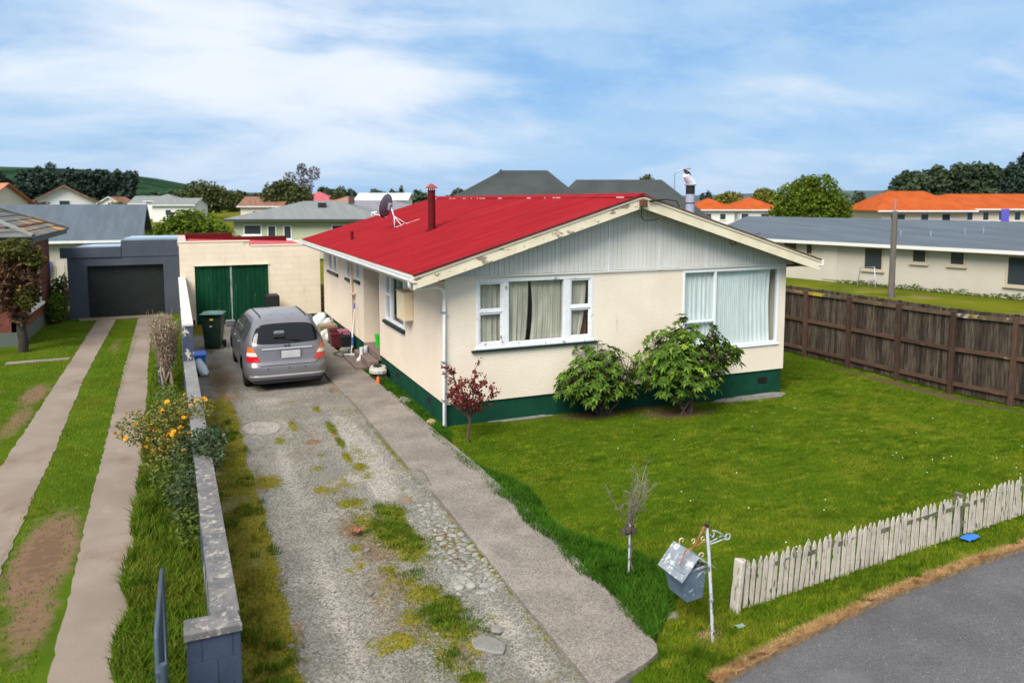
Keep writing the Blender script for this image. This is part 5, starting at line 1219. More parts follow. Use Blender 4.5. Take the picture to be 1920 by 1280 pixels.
# ------------------------------------------------------------------ things by the garage and the house side
def wheelie(label, loc, rz):
    t = thing('wheelie_bin', label, 'bin', loc, rz); m = mat('dark_green_plastic', (.018, .04, .026), (.014, .032, .021), scale=6, rough=.45, bump=.05); ml = mat('green_lid_plastic', (.05, .13, .105), (.07, .16, .13), scale=6, rough=.4)
    mb = MB(); A = [(-.20, -.22, .06), (.20, -.22, .06), (.20, .18, .06), (-.20, .18, .06)]; B = [(-.27, -.31, .93), (.27, -.31, .93), (.27, .27, .93), (-.27, .27, .93)]
    C_ = [(-.29, -.33, .93), (.29, -.33, .93), (.29, .29, .93), (-.29, .29, .93)]; D = [(v[0], v[1], .985) for v in C_]
    q4 = [(0, 1, 5, 4), (1, 2, 6, 5), (2, 3, 7, 6), (3, 0, 4, 7)]
    mb.add(A + B, [(3, 2, 1, 0)] + q4); mb.add(C_ + D, [(3, 2, 1, 0), (4, 5, 6, 7)] + q4); b = mb.build('body', m, t, False)
    mb = MB(); mb.grid(lambda i, j: (-.30 + .6 * i / 8, -.36 + .68 * j / 8, .99 + .05 * (1 - (i / 4 - 1) ** 4) * (1 - (j / 4 - 1) ** 4)), 9, 9); mb.box(-.30, -.36, .986, .30, .32, .995); mb.box(-.2, -.40, .985, .2, -.355, 1.0, bev=.006); mb.build('lid', ml, t, False)
    MB().tube([(-.24, .33, .95), (.24, .33, .95)], .018, 8).build('handle', ml, t, False)
    for s in (-1, 1): MB().lathe([(.03, -.03), (.10, -.03), (.10, .03), (.03, .03)], n=20, M=Matrix.Translation((s * .25, .2, .10)) @ Matrix.Rotation(PI / 2, 4, 'Y')).build('wheel', m_black, t, False)
    mb = MB(); mb.box(-.04, -.322, .82, .05, -.312, .87, mi=0); mb.build('sticker', mat('yellow_sticker', (.75, .55, .02), rough=.5), t, False)
    mb = MB(); mb.box(-.05, -.292, .64, .01, -.284, .665); mb.build('sticker', m_white, t, False)
    return t
wheelie('dark green wheelie bin with a paler lid standing by the garage doors', (.72, 22.75, 0), R(-12))
dt = MB().bbox(2.48, 26.45, 0, 2.93, 26.95, .98, .05); tb = dt.build('plastic_tub', m_blackpl); tag(tb, 'tall black plastic tub against the garage wall, half hidden by the car roof', 'tub')
rb = thing('recycling_crate', 'small blue lidded box on the ground against the block wall', 'crate', (.28, 20.0, 0))
m_blue = mat('blue_plastic', (.03, .25, .50), rough=.4); m_bluelid = mat('bright_blue_plastic', (.02, .16, .72), rough=.4)
MB().box(.16, 19.75, .0, .42, 20.3, .34, bev=.015).build('box', m_blue, rb); MB().box(.14, 19.72, .342, .44, 20.33, .40, bev=.015).build('lid', m_bluelid, rb)
def sack(name, label, pts, rs, m, cat='bag', seed=0):
    r = random.Random(seed); mb = MB(); n = 12; vs = []
    for (x, y, z), q in zip(pts, rs):
        for j in range(n):
            a = 2 * PI * j / n; k = q * r.uniform(.82, 1.12); vs.append((x + k * math.cos(a), y + k * .5 * math.sin(a) * 1.0, z + k * .85 * math.sin(a)))
    K = len(pts); mb.add(vs, [(i * n + j, (i + 1) * n + j, (i + 1) * n + (j + 1) % n, i * n + (j + 1) % n) for i in range(K - 1) for j in range(n)], 0, True)
    return tag(mb.build(name, m), label, cat)
m_bag = mat('white_bag', (.62, .70, .74), (.52, .60, .66), scale=7, rough=.5, bump=.3, bscale=14)
sack('plastic_bag', 'slumped white plastic bag in front of the blue box', [(.26, 19.9, .28), (.27, 19.6, .24), (.31, 19.3, .16), (.36, 19.05, .1), (.38, 18.95, .06)], [.04, .10, .13, .11, .02], m_bag, seed=1)
sack('white_sack', 'full white sack lying at the far end of the junk pile', [(3.62, 24.3, .16), (3.72, 24.4, .25), (3.9, 24.6, .36), (4.02, 24.7, .44), (4.06, 24.72, .5)], [.03, .17, .2, .13, .04], m_bag, seed=2)
sack('white_sack', 'crumpled white sack leaning on the house behind the crate', [(4.02, 24.1, .1), (4.05, 23.9, .25), (4.1, 23.8, .38), (4.12, 23.75, .48)], [.12, .2, .15, .03], mat('grubby_bag', (.55, .55, .56), (.40, .38, .38), scale=6, rough=.6, bump=.3, bscale=14), seed=3)
sack('cloth_heap', 'heap of white and grey rags between the crate and the planter', [(3.72, 23.0, .05), (3.85, 22.8, .13), (4.0, 22.7, .12), (4.1, 22.6, .04)], [.1, .2, .18, .03], mat('rags', (.58, .58, .54), (.16, .17, .14), scale=7, rough=.9, bump=.4, bscale=16), 'cloth', 4)
cr = thing('wooden_crate', 'low slatted wooden crate in the junk pile by the house', 'crate', (3.98, 23.4, 0)); m_wood = mat('old_wood', (.30, .22, .14), (.20, .15, .10), scale=7, rough=.85, stretch=(.5, 3, 3), rnd=.2)
for k in range(3):
    MB().box(3.70, 23.13, .06 + k * .1, 4.22, 23.15, .14 + k * .1).build('slat', m_wood, cr); MB().box(3.70, 23.62, .06 + k * .1, 4.22, 23.64, .14 + k * .1).build('slat', m_wood, cr)
for k in range(5): MB().box(3.70, 23.16 + k * .093, .345, 4.22, 23.235 + k * .093, .365).build('slat', m_wood, cr)
for x in (3.70, 4.19): MB().box(x, 23.155, .0, x + .03, 23.615, .34).build('end_board', m_wood, cr)
m_maroon = mat('maroon_plastic', (.10, .018, .022), (.075, .014, .018), scale=8, rough=.45)
def tubbox(name, label, cat, x, y, w_, d, h, m, tap=.85, rim=.02, soil=True, z0=0.0, handle=False):
    t = thing(name, label, cat, (x, y, z0)); mb = MB(); a, b = w_ / 2 * tap, d / 2 * tap; c, e = w_ / 2, d / 2
    A = [(-a, -b, 0), (a, -b, 0), (a, b, 0), (-a, b, 0)]; B = [(-c, -e, h), (c, -e, h), (c, e, h), (-c, e, h)]; I = [(v[0] * .9, v[1] * .9, h) for v in B]; J = [(v[0] * .86, v[1] * .86, h - .05) for v in B]
    q = lambda o: [(o + k, o + (k + 1) % 4, o + 4 + (k + 1) % 4, o + 4 + k) for k in range(4)]
    mb.add(A + B + I + J, [(3, 2, 1, 0)] + q(0) + q(4) + q(8) + [(12, 13, 14, 15)]); mb.build('body', m, t, False)
    mb = MB(); mb.add([(v[0] * 1.06, v[1] * 1.06, h - .03) for v in B] + [(v[0] * 1.06, v[1] * 1.06, h + .004) for v in B] + [(v[0] * .93, v[1] * .93, h + .004) for v in B], q(0) + q(4)); mb.build('rim', m, t, False)
    if handle: MB().tube([(-c, 0, h - .01), (-c * .95, -.05, h - .12), (0, -e - .03, h - .18), (c * .95, -.05, h - .12), (c, 0, h - .01)], .006, 6).build('handle', m, t, False)
    return t
tubbox('planter', 'square maroon planter nearest the path in the junk pile', 'planter', 3.88, 21.55, .32, .34, .40, m_maroon)
tubbox('planter', 'second maroon planter just behind the nearest one', 'planter', 3.95, 22.1, .36, .36, .42, m_maroon)
tubbox('bucket', 'faded pink bucket among the planters by the house', 'bucket', 4.14, 21.75, .30, .3, .44, mat('pink_plastic', (.34, .13, .20), rough=.5))
tubbox('black_pot', 'large black pot against the wall beside the pink bucket', 'pot', 4.08, 21.2, .26, .3, .36, m_blackpl)
lump(MB(), 3.98, 20.72, .0, .2, .14, .12, 14, 9).build('rubble_block', m_slab); tag(bpy.data.objects['rubble_block'], 'broken concrete block lying in front of the planters', 'block')
tag(MB().tube([(3.80 + .22 * math.cos(a) * (1 + .1 * math.sin(3 * a)), 20.15 + .32 * math.sin(a), .05 + .02 * (i % 3)) for i, a in enumerate(np.linspace(0, 15, 44))], .014, 6).build('garden_hose', mat('dark_hose', (.05, .05, .03), rough=.6)), 'coiled dark garden hose on the ground beside the steps', 'hose')
st = thing('porch_steps', 'two brownish concrete steps up to the side porch', 'steps', (4.1, 18.9, 0)); m_step = mat('brown_step', (.20, .145, .125), (.16, .115, .10), scale=5, rough=.8, bump=.2)
MB().box(3.74, 18.2, -.05, 4.262, 19.66, .10, bev=.012).build('tread', m_step, st); MB().box(4.0, 18.03, .101, 4.261, 19.68, .26, bev=.012).build('tread', m_step, st); MB().box(4.262, 18.005, .251, px1, 19.695, .418, bev=.01).build('threshold', m_step, st)
tubbox('bucket', 'bright green bucket with a mop standing in the side porch', 'bucket', 4.56, 18.95, .30, .28, .30, mat('lime_plastic', (.03, .55, .03), rough=.4), z0=.42, handle=True)
m_handle = mat('white_handle', (.62, .66, .70), rough=.4); m_bluegrip = mat('blue_grip', (.015, .10, .42), rough=.4)
mp_ = thing('mop', 'white handled mop with blue grips standing in the green bucket', 'mop', (4.55, 18.98, .36)); MB().tube([(4.55, 18.95, .40), (4.62, 19.35, 1.62)], .013, 8).build('handle', m_handle, mp_)
MB().tube([(4.573, 19.08, .80), (4.586, 19.16, 1.03)], .018, 8).build('grip', m_bluegrip, mp_); MB().tube([(4.618, 19.34, 1.56), (4.627, 19.39, 1.72)], .018, 8).build('grip', m_bluegrip, mp_)
MB().lathe([(.09, .0), (.10, .05), (.03, .12)], (4.55, 18.95, .36), 10).build('head', m_bag, mp_)
bm_ = thing('broom', 'white broom with blue fittings leaning on the wall beside the porch', 'broom', (4.0, 20.0, .0)); MB().tube([(3.98, 19.95, .1), (4.19, 20.42, 1.32)], .012, 8).build('handle', m_handle, bm_)
MB().tube([(4.02, 20.03, .30), (4.05, 20.11, .50)], .02, 8).build('grip', m_bluegrip, bm_); MB().tube([(4.175, 20.38, 1.22), (4.195, 20.43, 1.36)], .018, 8).build('grip', m_bluegrip, bm_); MB().box(3.80, 19.9, .02, 4.15, 19.98, .10, bev=.01).build('head', m_handle, bm_)
def boot(label, x, y, z, rz):
    t = thing('rubber_boot', label, 'boot', (x, y, z), rz, 'white rubber boots by the porch'); m = mat('white_rubber', (.66, .65, .67), rough=.4)
    mb = MB(); n = 14; P = [(.02, .055, .09, .25), (.02, .05, .075, .18), (.02, .05, .068, .12), (-.0, .048, .085, .075), (-.035, .046, .125, .045), (-.045, .047, .14, .012)]
    vs = [(q[1] * math.cos(2 * PI * k / n), q[0] + q[2] * .62 * math.sin(2 * PI * k / n), q[3] * 1.35) for q in P for k in range(n)]
    mb.add(vs, [(i * n + j, (i + 1) * n + j, (i + 1) * n + (j + 1) % n, i * n + (j + 1) % n) for i in range(len(P) - 1) for j in range(n)], 0, True); mb.build('upper', m, t, False)
    mb = MB(); mb.prism([(.05 * math.cos(a), -.04 + .095 * math.sin(a)) for a in np.linspace(0, 2 * PI, 15)[:-1]], 'z', 0, .018); mb.build('sole', mat('tan_sole', (.45, .32, .18), rough=.6), t, False)
boot('white rubber boot nearer the path on the lower step', 4.02, 18.95, .10, R(-70)); boot('white rubber boot nearer the house, behind its pair', 4.16, 19.1, .10, R(-75))
tag(MB().box(4.0, 17.1, .0, 4.23, 17.6, .19, bev=.02).build('concrete_block', m_slab), 'rough concrete block under the flat stone by the house', 'block')
tag(lump(MB(), 4.07, 17.32, .195, .22, .33, .085, 12, 13).build('stone_seat', mat('pale_stone', (.45, .43, .39), (.36, .34, .31), scale=6, rough=.85, bump=.3)), 'flat pale stone laid on a block like a seat beside the house', 'stone')
tag(lump(MB(), 4.05, 17.35, .28, .10, .15, .025, 22, 11).build('black_cloth', mat('black_cloth', (.012, .012, .014), rough=.9)), 'black cloth lying on the flat pale stone', 'cloth')
tag(MB().lathe([(.06, 0), (.05, .03), (.03, .12), (.0, .15)], (3.93, 16.75, .03), 10).build('orange_toy', mat('orange_plastic', (.7, .10, .03), rough=.4)), 'small orange plastic cone in the grass by the path', 'toy')
tag(lump(MB(), 4.08, 15.05, .0, .13, .26, .06, 31, 11).build('stepping_stone', m_slab), 'pale flat stepping stone in the grass beside the house, farther from the corner', 'stone')
tag(lump(MB(), 4.12, 13.35, .0, .10, .12, .06, 33, 9).build('stepping_stone', mat('tan_stone', (.46, .34, .19), (.38, .28, .16), scale=6, rough=.85)), 'small tan stone in the grass near the front corner of the house', 'stone')
for k, (x, y, lab) in enumerate(((4.0, 26.9, 'lower firewood round stacked between garage and house'), (4.1, 27.0, 'upper firewood round stacked between garage and house'))):
    pass
ft = thing('firewood_stack', 'stack of firewood in the gap between the garage and the house', 'firewood', (4.75, 28, 0))
for r_ in range(7):
    for k in range(4): MB().tube([(4.55 + k * .17 + (r_ % 2) * .05, 27.6, .09 + r_ * .16), (4.55 + k * .17 + (r_ % 2) * .05, 28.05, .09 + r_ * .16)], .08, 8).build('log', m_wood, ft)
# litter on the lawn edge and drive
def litter(name, label, x, y, z, w_, d, m, cat, seed, crump=.02, rz=0.0):
    r = random.Random(seed); mb = MB(); n = 6; H = [[r.uniform(0, crump) for _ in range(n)] for _ in range(n)]
    def P(i, j):
        u, v = (i / (n - 1) - .5) * w_ + r.uniform(-.008, .008) * (w_ / .2), (j / (n - 1) - .5) * d + r.uniform(-.008, .008) * (d / .2); return (x + u * math.cos(rz) - v * math.sin(rz), y + u * math.sin(rz) + v * math.cos(rz), z + H[i][j])
    mb.grid(P, n, n, 0, False); return tag(mb.build(name, m), label, cat)
litter('blue_paper', 'bright blue paper lying on the grass between picket fence and road', 8.62, 6.02, .05, .24, .13, mat('blue_paper', (.03, .17, .62), rough=.6), 'litter', 4, .015, .1)
litter('clear_wrapper', 'pale green plastic wrapper in the grass near the picket fence end', 4.78, 5.58, .035, .09, .06, mat('pale_wrapper', (.22, .40, .36), rough=.3), 'litter', 5, .015)
lf = thing('dead_leaf', 'large curled rust brown dead leaf on the gravel driveway', 'leaf', (1.82, 9.08, .03)); m_dl = mat('dead_leaf', (.26, .095, .045), (.15, .055, .028), scale=20, rough=.7)
for k, (a, sz) in enumerate(((0.3, .13), (1.6, .11), (2.9, .12), (4.1, .10), (5.2, .11))):
    mb = MB(); mb.grid(lambda i, j: (sz * (i / 4) * math.cos(a) - sz * .5 * (j / 3 - .5) * math.sin(PI * (i + .6) / 5.2) * math.sin(a), sz * (i / 4) * math.sin(a) + sz * .5 * (j / 3 - .5) * math.sin(PI * (i + .6) / 5.2) * math.cos(a), .01 + .05 * (i / 4) ** 2 + .03 * abs(j / 3 - .5) + .01 * ((i * 7 + j * 3 + k) % 3)), 5, 4, 0, False)
    mb.build('lobe', m_dl, lf, False)
# ------------------------------------------------------------------ shrubs and small trees of the garden
def leaf_obj(name, P, size, m, parent, seed, aspect=2.2, droop=.1, kind='stuff', extra=None):
    r = np.random.default_rng(seed); s = size * r.uniform(.7, 1.25, len(P)); V, F, i = leaf_cards(P, s, seed, aspect, droop)
    at = {'rnd': i}
    if extra is not None: at['new'] = np.repeat(extra, 4)
    return npmesh(name, V, F, m, parent, at, True, kind)
def limb(mb, a, b, r0, r1, rnd, sag=.1, n=5, sides=6):
    a, b = Vector(a), Vector(b); L_ = (b - a).length; pts = []
    for i in range(n):
        t = i / (n - 1); p = a.lerp(b, t) + Vector((rnd.uniform(-1, 1), rnd.uniform(-1, 1), rnd.uniform(-.5, .5))) * L_ * .05 * (0 < i < n - 1); p.z += sag * L_ * (t * (1 - t)) * -1; pts.append(p)
    mb.tube(pts, [r0 + (r1 - r0) * i / (n - 1) for i in range(n)], sides); return pts
def rhodo(name, label, base, blobs, ntips, seed, L_=.125, newp=.12):
    t = thing(name, label, 'shrub', base); rnd = random.Random(seed); r = np.random.default_rng(seed)
    tips = clumps(ntips, blobs, seed, .62); tips += r.normal(0, .045, tips.shape); V = []; F = []; rn = []; nw = []
    cen = np.array([sum(b[k] for b in blobs) / len(blobs) for k in range(3)])
    mb = MB(); mains = []
    for k in range(9):
        b = blobs[k % len(blobs)]; e = (b[0] + rnd.uniform(-.5, .5) * b[3], b[1] + rnd.uniform(-.5, .5) * b[4], b[2] + rnd.uniform(-.3, .3) * b[5])
        s = (base[0] + rnd.uniform(-.12, .12), base[1] + rnd.uniform(-.06, .06), base[2] - .02); mains.append(limb(mb, s, e, .028, .012, rnd, -.12))
    mp_ = [p for l in mains for p in l[2:]]
    for c in tips:
        cv = Vector(c)
        q = min(mp_, key=lambda p: (p - cv).length + rnd.uniform(0, .15)); limb(mb, q, cv, .008, .004, rnd, .05, 4, 4)
        o = cv - Vector(cen); o.z = abs(o.z) * .6 + .35; o.normalize(); o = (o + Vector((rnd.uniform(-.5, .5), rnd.uniform(-.5, .5), rnd.uniform(0, .3)))).normalized()
        a1 = o.orthogonal().normalized(); a2 = o.cross(a1); n = rnd.randint(7, 10); ph = rnd.uniform(0, 6.28); young = 1.0 if rnd.random() < newp else 0.0
        for j in range(n):
            an = ph + 2 * PI * j / n + rnd.uniform(-.2, .2); rad = a1 * math.cos(an) + a2 * math.sin(an); up = rnd.uniform(.05, .55) + .5 * young; d = (rad + o * up).normalized(); l = L_ * rnd.uniform(.7, 1.15) * (1 - .3 * young); w_ = l * .20; s = d.cross(o).normalized(); nn = s.cross(d)
            p0 = cv + d * .012; p1 = cv + d * l * .5 + nn * .006; p2 = cv + d * l - Vector((0, 0, l * rnd.uniform(.08, .35))); v0 = len(V)
            V += [p0, p1 + s * w_ + nn * .008, p1, p1 - s * w_ + nn * .008, p2]; F += [(v0, v0 + 1, v0 + 2), (v0, v0 + 2, v0 + 3), (v0 + 1, v0 + 4, v0 + 2), (v0 + 2, v0 + 4, v0 + 3)]
            rn += [rnd.random()] * 5; nw += [young] * 5
    mb.build('limbs', m_bark, t)
    npmesh('foliage', [tuple(v) for v in V], F, m_leafgreen, t, {'rnd': rn, 'new': nw}, True, 'stuff')
    return t
rhodo('rhododendron', 'rounded dull green rhododendron under the peeling bedroom window', (7.38, 12.72, -.05),
      [(7.15, 12.62, .95, .62, .42, .42), (6.78, 12.6, .62, .5, .36, .33), (7.65, 12.66, .80, .42, .35, .40), (7.25, 12.45, .55, .55, .3, .3), (7.85, 12.65, .42, .26, .28, .22)], 320, 5, .135, .05)
rhodo('rhododendron', 'taller bright green rhododendron in front of the big lounge window', (9.05, 12.35, -.1),
      [(8.75, 12.35, 1.05, .65, .45, .50), (8.5, 12.4, 1.15, .42, .4, .38), (9.0, 12.45, 1.52, .38, .34, .26), (9.45, 12.3, .95, .55, .45, .42), (9.05, 12.15, .6, .72, .4, .38), (9.95, 12.35, 1.0, .38, .34, .26), (9.62, 12.45, 1.35, .26, .26, .2), (8.25, 12.45, .72, .25, .3, .3)], 500, 6, .15, .18)
# little red maple
mt = thing('maple_sapling', 'small red leaved maple in the lawn by the front corner of the house', 'tree', (4.36, 12.04, 0)); rnd = random.Random(12); mb = MB()
tr = limb(mb, (4.36, 12.04, -.05), (4.40, 12.04, .42), .026, .022, rnd, 0, 5, 8); tipsM = []
for k in range(13):
    a = rnd.uniform(0, 2 * PI); sp = rnd.uniform(.28, .66); e = Vector((4.40 + sp * math.cos(a), 12.04 + sp * .8 * math.sin(a), rnd.uniform(.66, 1.30) - .2 * max(0, sp - .4))); pts = limb(mb, (4.40, 12.04, .40 + .02 * (k % 4)), e, .014, .006, rnd, .12, 6, 6)
    for q in range(6):
        p = pts[rnd.randint(2, 5)]; d = Vector((rnd.uniform(-1, 1), rnd.uniform(-1, 1), rnd.uniform(-.3, 1))).normalized() * rnd.uniform(.08, .24); tw = limb(mb, p, p + d, .006, .003, rnd, 0, 4, 4); tipsM += tw[1:]
mb.build('branches', mat('reddish_bark', (.11, .055, .045), (.08, .045, .038), scale=14, rough=.9), mt); r = np.random.default_rng(3)
ps = np.array([tuple(p) for p in tipsM]); pp = ps[r.integers(0, len(ps), 1250)] + r.normal(0, .028, (1250, 3)); leaf_obj('foliage', pp, .058, m_leafred, mt, 4, 1.5, .4)
# bare grafted tree with stake
dtt = thing('bare_tree', 'leafless grafted sapling with a knobbly burl in the lawn', 'tree', (4.40, 6.92, 0)); rnd = random.Random(31); mb = MB()
limb(mb, (4.42, 6.92, -.05), (4.38, 6.93, .50), .018, .016, rnd, 0, 6, 8); 
for k in range(9):
    a = rnd.uniform(0, 2 * PI); e = Vector((4.38 + rnd.uniform(.08, .34) * math.cos(a), 6.93 + .26 * math.sin(a), rnd.uniform(.92, 1.36))); pts = limb(mb, (4.37, 6.93, .53), e, .010, .0045, rnd, .10, 7, 5)
    for q in range(7):
        p = pts[rnd.randint(2, 6)]; d = Vector((rnd.uniform(-.8, .8), rnd.uniform(-.8, .8), rnd.uniform(.2, 1))).normalized() * rnd.uniform(.06, .22); tw = limb(mb, p, p + d, .004, .002, rnd, 0, 4, 4)
        for _ in range(2): d2 = Vector((rnd.uniform(-1, 1), rnd.uniform(-1, 1), rnd.uniform(0, 1))).normalized() * .07; limb(mb, tw[2], tw[2] + d2, .0025, .0015, rnd, 0, 3, 4)
mb.build('branches', m_twig, dtt)
mb = MB()
for k in range(9): lump(mb, 4.37 + rnd.uniform(-.05, .05), 6.93 + rnd.uniform(-.04, .04), .50 + rnd.uniform(-.03, .04), .045, .045, .045, 50 + k, 9)
mb.build('burl', mat('burl_bark', (.05, .04, .033), (.085, .07, .055), scale=30, rough=.95, bump=.6, bscale=60), dtt)
tag(MB().tube([(4.345, 6.88, -.05), (4.365, 6.90, .60)], .011, 8).build('plant_stake', m_pole), 'thin white stake beside the leafless grafted sapling', 'stake')
# rose bush by the wall
def bush(name, label, base, blobs, n, size, m, seed, cat='shrub', stems=8, aspect=1.8, bark=None, h0=.0):
    t = thing(name, label, cat, base); rnd = random.Random(seed); mb = MB()
    for k in range(stems):
        b = blobs[k % len(blobs)]; limb(mb, (base[0] + rnd.uniform(-.1, .1), base[1] + rnd.uniform(-.1, .1), base[2] - .03), (b[0] + rnd.uniform(-.4, .4) * b[3], b[1] + rnd.uniform(-.4, .4) * b[4], b[2] + rnd.uniform(-.3, .5) * b[5]), .014, .005, rnd, -.1, 6, 5)
    mb.build('stems', bark or m_bark, t); leaf_obj('foliage', clumps(n, blobs, seed, .4), size, m, t, seed + 1, aspect); return t
RB = [(-.35, 12.6, .62, .46, .55, .42), (-.72, 12.5, .72, .32, .4, .28), (-.1, 12.9, .75, .35, .5, .36), (.12, 12.4, .95, .26, .4, .16), (-.35, 13.3, .5, .4, .4, .38), (-.3, 12.0, .4, .4, .4, .36)]
rb_ = bush('rose_bush', 'straggly rose bush with orange flowers growing over the low wall', (-.25, 12.6, 0), RB, 3000, .06, mat('rose_leaves', (.14, .145, .022), (.10, .11, .018), scale=3, rough=.5, attrs=[('rnd', (.24, .20, .04), .5, 1.1)], transl=.2), 71)
fm = MB()
for q in range(3):
    for k in range(6):
        a = 2 * PI * (k + q * .5) / 6; rr = .042 * (1 - .27 * q); fm.add([(0, 0, .004 + .012 * q), (rr * math.cos(a - .45), rr * math.sin(a - .45), .014 + .012 * q), (rr * 1.12 * math.cos(a), rr * 1.12 * math.sin(a), .02 + .012 * q), (rr * math.cos(a + .45), rr * math.sin(a + .45), .014 + .012 * q)], [(0, 1, 2, 3)])
fme = fm.mesh('flower', mat('orange_petals', (.80, .42, .015), (.74, .33, .015), scale=30, rough=.6)); r = np.random.default_rng(8)
fps = clumps(62, RB, 9, .97)
for p in fps:
    if p[2] < .3: continue
    f = put('flower', fme, rb_, Vector(p) - Vector((-.25, 12.6, 0)), (r.normal(0, .5), r.normal(0, .5), r.uniform(0, 6))); f.scale = [r.uniform(.65, 1.05)] * 3
bush('wall_shrub', 'small dark leaved shrub leaning over the low wall cap, nearer than the roses', (.05, 10.6, 0), [(.22, 10.5, .98, .26, .36, .24), (.05, 10.7, .75, .3, .4, .35), (.30, 10.15, .9, .14, .2, .14), (.3, 10.9, .92, .2, .25, .16), (-.05, 10.0, .5, .3, .5, .4)], 2600, .055, mat('dark_shrub_leaves', (.035, .065, .02), (.025, .045, .016), scale=3, rough=.45, attrs=[('rnd', (.08, .11, .035), .5, 1.1)], transl=.15), 81)
bush('hedge_plants', 'tangled green hedge plants along the neighbour side of the low wall', (-.2, 9.0, 0), [(-.06, 9.6, .25, .14, .5, .22), (-.25, 11.3, .3, .3, .5, .32), (-.35, 15, .35, .3, 1.6, .4), (-.45, 19.5, .35, .25, 2.4, .4)], 3800, .06, m_leafdark, 83, stems=0)
# dry feathery bush and the post behind it
db = thing('dry_bush', 'dead straw coloured feathery bush standing by the neighbour side of the wall', 'shrub', (-.38, 17.2, 0)); mb = MB(); rnd = random.Random(5)
for k in range(70):
    a = rnd.uniform(0, 2 * PI); sp = rnd.uniform(.05, .42); limb(mb, (-.38 + .05 * math.cos(a), 17.2 + .05 * math.sin(a), .6), (-.42 + sp * math.cos(a), 17.2 + sp * math.sin(a), rnd.uniform(1.2, 1.95)), .008, .003, rnd, -.05, 4, 4)
for k in range(8): limb(mb, (-.38 + rnd.uniform(-.12, .12), 17.2 + rnd.uniform(-.1, .1), -.05), (-.38 + rnd.uniform(-.12, .12), 17.2 + rnd.uniform(-.1, .1), .9), .03, .02, rnd, 0, 4, 6)
mb.build('stems', mat('straw_stems', (.30, .22, .15), (.20, .14, .10), scale=10, rough=.9), db); r = np.random.default_rng(6); n = 2600
C_ = clumps(n, [(-.42, 17.2, 1.42, .30, .3, .40), (-.38, 17.2, 1.0, .2, .2, .4)], 6, .1); leaf_obj('foliage', C_, .10, mat('straw_leaves', (.38, .29, .20), (.26, .18, .12), scale=4, rough=.9, attrs=[('rnd', (.50, .41, .32), .5, 1.1)], transl=.2), db, 7, 7, -.9)
tag(MB().box(-.56, 17.6, -.05, -.44, 17.72, 1.35, bev=.01).build('boundary_post', m_navyold), 'dark navy post on the neighbour side, half hidden by the dead feathery bush', 'post')

# ------------------------------------------------------------------ the neighbour's place on the left
gg = thing('garage', 'dark navy rendered garage with a charcoal roller door and stepped parapet', 'garage', (-2, 30.26, 0)); m_gg = mat('slate_render', (.060, .075, .10), (.05, .064, .088), scale=2, rough=.75, bump=.15, layers=[((.20, .19, .16), 2.2, .68, .80)])
mb = MB(); wall_holes(mb, (-3.66, 30.26, 0), (1, 0, 0), (0, -1, 0), 3.53, 2.42, .25, [(.59, 3.01, 0, 1.83)], 0, 0, 0); mb.box(-3.66, 30.51, 0, -3.5, 36, 2.35); mb.box(-.3, 30.51, 0, -.13, 36, 2.6); mb.box(-3.5, 35.8, 0, -.3, 36, 2.3); mb.build('wall', m_gg, gg)
mb = MB(); mb.box(-3.86, 30.22, 2.12, -1.985, 30.52, 2.48, bev=.01); mb.box(-1.98, 30.24, 2.121, -.12, 30.52, 2.70, bev=.01); mb.build('parapet', m_gg, gg)
m_zinc = mat('pale_zinc_roof', (.40, .50, .60), (.32, .42, .52), scale=2, rough=.4, metal=.3); MB().prism([(30.53, 2.50), (36.1, 2.30), (36.1, 2.27), (30.53, 2.47)], 'x', -3.4, -2.02).build('roof', m_zinc, gg); MB().prism([(30.53, 2.77), (36.1, 2.62), (36.1, 2.55), (30.53, 2.66)], 'x', -1.9, -.14).build('roof', m_zinc, gg)
rd = MB().box(-3.07, 30.44, 0, -.65, 30.46, 1.83).build('roller_door', mat('charcoal_door', (.022, .028, .027), (.018, .023, .022), scale=3, rough=.5), gg); sm = MB().prism([(0, 0), (.018, .012), (.018, .052), (0, .064)], 'x', 0, 2.40).mesh('slat', MATS['charcoal_door'])
sm2 = MB().prism([(0, 0), (0, .064), (-.02, .05), (-.02, .014)], 'x', 0, 2.40).mesh('slat', MATS['charcoal_door'])
for k in range(26): put('slat', sm2, rd, (-3.06 + 2, 30.438 - 30.26, .02 + k * .069))
nh = thing('neighbour_house', 'brick house with a lichen covered tile hip roof at the left edge', 'house', (-4.3, 25.2, 0)); m_brick = mat('dark_brick', (.20, .065, .045), (.14, .045, .035), scale=5, rough=.9, bump=.3)
m_tile = mat('lichen_tiles', (.13, .135, .125), (.09, .095, .09), scale=2, rough=.9, bump=.5, bscale=12, layers=[((.50, .22, .02), .9, .50, .62), ((.22, .21, .16), 3, .6, .75)])
mb = MB(); wall_holes(mb, (-4.3, 25.2, 0), (0, 1, 0), (1, 0, 0), 6.0, 2.95, .2, [(.9, 3.6, .85, 2.35)], 0, 0, .4); wall_holes(mb, (-12, 25.2, 0), (1, 0, 0), (0, -1, 0), 7.7, 2.95, .2, [(5.3, 7.0, .85, 2.35)], 0, 0, .4); mb.box(-12, 31.0, .4, -4.5, 31.2, 2.95); mb.build('wall', m_brick, nh)
MB().box(-12.03, 25.17, -.1, -4.27, 31.23, .40).build('foundation', mat('grey_green_base', (.10, .12, .10), rough=.8), nh)
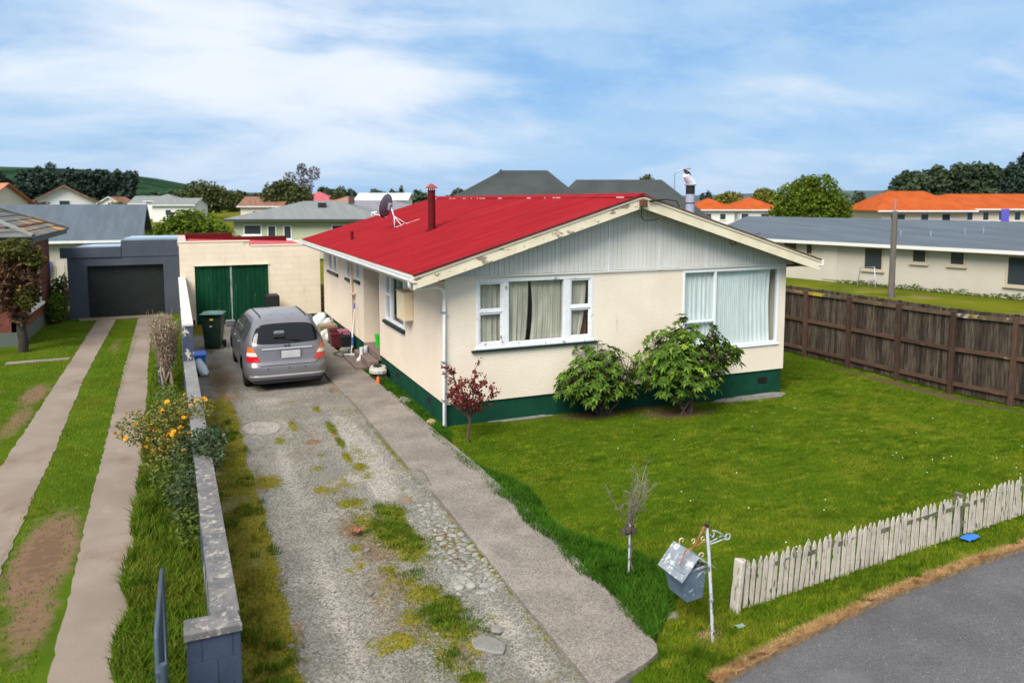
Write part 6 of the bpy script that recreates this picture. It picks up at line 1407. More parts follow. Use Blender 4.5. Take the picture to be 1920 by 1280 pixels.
mb = MB(); ring(mb, 26.1, 28.8, .85, 2.35, .09, -4.36, -4.26, 'y'); bar(mb, 27.4, 27.5, .94, 2.26, -4.35, -4.27, 'y'); wn = mb.build('window', m_white, nh); MB().box(-4.33, 26.19, .94, -4.325, 28.71, 2.26).build('pane', glass('dim_glass', (.25, .28, .3), .1), wn); MB().box(-4.36, 26.0, .76, -4.18, 28.9, .845, bev=.01).build('sill', m_white, wn)
mb = MB(); ring(mb, -6.7, -5.0, .85, 2.35, .09, 25.14, 25.24); wn = mb.build('window', m_white, nh); MB().box(-6.6, 25.2, .94, -5.1, 25.205, 2.26).build('pane', MATS['dim_glass'], wn); MB().box(-6.8, 25.08, .76, -4.9, 25.22, .845, bev=.01).build('sill', m_white, wn)
ev = 3.08; A = [(-12.6, 24.65, ev), (-3.75, 24.65, ev), (-3.75, 31.75, ev), (-12.6, 31.75, ev)]; B = [(-9.05, 28.2, 4.5), (-7.3, 28.2, 4.5)]
mb = MB()
def tileface(a, b, c, d, rows):      # courses of tiles, each lapping the one below
    a, b, c, d = map(Vector, (a, b, c, d))
    for k in range(rows):
        t0, t1 = k / rows, (k + 1.12) / rows; nrm = (b - a).cross(d - a).normalized(); p, q, r2, s = a.lerp(d, t0) + nrm * .035, b.lerp(c, t0) + nrm * .035, b.lerp(c, min(t1, 1)) + nrm * .008, a.lerp(d, min(t1, 1)) + nrm * .008
        mb.add([p, q, r2, s, p - nrm * .035, q - nrm * .035], [(0, 1, 2, 3), (4, 5, 1, 0)])
tileface(A[0], A[1], B[1], B[0], 11); tileface(A[1], A[2], B[1] , B[1], 11); tileface(A[2], A[3], B[0], B[1], 11); tileface(A[3], A[0], B[0], B[0], 11); rf = mb.build('roof', m_tile, nh)
mb = MB(); 
for p, q in ((A[1], B[1]), (A[2], B[1]), (A[0], B[0]), (B[0], B[1])): mb.tube([Vector(p) + Vector((0, 0, .04)), Vector(q) + Vector((0, 0, .05))], .075, 8)
mb.build('ridge_tiles', mat('grey_ridge', (.20, .21, .20), (.15, .16, .15), scale=4, rough=.9), rf)
mb = MB(); mb.box(-12.55, 24.70, 2.93, -3.8, 24.72, 3.09); mb.box(-3.80, 24.721, 2.93, -3.78, 31.7, 3.09); mb.build('fascia', mat('dark_fascia', (.05, .06, .055), rough=.6), nh); MB().box(-12.5, 24.73, 2.94, -3.82, 31.65, 2.955).build('soffit', m_white, nh)
ct = thing('shaggy_tree', 'shaggy dark tree with reddish brown and olive leaves at the left edge', 'tree', (-4.1, 24.2, 0)); mb = MB(); rnd = random.Random(77); limb(mb, (-4.1, 24.2, -.1), (-4.12, 24.2, 1.7), .13, .09, rnd, 0, 6, 10)
for k in range(7): limb(mb, (-4.12, 24.2, 1.2 + .08 * k), (-4.2 + rnd.uniform(-.6, .6), 24.2 + rnd.uniform(-.5, .5), rnd.uniform(2.0, 3.1)), .05, .015, rnd, -.1, 5, 6)
mb.build('trunk', mat('dark_bark', (.045, .035, .028), (.03, .024, .02), scale=8, rough=.95), ct)
leaf_obj('dead_leaves', clumps(2600, [(-4.25, 24.2, 2.25, .55, .5, .5), (-3.85, 24.2, 1.9, .35, .4, .55), (-4.5, 24.1, 1.7, .35, .4, .6), (-4.1, 24.2, 1.2, .3, .3, .5)], 61, .3), .17, mat('dead_straps', (.10, .045, .025), (.06, .03, .018), scale=3, rough=.9, attrs=[('rnd', (.20, .10, .05), .5, 1.1)], transl=.1), ct, 62, 3.0, .8)
leaf_obj('foliage', clumps(1500, [(-4.15, 24.2, 2.75, .6, .5, .35), (-3.7, 24.2, 2.5, .3, .4, .3), (-3.9, 24.1, 1.5, .35, .4, .35)], 63, .4), .16, mat('olive_leaves', (.075, .08, .018), (.05, .058, .015), scale=2, rough=.6, spec=.1, attrs=[('rnd', (.18, .16, .03), .5, 1.1)], transl=.2), ct, 64, 2.5, .3)
bush('garden_bush', 'bright green low bush between the neighbour house and navy garage', (-4.0, 29.6, 0), [(-3.95, 29.6, .55, .28, .8, .5), (-4.0, 30.6, .8, .3, .6, .7)], 1800, .12, m_leafgreen, 91)
bush('garden_bush', 'dry brown creeper at the left corner of the navy garage', (-3.8, 30.0, 0), [(-3.74, 30.1, .9, .12, .3, .8)], 500, .10, mat('brown_creeper', (.16, .12, .08), (.10, .10, .05), scale=3, rough=.9), 92)
# clothes and clutter in the gap: a low pale fence behind
mb_ = thing('back_fence', 'pale low fence with blue cloth behind the neighbour house', 'fence', (-6, 38, 0))
for k in range(14): MB().box(-8.2 + k * .32, 38, .0, -7.9 + k * .32, 38.03, 1.5).build('board', mat('pale_board', (.45, .42, .36), rough=.8, rnd=.15), mb_)
tag(litter('blue_cloth', 'blue cloth hanging on the pale back fence', 0, 0, 0, .8, .8, mat('blue_cloth', (.05, .09, .35), rough=.8), 'cloth', 4, .06), 'blue cloth hanging on the pale back fence', 'cloth'); bpy.data.objects['blue_cloth'].location = (-5.6, 37.9, 1.3); bpy.data.objects['blue_cloth'].rotation_euler = (R(88), 0, 0)

# ------------------------------------------------------------------ the suburb beyond: street grid turned 23 degrees from the house
GA = R(-23.27)
def B(u, v): return (u * math.cos(GA) + v * math.sin(-GA), u * math.sin(GA) + v * math.cos(GA))
m_dglass = mat('far_window', (.03, .04, .05), rough=.1, spec=.6)
m_wcream = mat('cream_wall', (.50, .455, .38), (.45, .415, .345), scale=.6, rough=.85)
m_wgreen = mat('sage_wall', (.42, .44, .31), (.38, .40, .28), scale=.5, rough=.85)
m_wwhite = mat('white_wall', (.66, .65, .62), rough=.8); m_wpink = mat('pinkish_wall', (.62, .53, .45), rough=.85)
def rmat(n, a, b): return mat(n, a, b, scale=.8, rough=.85, spec=.05, stretch=(3, .3, 1), bump=.1, bscale=6)
m_rgrey = rmat('blue_grey_roof', (.105, .128, .155), (.088, .108, .13)); m_rsilver = rmat('silver_roof', (.20, .212, .21), (.175, .187, .185)); m_rorange = mat('orange_tiles', (.40, .085, .022), (.33, .068, .017), scale=.6, rough=.9, spec=.05, bump=.3, bscale=8)
m_rcharc = mat('charcoal_roof', (.060, .068, .066), (.048, .055, .054), scale=.4, rough=.9, spec=.05, bump=.2, bscale=6); m_rlilac = rmat('lilac_roof', (.22, .21, .24), (.19, .185, .215)); m_rbrown = rmat('brown_roof', (.24, .13, .09), (.19, .10, .07)); m_rpgreen = rmat('pale_green_roof', (.33, .40, .35), (.29, .36, .31))
m_slateb = mat('slate_wall', (.20, .22, .25), (.17, .19, .22), scale=1, rough=.7, stretch=(6, 6, .2))
def bhouse(name, label, loc, w_, d, h, rh, kind, wm_, rm_, wins=(), rz=GA, ov=.5, inset=None, ridge=None, group=None, cat='house', doors=(), fascia=m_white, winm=None, ribs=0):
    """house in its own frame: front wall on y=0, x to the right, ridge height rh"""
    t = thing(name, label, cat, (*loc, -.06), rz, group)
    mb = MB(); mb.box(-w_ / 2, 0, 0, w_ / 2, d, h)
    if kind == 'gy': mb.add([(-w_ / 2, .001, h), (w_ / 2, .001, h), (0, .001, rh - .05), (-w_ / 2, d, h), (w_ / 2, d, h), (0, d, rh - .05)], [(0, 1, 2), (5, 4, 3)])
    if kind == 'gx': mb.add([(-w_ / 2, 0, h), (-w_ / 2, d, h), (-w_ / 2, d / 2, rh - .05), (w_ / 2, 0, h), (w_ / 2, d, h), (w_ / 2, d / 2, rh - .05)], [(2, 1, 0), (3, 4, 5)])
    mb.build('wall', wm_, t, False)
    a, b = w_ / 2 + ov, d / 2 + ov; cy = d / 2; sl = (rh - h) / (d / 2) if kind != 'gy' else (rh - h) / (w_ / 2); e = h - sl * ov + .02; mb = MB()
    ins = inset if inset is not None else b
    if kind == 'hip': rx = max(a - ins, .05); r0, r1 = ridge or (-rx, rx); V = [(-a, cy - b, e), (a, cy - b, e), (a, cy + b, e), (-a, cy + b, e), (r0, cy, rh), (r1, cy, rh)]; F = [(0, 1, 5, 4), (1, 2, 5), (2, 3, 4, 5), (3, 0, 4)]
    elif kind == 'gx': V = [(-a, cy - b, e), (a, cy - b, e), (a, cy + b, e), (-a, cy + b, e), (-a, cy, rh), (a, cy, rh)]; F = [(0, 1, 5, 4), (2, 3, 4, 5)]
    else: V = [(-a, cy - b, e), (0, cy - b, rh), (a, cy - b, e), (-a, cy + b, e), (0, cy + b, rh), (a, cy + b, e)]; F = [(0, 1, 4, 3), (1, 2, 5, 4)]
    mb.add(V + [(v[0], v[1], v[2] + .07) for v in V], [tuple(reversed(f)) for f in F] + [tuple(i + 6 for i in f) for f in F]); ed = [(0, 1), (1, 2), (2, 3), (3, 0)] if kind == 'hip' else ([(0, 1), (2, 3), (1, 5), (5, 2), (3, 4), (4, 0)] if kind == 'gx' else [(0, 1), (1, 2), (2, 5), (5, 4), (4, 3), (3, 0)])
    for i, j in ed: mb.add([V[i], V[j], (V[j][0], V[j][1], V[j][2] + .07), (V[i][0], V[i][1], V[i][2] + .07)], [(0, 1, 2, 3)])
    if ribs:
        n = int(2 * a / ribs)
        for k in range(1, n):
            x = -a + k * ribs
            if kind == 'gx': p, q = Vector((x, cy - b, e + .07)), Vector((x, cy, rh + .07)); mb.add([p + Vector((-.03, 0, 0)), p + Vector((.03, 0, 0)), q + Vector((.03, 0, 0)), q + Vector((-.03, 0, 0)), p + Vector((0, 0, .04)), q + Vector((0, 0, .04))], [(0, 4, 5, 3), (4, 1, 2, 5)])
    rf = mb.build('roof', rm_, t, False)
    if kind != 'gy': MB().box(-a, cy - b - .06, e - .10, a, cy - b - .001, e + .06).build('gutter', fascia, t, False)
    else:
        for s in (-1, 1):
            mb = MB(); mb.add([(0, cy - b - .03, rh + .08), (s * a, cy - b - .03, e + .08), (s * a, cy - b - .03, e - .12), (0, cy - b - .03, rh - .12)], [(0, 1, 2, 3)] if s < 0 else [(3, 2, 1, 0)]); mb.build('barge_board', fascia, t, False)
    for x0, x1, z0, z1 in wins:
        mb = MB(); ring(mb, x0, x1, z0, z1, .07, -.05, .0); wn = mb.build('window', winm or m_white, t, False); MB().box(x0 + .07, -.02, z0 + .07, x1 - .07, -.004, z1 - .07).build('pane', m_dglass, wn, False); MB().box(x0 - .08, -.10, z0 - .08, x1 + .08, -.0, z0 - .003).build('sill', winm or m_white, wn, False)
    for x0, x1, z1 in doors: MB().box(x0, -.04, .1, x1, -.002, z1).build('door', wm_, t, False)
    return t
# long low unit block beyond the paling fence
dr_ = Vector((.185, -.983)); b0_ = Vector((30.38, 31.55)); cL = b0_ + dr_ * 4.0; m_stonew = mat('beige_window_trim', (.48, .40, .30), rough=.8)
lbk = bhouse('unit_block', 'long low cream unit block with blue grey roof beyond the timber fence', cL, 20, 7, 2.12, 3.12, 'gx', m_wcream, m_rgrey, [(s0 - 4, s1 - 4, z0, z1) for s0, s1, z0, z1 in ((-1.1, -.2, 1.45, 1.98), (.3, .75, 1.3, 1.95), (3.6, 4.62, .75, 1.9), (6.0, 6.72, 1.25, 1.92), (7.72, 8.42, 1.25, 1.92), (10.1, 11.4, .55, 1.85), (12.4, 13.4, 1.2, 1.9))], math.atan2(-.983, .185), .45, cat='building', doors=[(1.36 - 4, 2.2 - 4, 1.85)], fascia=m_wwhite, winm=m_stonew, ribs=0)
for s, d in ((6.3, 1.0), (7.6, 1.5), (8.3, 1.7), (4.9, .9)): MB().tube([(s - 4, d, 2.1), (s - 4, d, 2.1 + d * .29 + .35)], .05, 8).build('vent_pipe', m_galv, lbk, False)
bush('wall_plants', 'straggly green weeds along the foot of the long cream unit block', (31.2, 27, 0), [(30.55 + .1 * k, 28.9 - .53 * k, .02, .16, .40, .08 + .05 * ((k * 5) % 4)) for k in range(0, 17)], 1700, .10, m_leafdark, 95, 'plants', 4)
tag(MB().tube([(29.9, 27.3, .0), (29.95, 27.2, .9), (30.2, 26.6, .95), (30.2, 26.5, .0)], .025, 6).build('clothes_rack', m_galv), 'thin metal rack leaning by the wall of the unit block', 'rack')
# big charcoal roof behind the house
bhouse('large_house', 'large house with a tall charcoal hip roof directly behind the red roof', B(-.3, 45), 11.4, 11, 2.95, 6.05, 'hip', m_wcream, m_rcharc, [(2.5, 4, 1, 2.2)], ov=.7, ridge=(-.35, 2.6), fascia=m_rcharc)
bhouse('large_house_wing', 'lower charcoal roofed wing to the right of the tall hip roof', B(7.0, 46.2), 9.4, 9, 2.95, 5.45, 'hip', m_wcream, m_rcharc, [(1.5, 3.2, 1, 2.3)], ov=.7, inset=2.6, fascia=m_rcharc)
gv = MB().prism([(-.8, 5.55), (.5, 5.55), (-.1, 6.32)], 'y', 0, 3); 
hh = bpy.data.objects['large_house']; MB().add([(-.95, 4.6, 5.55), (-.05, 4.6, 5.55), (-.4, 4.9, 6.2), (-.95, 6.5, 5.55), (-.05, 6.5, 5.55), (-.4, 6.2, 6.2)], [(0, 1, 2), (0, 2, 5, 3), (1, 4, 5, 2)]).build('gablet', m_rcharc, hh, False)
# sage house behind the garage, its neighbours
sh = bhouse('sage_house', 'sage green house with a silver hip roof behind the cream garage', B(-14.6, 55), 10.6, 8, 2.92, 4.05, 'hip', m_wgreen, m_rsilver, [(-4.6, -3.3, 1.7, 2.45), (-2.9, -2.25, 1.4, 2.4), (-1.75, -1.15, 1.4, 2.4), (1.7, 3.6, 1.6, 2.45)], ov=.55, fascia=m_rcharc); MB().box(.2, 2.2, 3.4, .75, 2.6, 4.0).build('roof_heater', m_blackpl, sh, False); MB().box(2.0, 4.4, 3.9, 2.4, 4.8, 4.5).build('chimney', m_brown, sh, False)
bhouse('lilac_roof_house', 'house with a dull lilac roof behind the silver roofed one', B(-14.4, 76), 12, 8, 3.1, 4.1, 'hip', m_wwhite, m_rlilac)
sg = bhouse('slate_house', 'wide low house with slate blue roof behind the navy garage', B(-29.5, 49), 9.8, 9, 1.75, 3.82, 'gx', m_wcream, m_rgrey, [(-4.4, -3.2, .8, 1.6)], rz=R(-2), ov=.5, ribs=0)
bhouse('green_roof_house', 'white gabled house with pale green roof in front of the dark conifers', B(-52.2, 90), 6.4, 9, 4.1, 5.9, 'gy', m_wwhite, m_rpgreen, [(-.6, .6, 3.0, 4.2)], rz=R(6), fascia=m_rbrown)
bhouse('green_roof_wing', 'long pale green roof left of the white gable', B(-57.2, 89), 6.2, 9, 3.0, 4.3, 'hip', m_wwhite, m_rpgreen)
bhouse('orange_roof_house', 'orange tiled house high at the left edge of the view', B(-51.0, 70), 5.4, 7, 4.0, 5.75, 'gx', m_wpink, mat('salmon_tiles', (.50, .20, .11), (.42, .16, .09), scale=1, rough=.85), [(1.2, 2.2, 2.2, 3.4)])
for i, (nm, lab, u, v, w_, d, h, rh, k, wm_, rm_) in enumerate((
    ('far_house', 'far house with a white gable roof left of the round green bush', -52, 178, 9, 9, 4.0, 5.6, 'gx', m_wwhite, m_rsilver), ('far_house', 'far red roofed bungalow beyond the silver roof', -38.5, 150, 8.6, 8, 3.8, 5.8, 'hip', m_wwhite, mat('far_red_roof', (.42, .10, .12), (.36, .08, .10), scale=1, rough=.7)),
    ('far_house', 'far brown roofed house just left of the red roofed bungalow', -43, 132, 7, 8, 3.3, 4.8, 'gx', m_wpink, m_rbrown), ('far_house', 'far rust brown roof right of the red roofed bungalow', -30.5, 140, 7.5, 8, 3.6, 4.9, 'hip', m_wpink, mat('rust_roof', (.32, .17, .12), (.26, .13, .09), scale=1, rough=.8)),
    ('far_shed', 'far long white roofed shed left of the satellite dish', -24, 142, 9, 9, 4.4, 5.5, 'gx', m_wwhite, mat('white_roof', (.62, .64, .66), rough=.6)), ('far_house', 'far small white house beside the dark conifer belt', -95, 182, 5, 7, 3.6, 5.0, 'gy', m_wwhite, m_rbrown),
    ('far_house', 'far pale grey roofed house second right of the conifer belt', -88, 185, 7, 7, 3.6, 5.2, 'gx', m_wwhite, m_rsilver), ('far_house', 'far white house third right of the conifer belt', -80, 176, 7, 7, 4.2, 5.6, 'hip', m_wwhite, m_rsilver),
    ('far_house', 'far house with dull silver roof behind the round green bush', -66, 150, 8, 7, 3.4, 4.6, 'gx', m_wwhite, m_rsilver))):
    bhouse(nm, lab, B(u, v), w_, d, h, rh, k, wm_, rm_, [(-1.5, -.3, 1.2, 2.4)], group=None)
# orange tiled buildings on the right
ob = bhouse('orange_complex', 'long cream building with orange tiled roof at the right edge', B(68, 102), 26, 11, 3.25, 5.0, 'hip', m_wpink, m_rorange, [(-12 + k * 2.1, -11.1 + k * 2.1, 1.5, 2.7) for k in range(12)], ov=.8, cat='building')
bhouse('orange_wing', 'hip roofed front wing of the orange tiled building', B(53, 99), 11, 10, 3.2, 5.35, 'hip', m_wpink, m_rorange, [(-4.4, -2.4, 1.2, 2.5), (-.5, .6, 1.3, 2.5), (2.2, 3.4, 1.3, 2.5)], ov=.9, inset=4.0, cat='building')
bhouse('orange_cottage', 'orange tiled cottage just right of the silver flue', B(31, 118), 6.2, 8, 2.9, 4.5, 'hip', m_wwhite, m_rorange, [(-1.6, -.4, 1.2, 2.2), (.8, 1.8, 1.2, 2.2)]); bhouse('orange_cottage', 'wider orange tiled cottage beside the big green tree', B(37.8, 119), 7.6, 8, 2.9, 4.6, 'hip', m_wwhite, m_rorange, [(-2.4, -1.2, 1.2, 2.2), (.6, 2.0, 1.2, 2.2)])
tag(MB().box(-.5, 0, 1.3, .5, .12, 3.05, M=Matrix.Translation((*B(61.5, 96), 0)) @ Matrix.Rotation(GA, 4, 'Z'), bev=.02).build('sign_board', mat('purple_blue_sign', (.10, .09, .42), rough=.5)), 'blue sign panel in front of the orange tiled building', 'sign')
m_cw = mat('white_car_paint', (.66, .68, .70), rough=.3, coat=.4); m_cs = mat('silver_car_paint', (.42, .45, .48), rough=.3, metal=.4)
for u, v, m, lab in ((46.5, 93, m_cw, 'white car parked by the veranda of the orange tiled wing'), (50, 92, m_cw, 'white car parked second from the veranda'), (60, 94, m_cs, 'silver car parked left of the blue sign'), (65.5, 92, m_cw, 'white car parked right of the blue sign'), (68.5, 93, m_cs, 'pale car parked near the dark hedge at right')):
    make_car('far_car', lab, m, 'cars parked by the orange roofed building', False, (*B(u, v), -.05), GA + R(80))
# poles
pp = thing('power_pole', 'grey timber power pole beyond the fence, thin rod at its top', 'pole', (27.95, 23.7, 0)); MB().tube([(27.95, 23.7, -.1), (27.95, 23.7, 3.65)], [.135, .11], 12).build('pole', mat('grey_pole', (.15, .13, .115), (.11, .095, .085), scale=6, rough=.9, stretch=(3, 3, .3)), pp); MB().tube([(27.95, 23.7, 3.65), (27.95, 23.7, 4.15)], .03, 8).build('top_rod', m_galv, pp)
x, y = B(12.6, 60); sl_ = thing('street_lamp', 'slim far street lamp whose arm shows beside the silver flue', 'street lamp', (x, y, 0)); MB().tube([(x, y, -.1), (x, y, 6.15), (x + .1, y - .04, 6.3), (x + .75, y - .33, 6.55), (x + 1.0, y - .43, 6.56)], .045, 6).build('pole', m_galv, sl_); MB().box(x + .85, y - .48, 6.52, x + 1.2, y - .36, 6.6, bev=.02).build('lamp_head', m_galv, sl_)
# trees
m_tg = [mat('tree_leaf_bright', (.08, .13, .012), (.06, .105, .010), scale=.5, rough=.7, spec=.1, attrs=[('rnd', (.19, .24, .022), .4, 1.1)], transl=.25), mat('tree_leaf_olive', (.065, .085, .025), (.05, .068, .02), scale=.4, rough=.6, attrs=[('rnd', (.12, .13, .035), .4, 1.1)], transl=.2),
        mat('tree_leaf_dark', (.042, .070, .036), (.03, .052, .028), scale=.2, rough=.7, attrs=[('rnd', (.075, .105, .045), .4, 1.1)], transl=.1), mat('tree_leaf_conifer', (.022, .044, .032), (.016, .033, .025), scale=.2, rough=.7, attrs=[('rnd', (.028, .05, .03), .4, 1.1)]), mat('tree_leaf_yellow', (.17, .17, .02), (.12, .13, .018), scale=.4, rough=.6, attrs=[('rnd', (.25, .22, .03), .4, 1.1)], transl=.2)]
def tree(name, label, u, v, blobs, n, size, m, seed, cat='tree', group=None, trunk=.18):
    """blobs: (du, dv, z, ru, rv, rz)"""
    x, y = B(u, v); t = thing(name, label, cat, (x, y, -.06), 0, group); bl = [(B(u + b[0], v + b[1])[0], B(u + b[0], v + b[1])[1], *b[2:]) for b in blobs]; rnd = random.Random(seed); mb = MB()
    zt = min(b[2] for b in bl); limb(mb, (x, y, -.2), (x, y, zt * .6), trunk, trunk * .7, rnd, 0, 4, 7)
    for b in bl: limb(mb, (x, y, zt * .45), (b[0], b[1], b[2] + .3 * b[5]), trunk * .55, trunk * .15, rnd, -.1, 5, 5)
    mb.build('trunk', m_bark, t); leaf_obj('crown', clumps(n, bl, seed, .45), size, m, t, seed + 1, 1.6, 0, 'stuff'); return t
rt = random.Random(2)
tree('willow_tree', 'big rounded bright green tree behind the unit block roof', 24.4, 63, [(0, 0, 3.0, 3.3, 2.5, 2.2), (-1.5, 0, 3.9, 1.7, 1.6, 1.7), (.6, 0, 4.7, 1.9, 1.6, 1.6), (1.9, 0, 3.3, 1.6, 1.6, 1.8), (-2.4, .3, 2.4, 1.2, 1.3, 1.4), (-.4, .2, 5.2, 1.2, 1.2, 1.0)], 9500, .30, m_tg[0], 101)
tree('round_tree', 'rounded olive green tree behind the cream garage', -16.6, 40, [(0, 0, 2.2, 1.9, 1.5, 1.5), (-.9, 0, 2.0, 1.5, 1.2, 1.3), (.9, 0, 1.7, 1.6, 1.3, 1.3), (1.9, .2, 1.2, 1.0, 1.0, .9), (-.2, 0, 2.9, 1.1, 1, .8)], 6500, .22, m_tg[0], 103)
tree('dark_tree', 'broad dark olive tree on the skyline above the round green tree', -76, 190, [(0, 0, 5, 5, 4, 4.2), (3, 0, 4.5, 4, 3, 3.5), (-4, 0, 4, 4, 3, 3.2), (7, 0, 4, 4, 3, 2.6)], 4200, .9, m_tg[1], 105)
tree('dark_tree', 'olive tree with a bare purple brown top on the skyline', -40, 136, [(-1, 0, 4.0, 3.6, 3, 3.6), (2, 0, 4.0, 3, 3, 3.0), (0, 0, 5.8, 2.6, 2, 2)], 4000, .7, m_tg[1], 107)
tree('bare_crown_tree', 'bare twiggy purple brown crown behind the olive tree', -38.2, 142, [(-2.6, 0, 8.2, 1.3, 1, 1.2), (-.4, 0, 9.6, 1.1, 1, 1.4), (1.7, 0, 9.0, 1.3, 1, 1.4), (0, 0, 6.5, 1.8, 1.5, 2)], 1300, .42, mat('twiggy_crown', (.12, .095, .10), (.09, .07, .075), scale=1, rough=.9), 109, trunk=.25)
tree('small_tree', 'small round olive tree right of the red roofed bungalow', -34.2, 152, [(0, 0, 4.4, 1.7, 1.5, 1.9), (-.6, 0, 3.5, 1.6, 1.4, 1.6)], 1300, .5, m_tg[1], 111); tree('cypress_tree', 'slim dark cypress rising left of the red flue', -22.2, 155, [(0, 0, 3.4, .8, .8, 2.6), (0, 0, 5.6, .5, .5, 1.6)], 900, .4, m_tg[2], 113)
tree('golden_bush', 'golden bush in front of the dark conifer belt', -49.6, 96, [(0, 0, 2.6, 1.3, 1.2, 1.3), (.7, 0, 3.3, .7, .7, .7)], 1100, .35, m_tg[4], 115); tree('brown_shrub', 'dark brown shrub under the white gable', -52.2, 84, [(0, 0, 3.2, 2.4, 1.2, .8), (0, 0, 2.2, 2.2, 1.2, 1)], 1200, .35, mat('brown_shrub_leaf', (.05, .03, .02), (.04, .025, .018), scale=1, rough=.9), 117)
tree('palm_like_tree', 'small ragged tree on the skyline above the charcoal wing', 10.1, 58, [(0, 0, 5.3, .7, .7, .75), (.3, 0, 4.6, .5, .5, .6)], 520, .30, m_tg[1], 119); tree('yellow_tree', 'yellow green tree behind the orange cottages', 44, 155, [(0, 0, 4.0, 3.2, 2, 2.0), (-2, 0, 3.6, 2, 2, 1.8)], 2000, .6, m_tg[4], 121); tree('yellow_tree', 'second yellow green tree touching the big green tree', 49, 150, [(0, 0, 4.4, 2.8, 2, 2.2), (2, 0, 3.8, 2, 2, 1.8)], 2000, .6, m_tg[4], 123)
tree('conifer', 'tiny far dark conifer pair beside the silver flue', 37.5, 150, [(-.5, 0, 4.6, .5, .5, 1.2), (.7, 0, 4.8, .8, .6, 1.2), (0, 0, 3, 1.2, 1, 1.2)], 700, .45, m_tg[3], 125); tree('dark_tree', 'dark clump between the big green tree and the orange roof', 48.5, 108, [(0, 0, 4.0, 1.2, 1, 1.5), (1, 0, 3, 1.2, 1, 1.4)], 800, .45, m_tg[2], 127)
tree('dark_hedge', 'very dark brown hedge in front of the orange building at right', 64.5, 86, [(-1, 0, 1.6, 1.8, 1, 1.0), (1, 0, 1.7, 2, 1, 1.1), (3.5, 0, 1.6, 2, 1, 1.1)], 2200, .3, mat('dark_hedge_leaf', (.022, .016, .014), (.03, .022, .018), scale=1, rough=.9), 129, 'hedge')
# far woods, one mass each
def wood(name, label, segs, n, size, m, seed, conifer=False):
    r = np.random.default_rng(seed); bl = []
    for u, v, h, w_ in segs:
        if conifer:
            for k in range(4): f = k / 4; bl.append((*B(u + r.normal(0, .4), v + r.normal(0, 2)), h * (.18 + .24 * k), w_ * (1 - f * .75), w_ * (1 - f * .75), h * .2))
        else:
            bl.append((*B(u, v), h * .45, w_ * .8, w_ * .8, h * .5)); bl.append((*B(u + r.normal(0, w_ * .3), v - 2), h * .72, w_ * .6, w_ * .6, h * .28)); bl.append((*B(u + r.normal(0, w_ * .3), v - 3), h * .25, w_, w_, h * .28))
    o = leaf_obj(name, clumps(n, bl, seed, .6), size, m, None, seed + 1, 1.5); o['label'] = label; o['category'] = 'woodland'; return o
r = np.random.default_rng(44)
wood('conifer_belt', 'dark shelter belt of conifers below the green hill', [(-152 + 1.25 * k, 220 + r.normal(0, 2), 10.6 + 1.2 * r.uniform(-.6, 1) + .02 * k, 3.2) for k in range(36)], 42000, 1.2, m_tg[3], 201, True)
wood('far_woods', 'far line of dark trees on the left skyline', [(-140 + 3.4 * k, 290 + r.normal(0, 4), 6.5 + 2.2 * r.uniform(-1, 1) + (2.0 if 14 < k < 26 else 0), 3.6) for k in range(40)], 12000, 1.6, m_tg[2], 203)
wood('pine_woods', 'dense dark woodland behind the orange roofs at right', [(90.5 + 2.6 * k, 190 + r.normal(0, 3), float(np.interp(k, [0, 2, 5, 9, 12, 20], [7, 10.5, 12.5, 13.2, 12.5, 12])) + r.normal(0, .6), 4.2) for k in range(24)], 42000, 1.3, m_tg[2], 205)
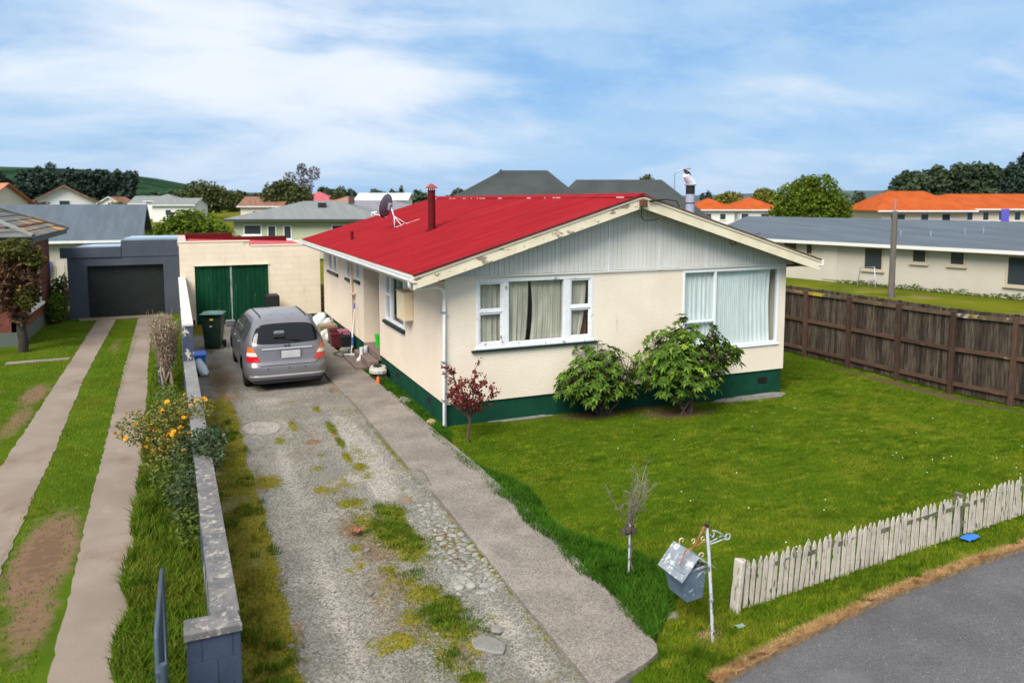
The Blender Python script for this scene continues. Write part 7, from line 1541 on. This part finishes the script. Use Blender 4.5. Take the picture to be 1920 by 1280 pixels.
for k, (u, h) in enumerate(((121.5, 15.6), (125, 13.5), (128, 15.5), (118.8, 13.2))):
    x_ = u; tree('tall_conifer', ('tallest dark conifer near the right edge of the woodland', 'dark conifer between the two tall ones at the right edge', 'tall dark conifer cut by the right edge of the view', 'first dark conifer left of the tallest one')[k], x_, 184, [(0, 0, h * (.2 + .2 * j), 3.6 * (1 - j * .19), 3.6 * (1 - j * .19), h * .19) for j in range(4)] + [(0, 0, h * .93, .35, .35, h * .07)], 2600, .9, m_tg[3], 211 + k, group='tall conifers at the right edge')
# hills
def hill(name, prof, v0, v1, m):
    us = np.array([p[0] for p in prof], float); hs = np.array([p[1] for p in prof], float); uu = np.linspace(us[0], us[-1], 90); V = []; nv = 14
    for u in uu:
        h = np.interp(u, us, hs)
        for j in range(nv):
            t = j / (nv - 1); v = v0 + (v1 - v0) * t; x, y = B(u, v); V.append((x, y, -1 + (h + 1) * math.sin(min(1, t * 1.35) * PI / 2) ** 1.3 * (1 if t < .75 else 1 - (t - .75) * .3) + .8 * float(vnoise(np.array(x), np.array(y), .02, 3)) - .4))
    F = [(i * nv + j, (i + 1) * nv + j, (i + 1) * nv + j + 1, i * nv + j + 1) for i in range(89) for j in range(nv - 1)]; return npmesh(name, V, F, m, None, None, True, 'structure')
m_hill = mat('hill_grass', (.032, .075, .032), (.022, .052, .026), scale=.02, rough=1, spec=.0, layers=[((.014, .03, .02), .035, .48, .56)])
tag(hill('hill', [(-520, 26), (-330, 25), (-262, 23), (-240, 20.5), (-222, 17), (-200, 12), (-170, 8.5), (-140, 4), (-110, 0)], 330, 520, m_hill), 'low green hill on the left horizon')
tag(hill('hill', [(-520, 10), (-380, 9), (-250, 12), (-120, 9), (-60, 5), (80, 6), (200, 10), (300, 13), (520, 14)], 560, 760, mat('hazed_far_hill', (.06, .09, .09), (.05, .075, .08), scale=.01, rough=.95)), 'far hills along the horizon, coloured bluish for haze')  # distance haze is painted into the bluish hill colour
for k, (u, h) in enumerate(((-255, 6), (-262, 4.5), (-247, 3.5), (-228, 5), (-219, 4.5))):
    tree('hill_tree', ('wide dark tree on the hill crest, tallest of its cluster', 'smaller dark tree left of the tallest on the hill crest', 'low tree right of the tallest on the hill crest', 'lone dark tree on the lower right slope of the hill crest', 'last small dark tree at the right end of the hill crest')[k], u, 428, [(0, 0, 21 - k * 1.0 + h * .2, h * .5, 2, h * .5)], 260, 1.2, m_tg[2], 301 + k, group='trees on the crest of the green hill', trunk=.4)
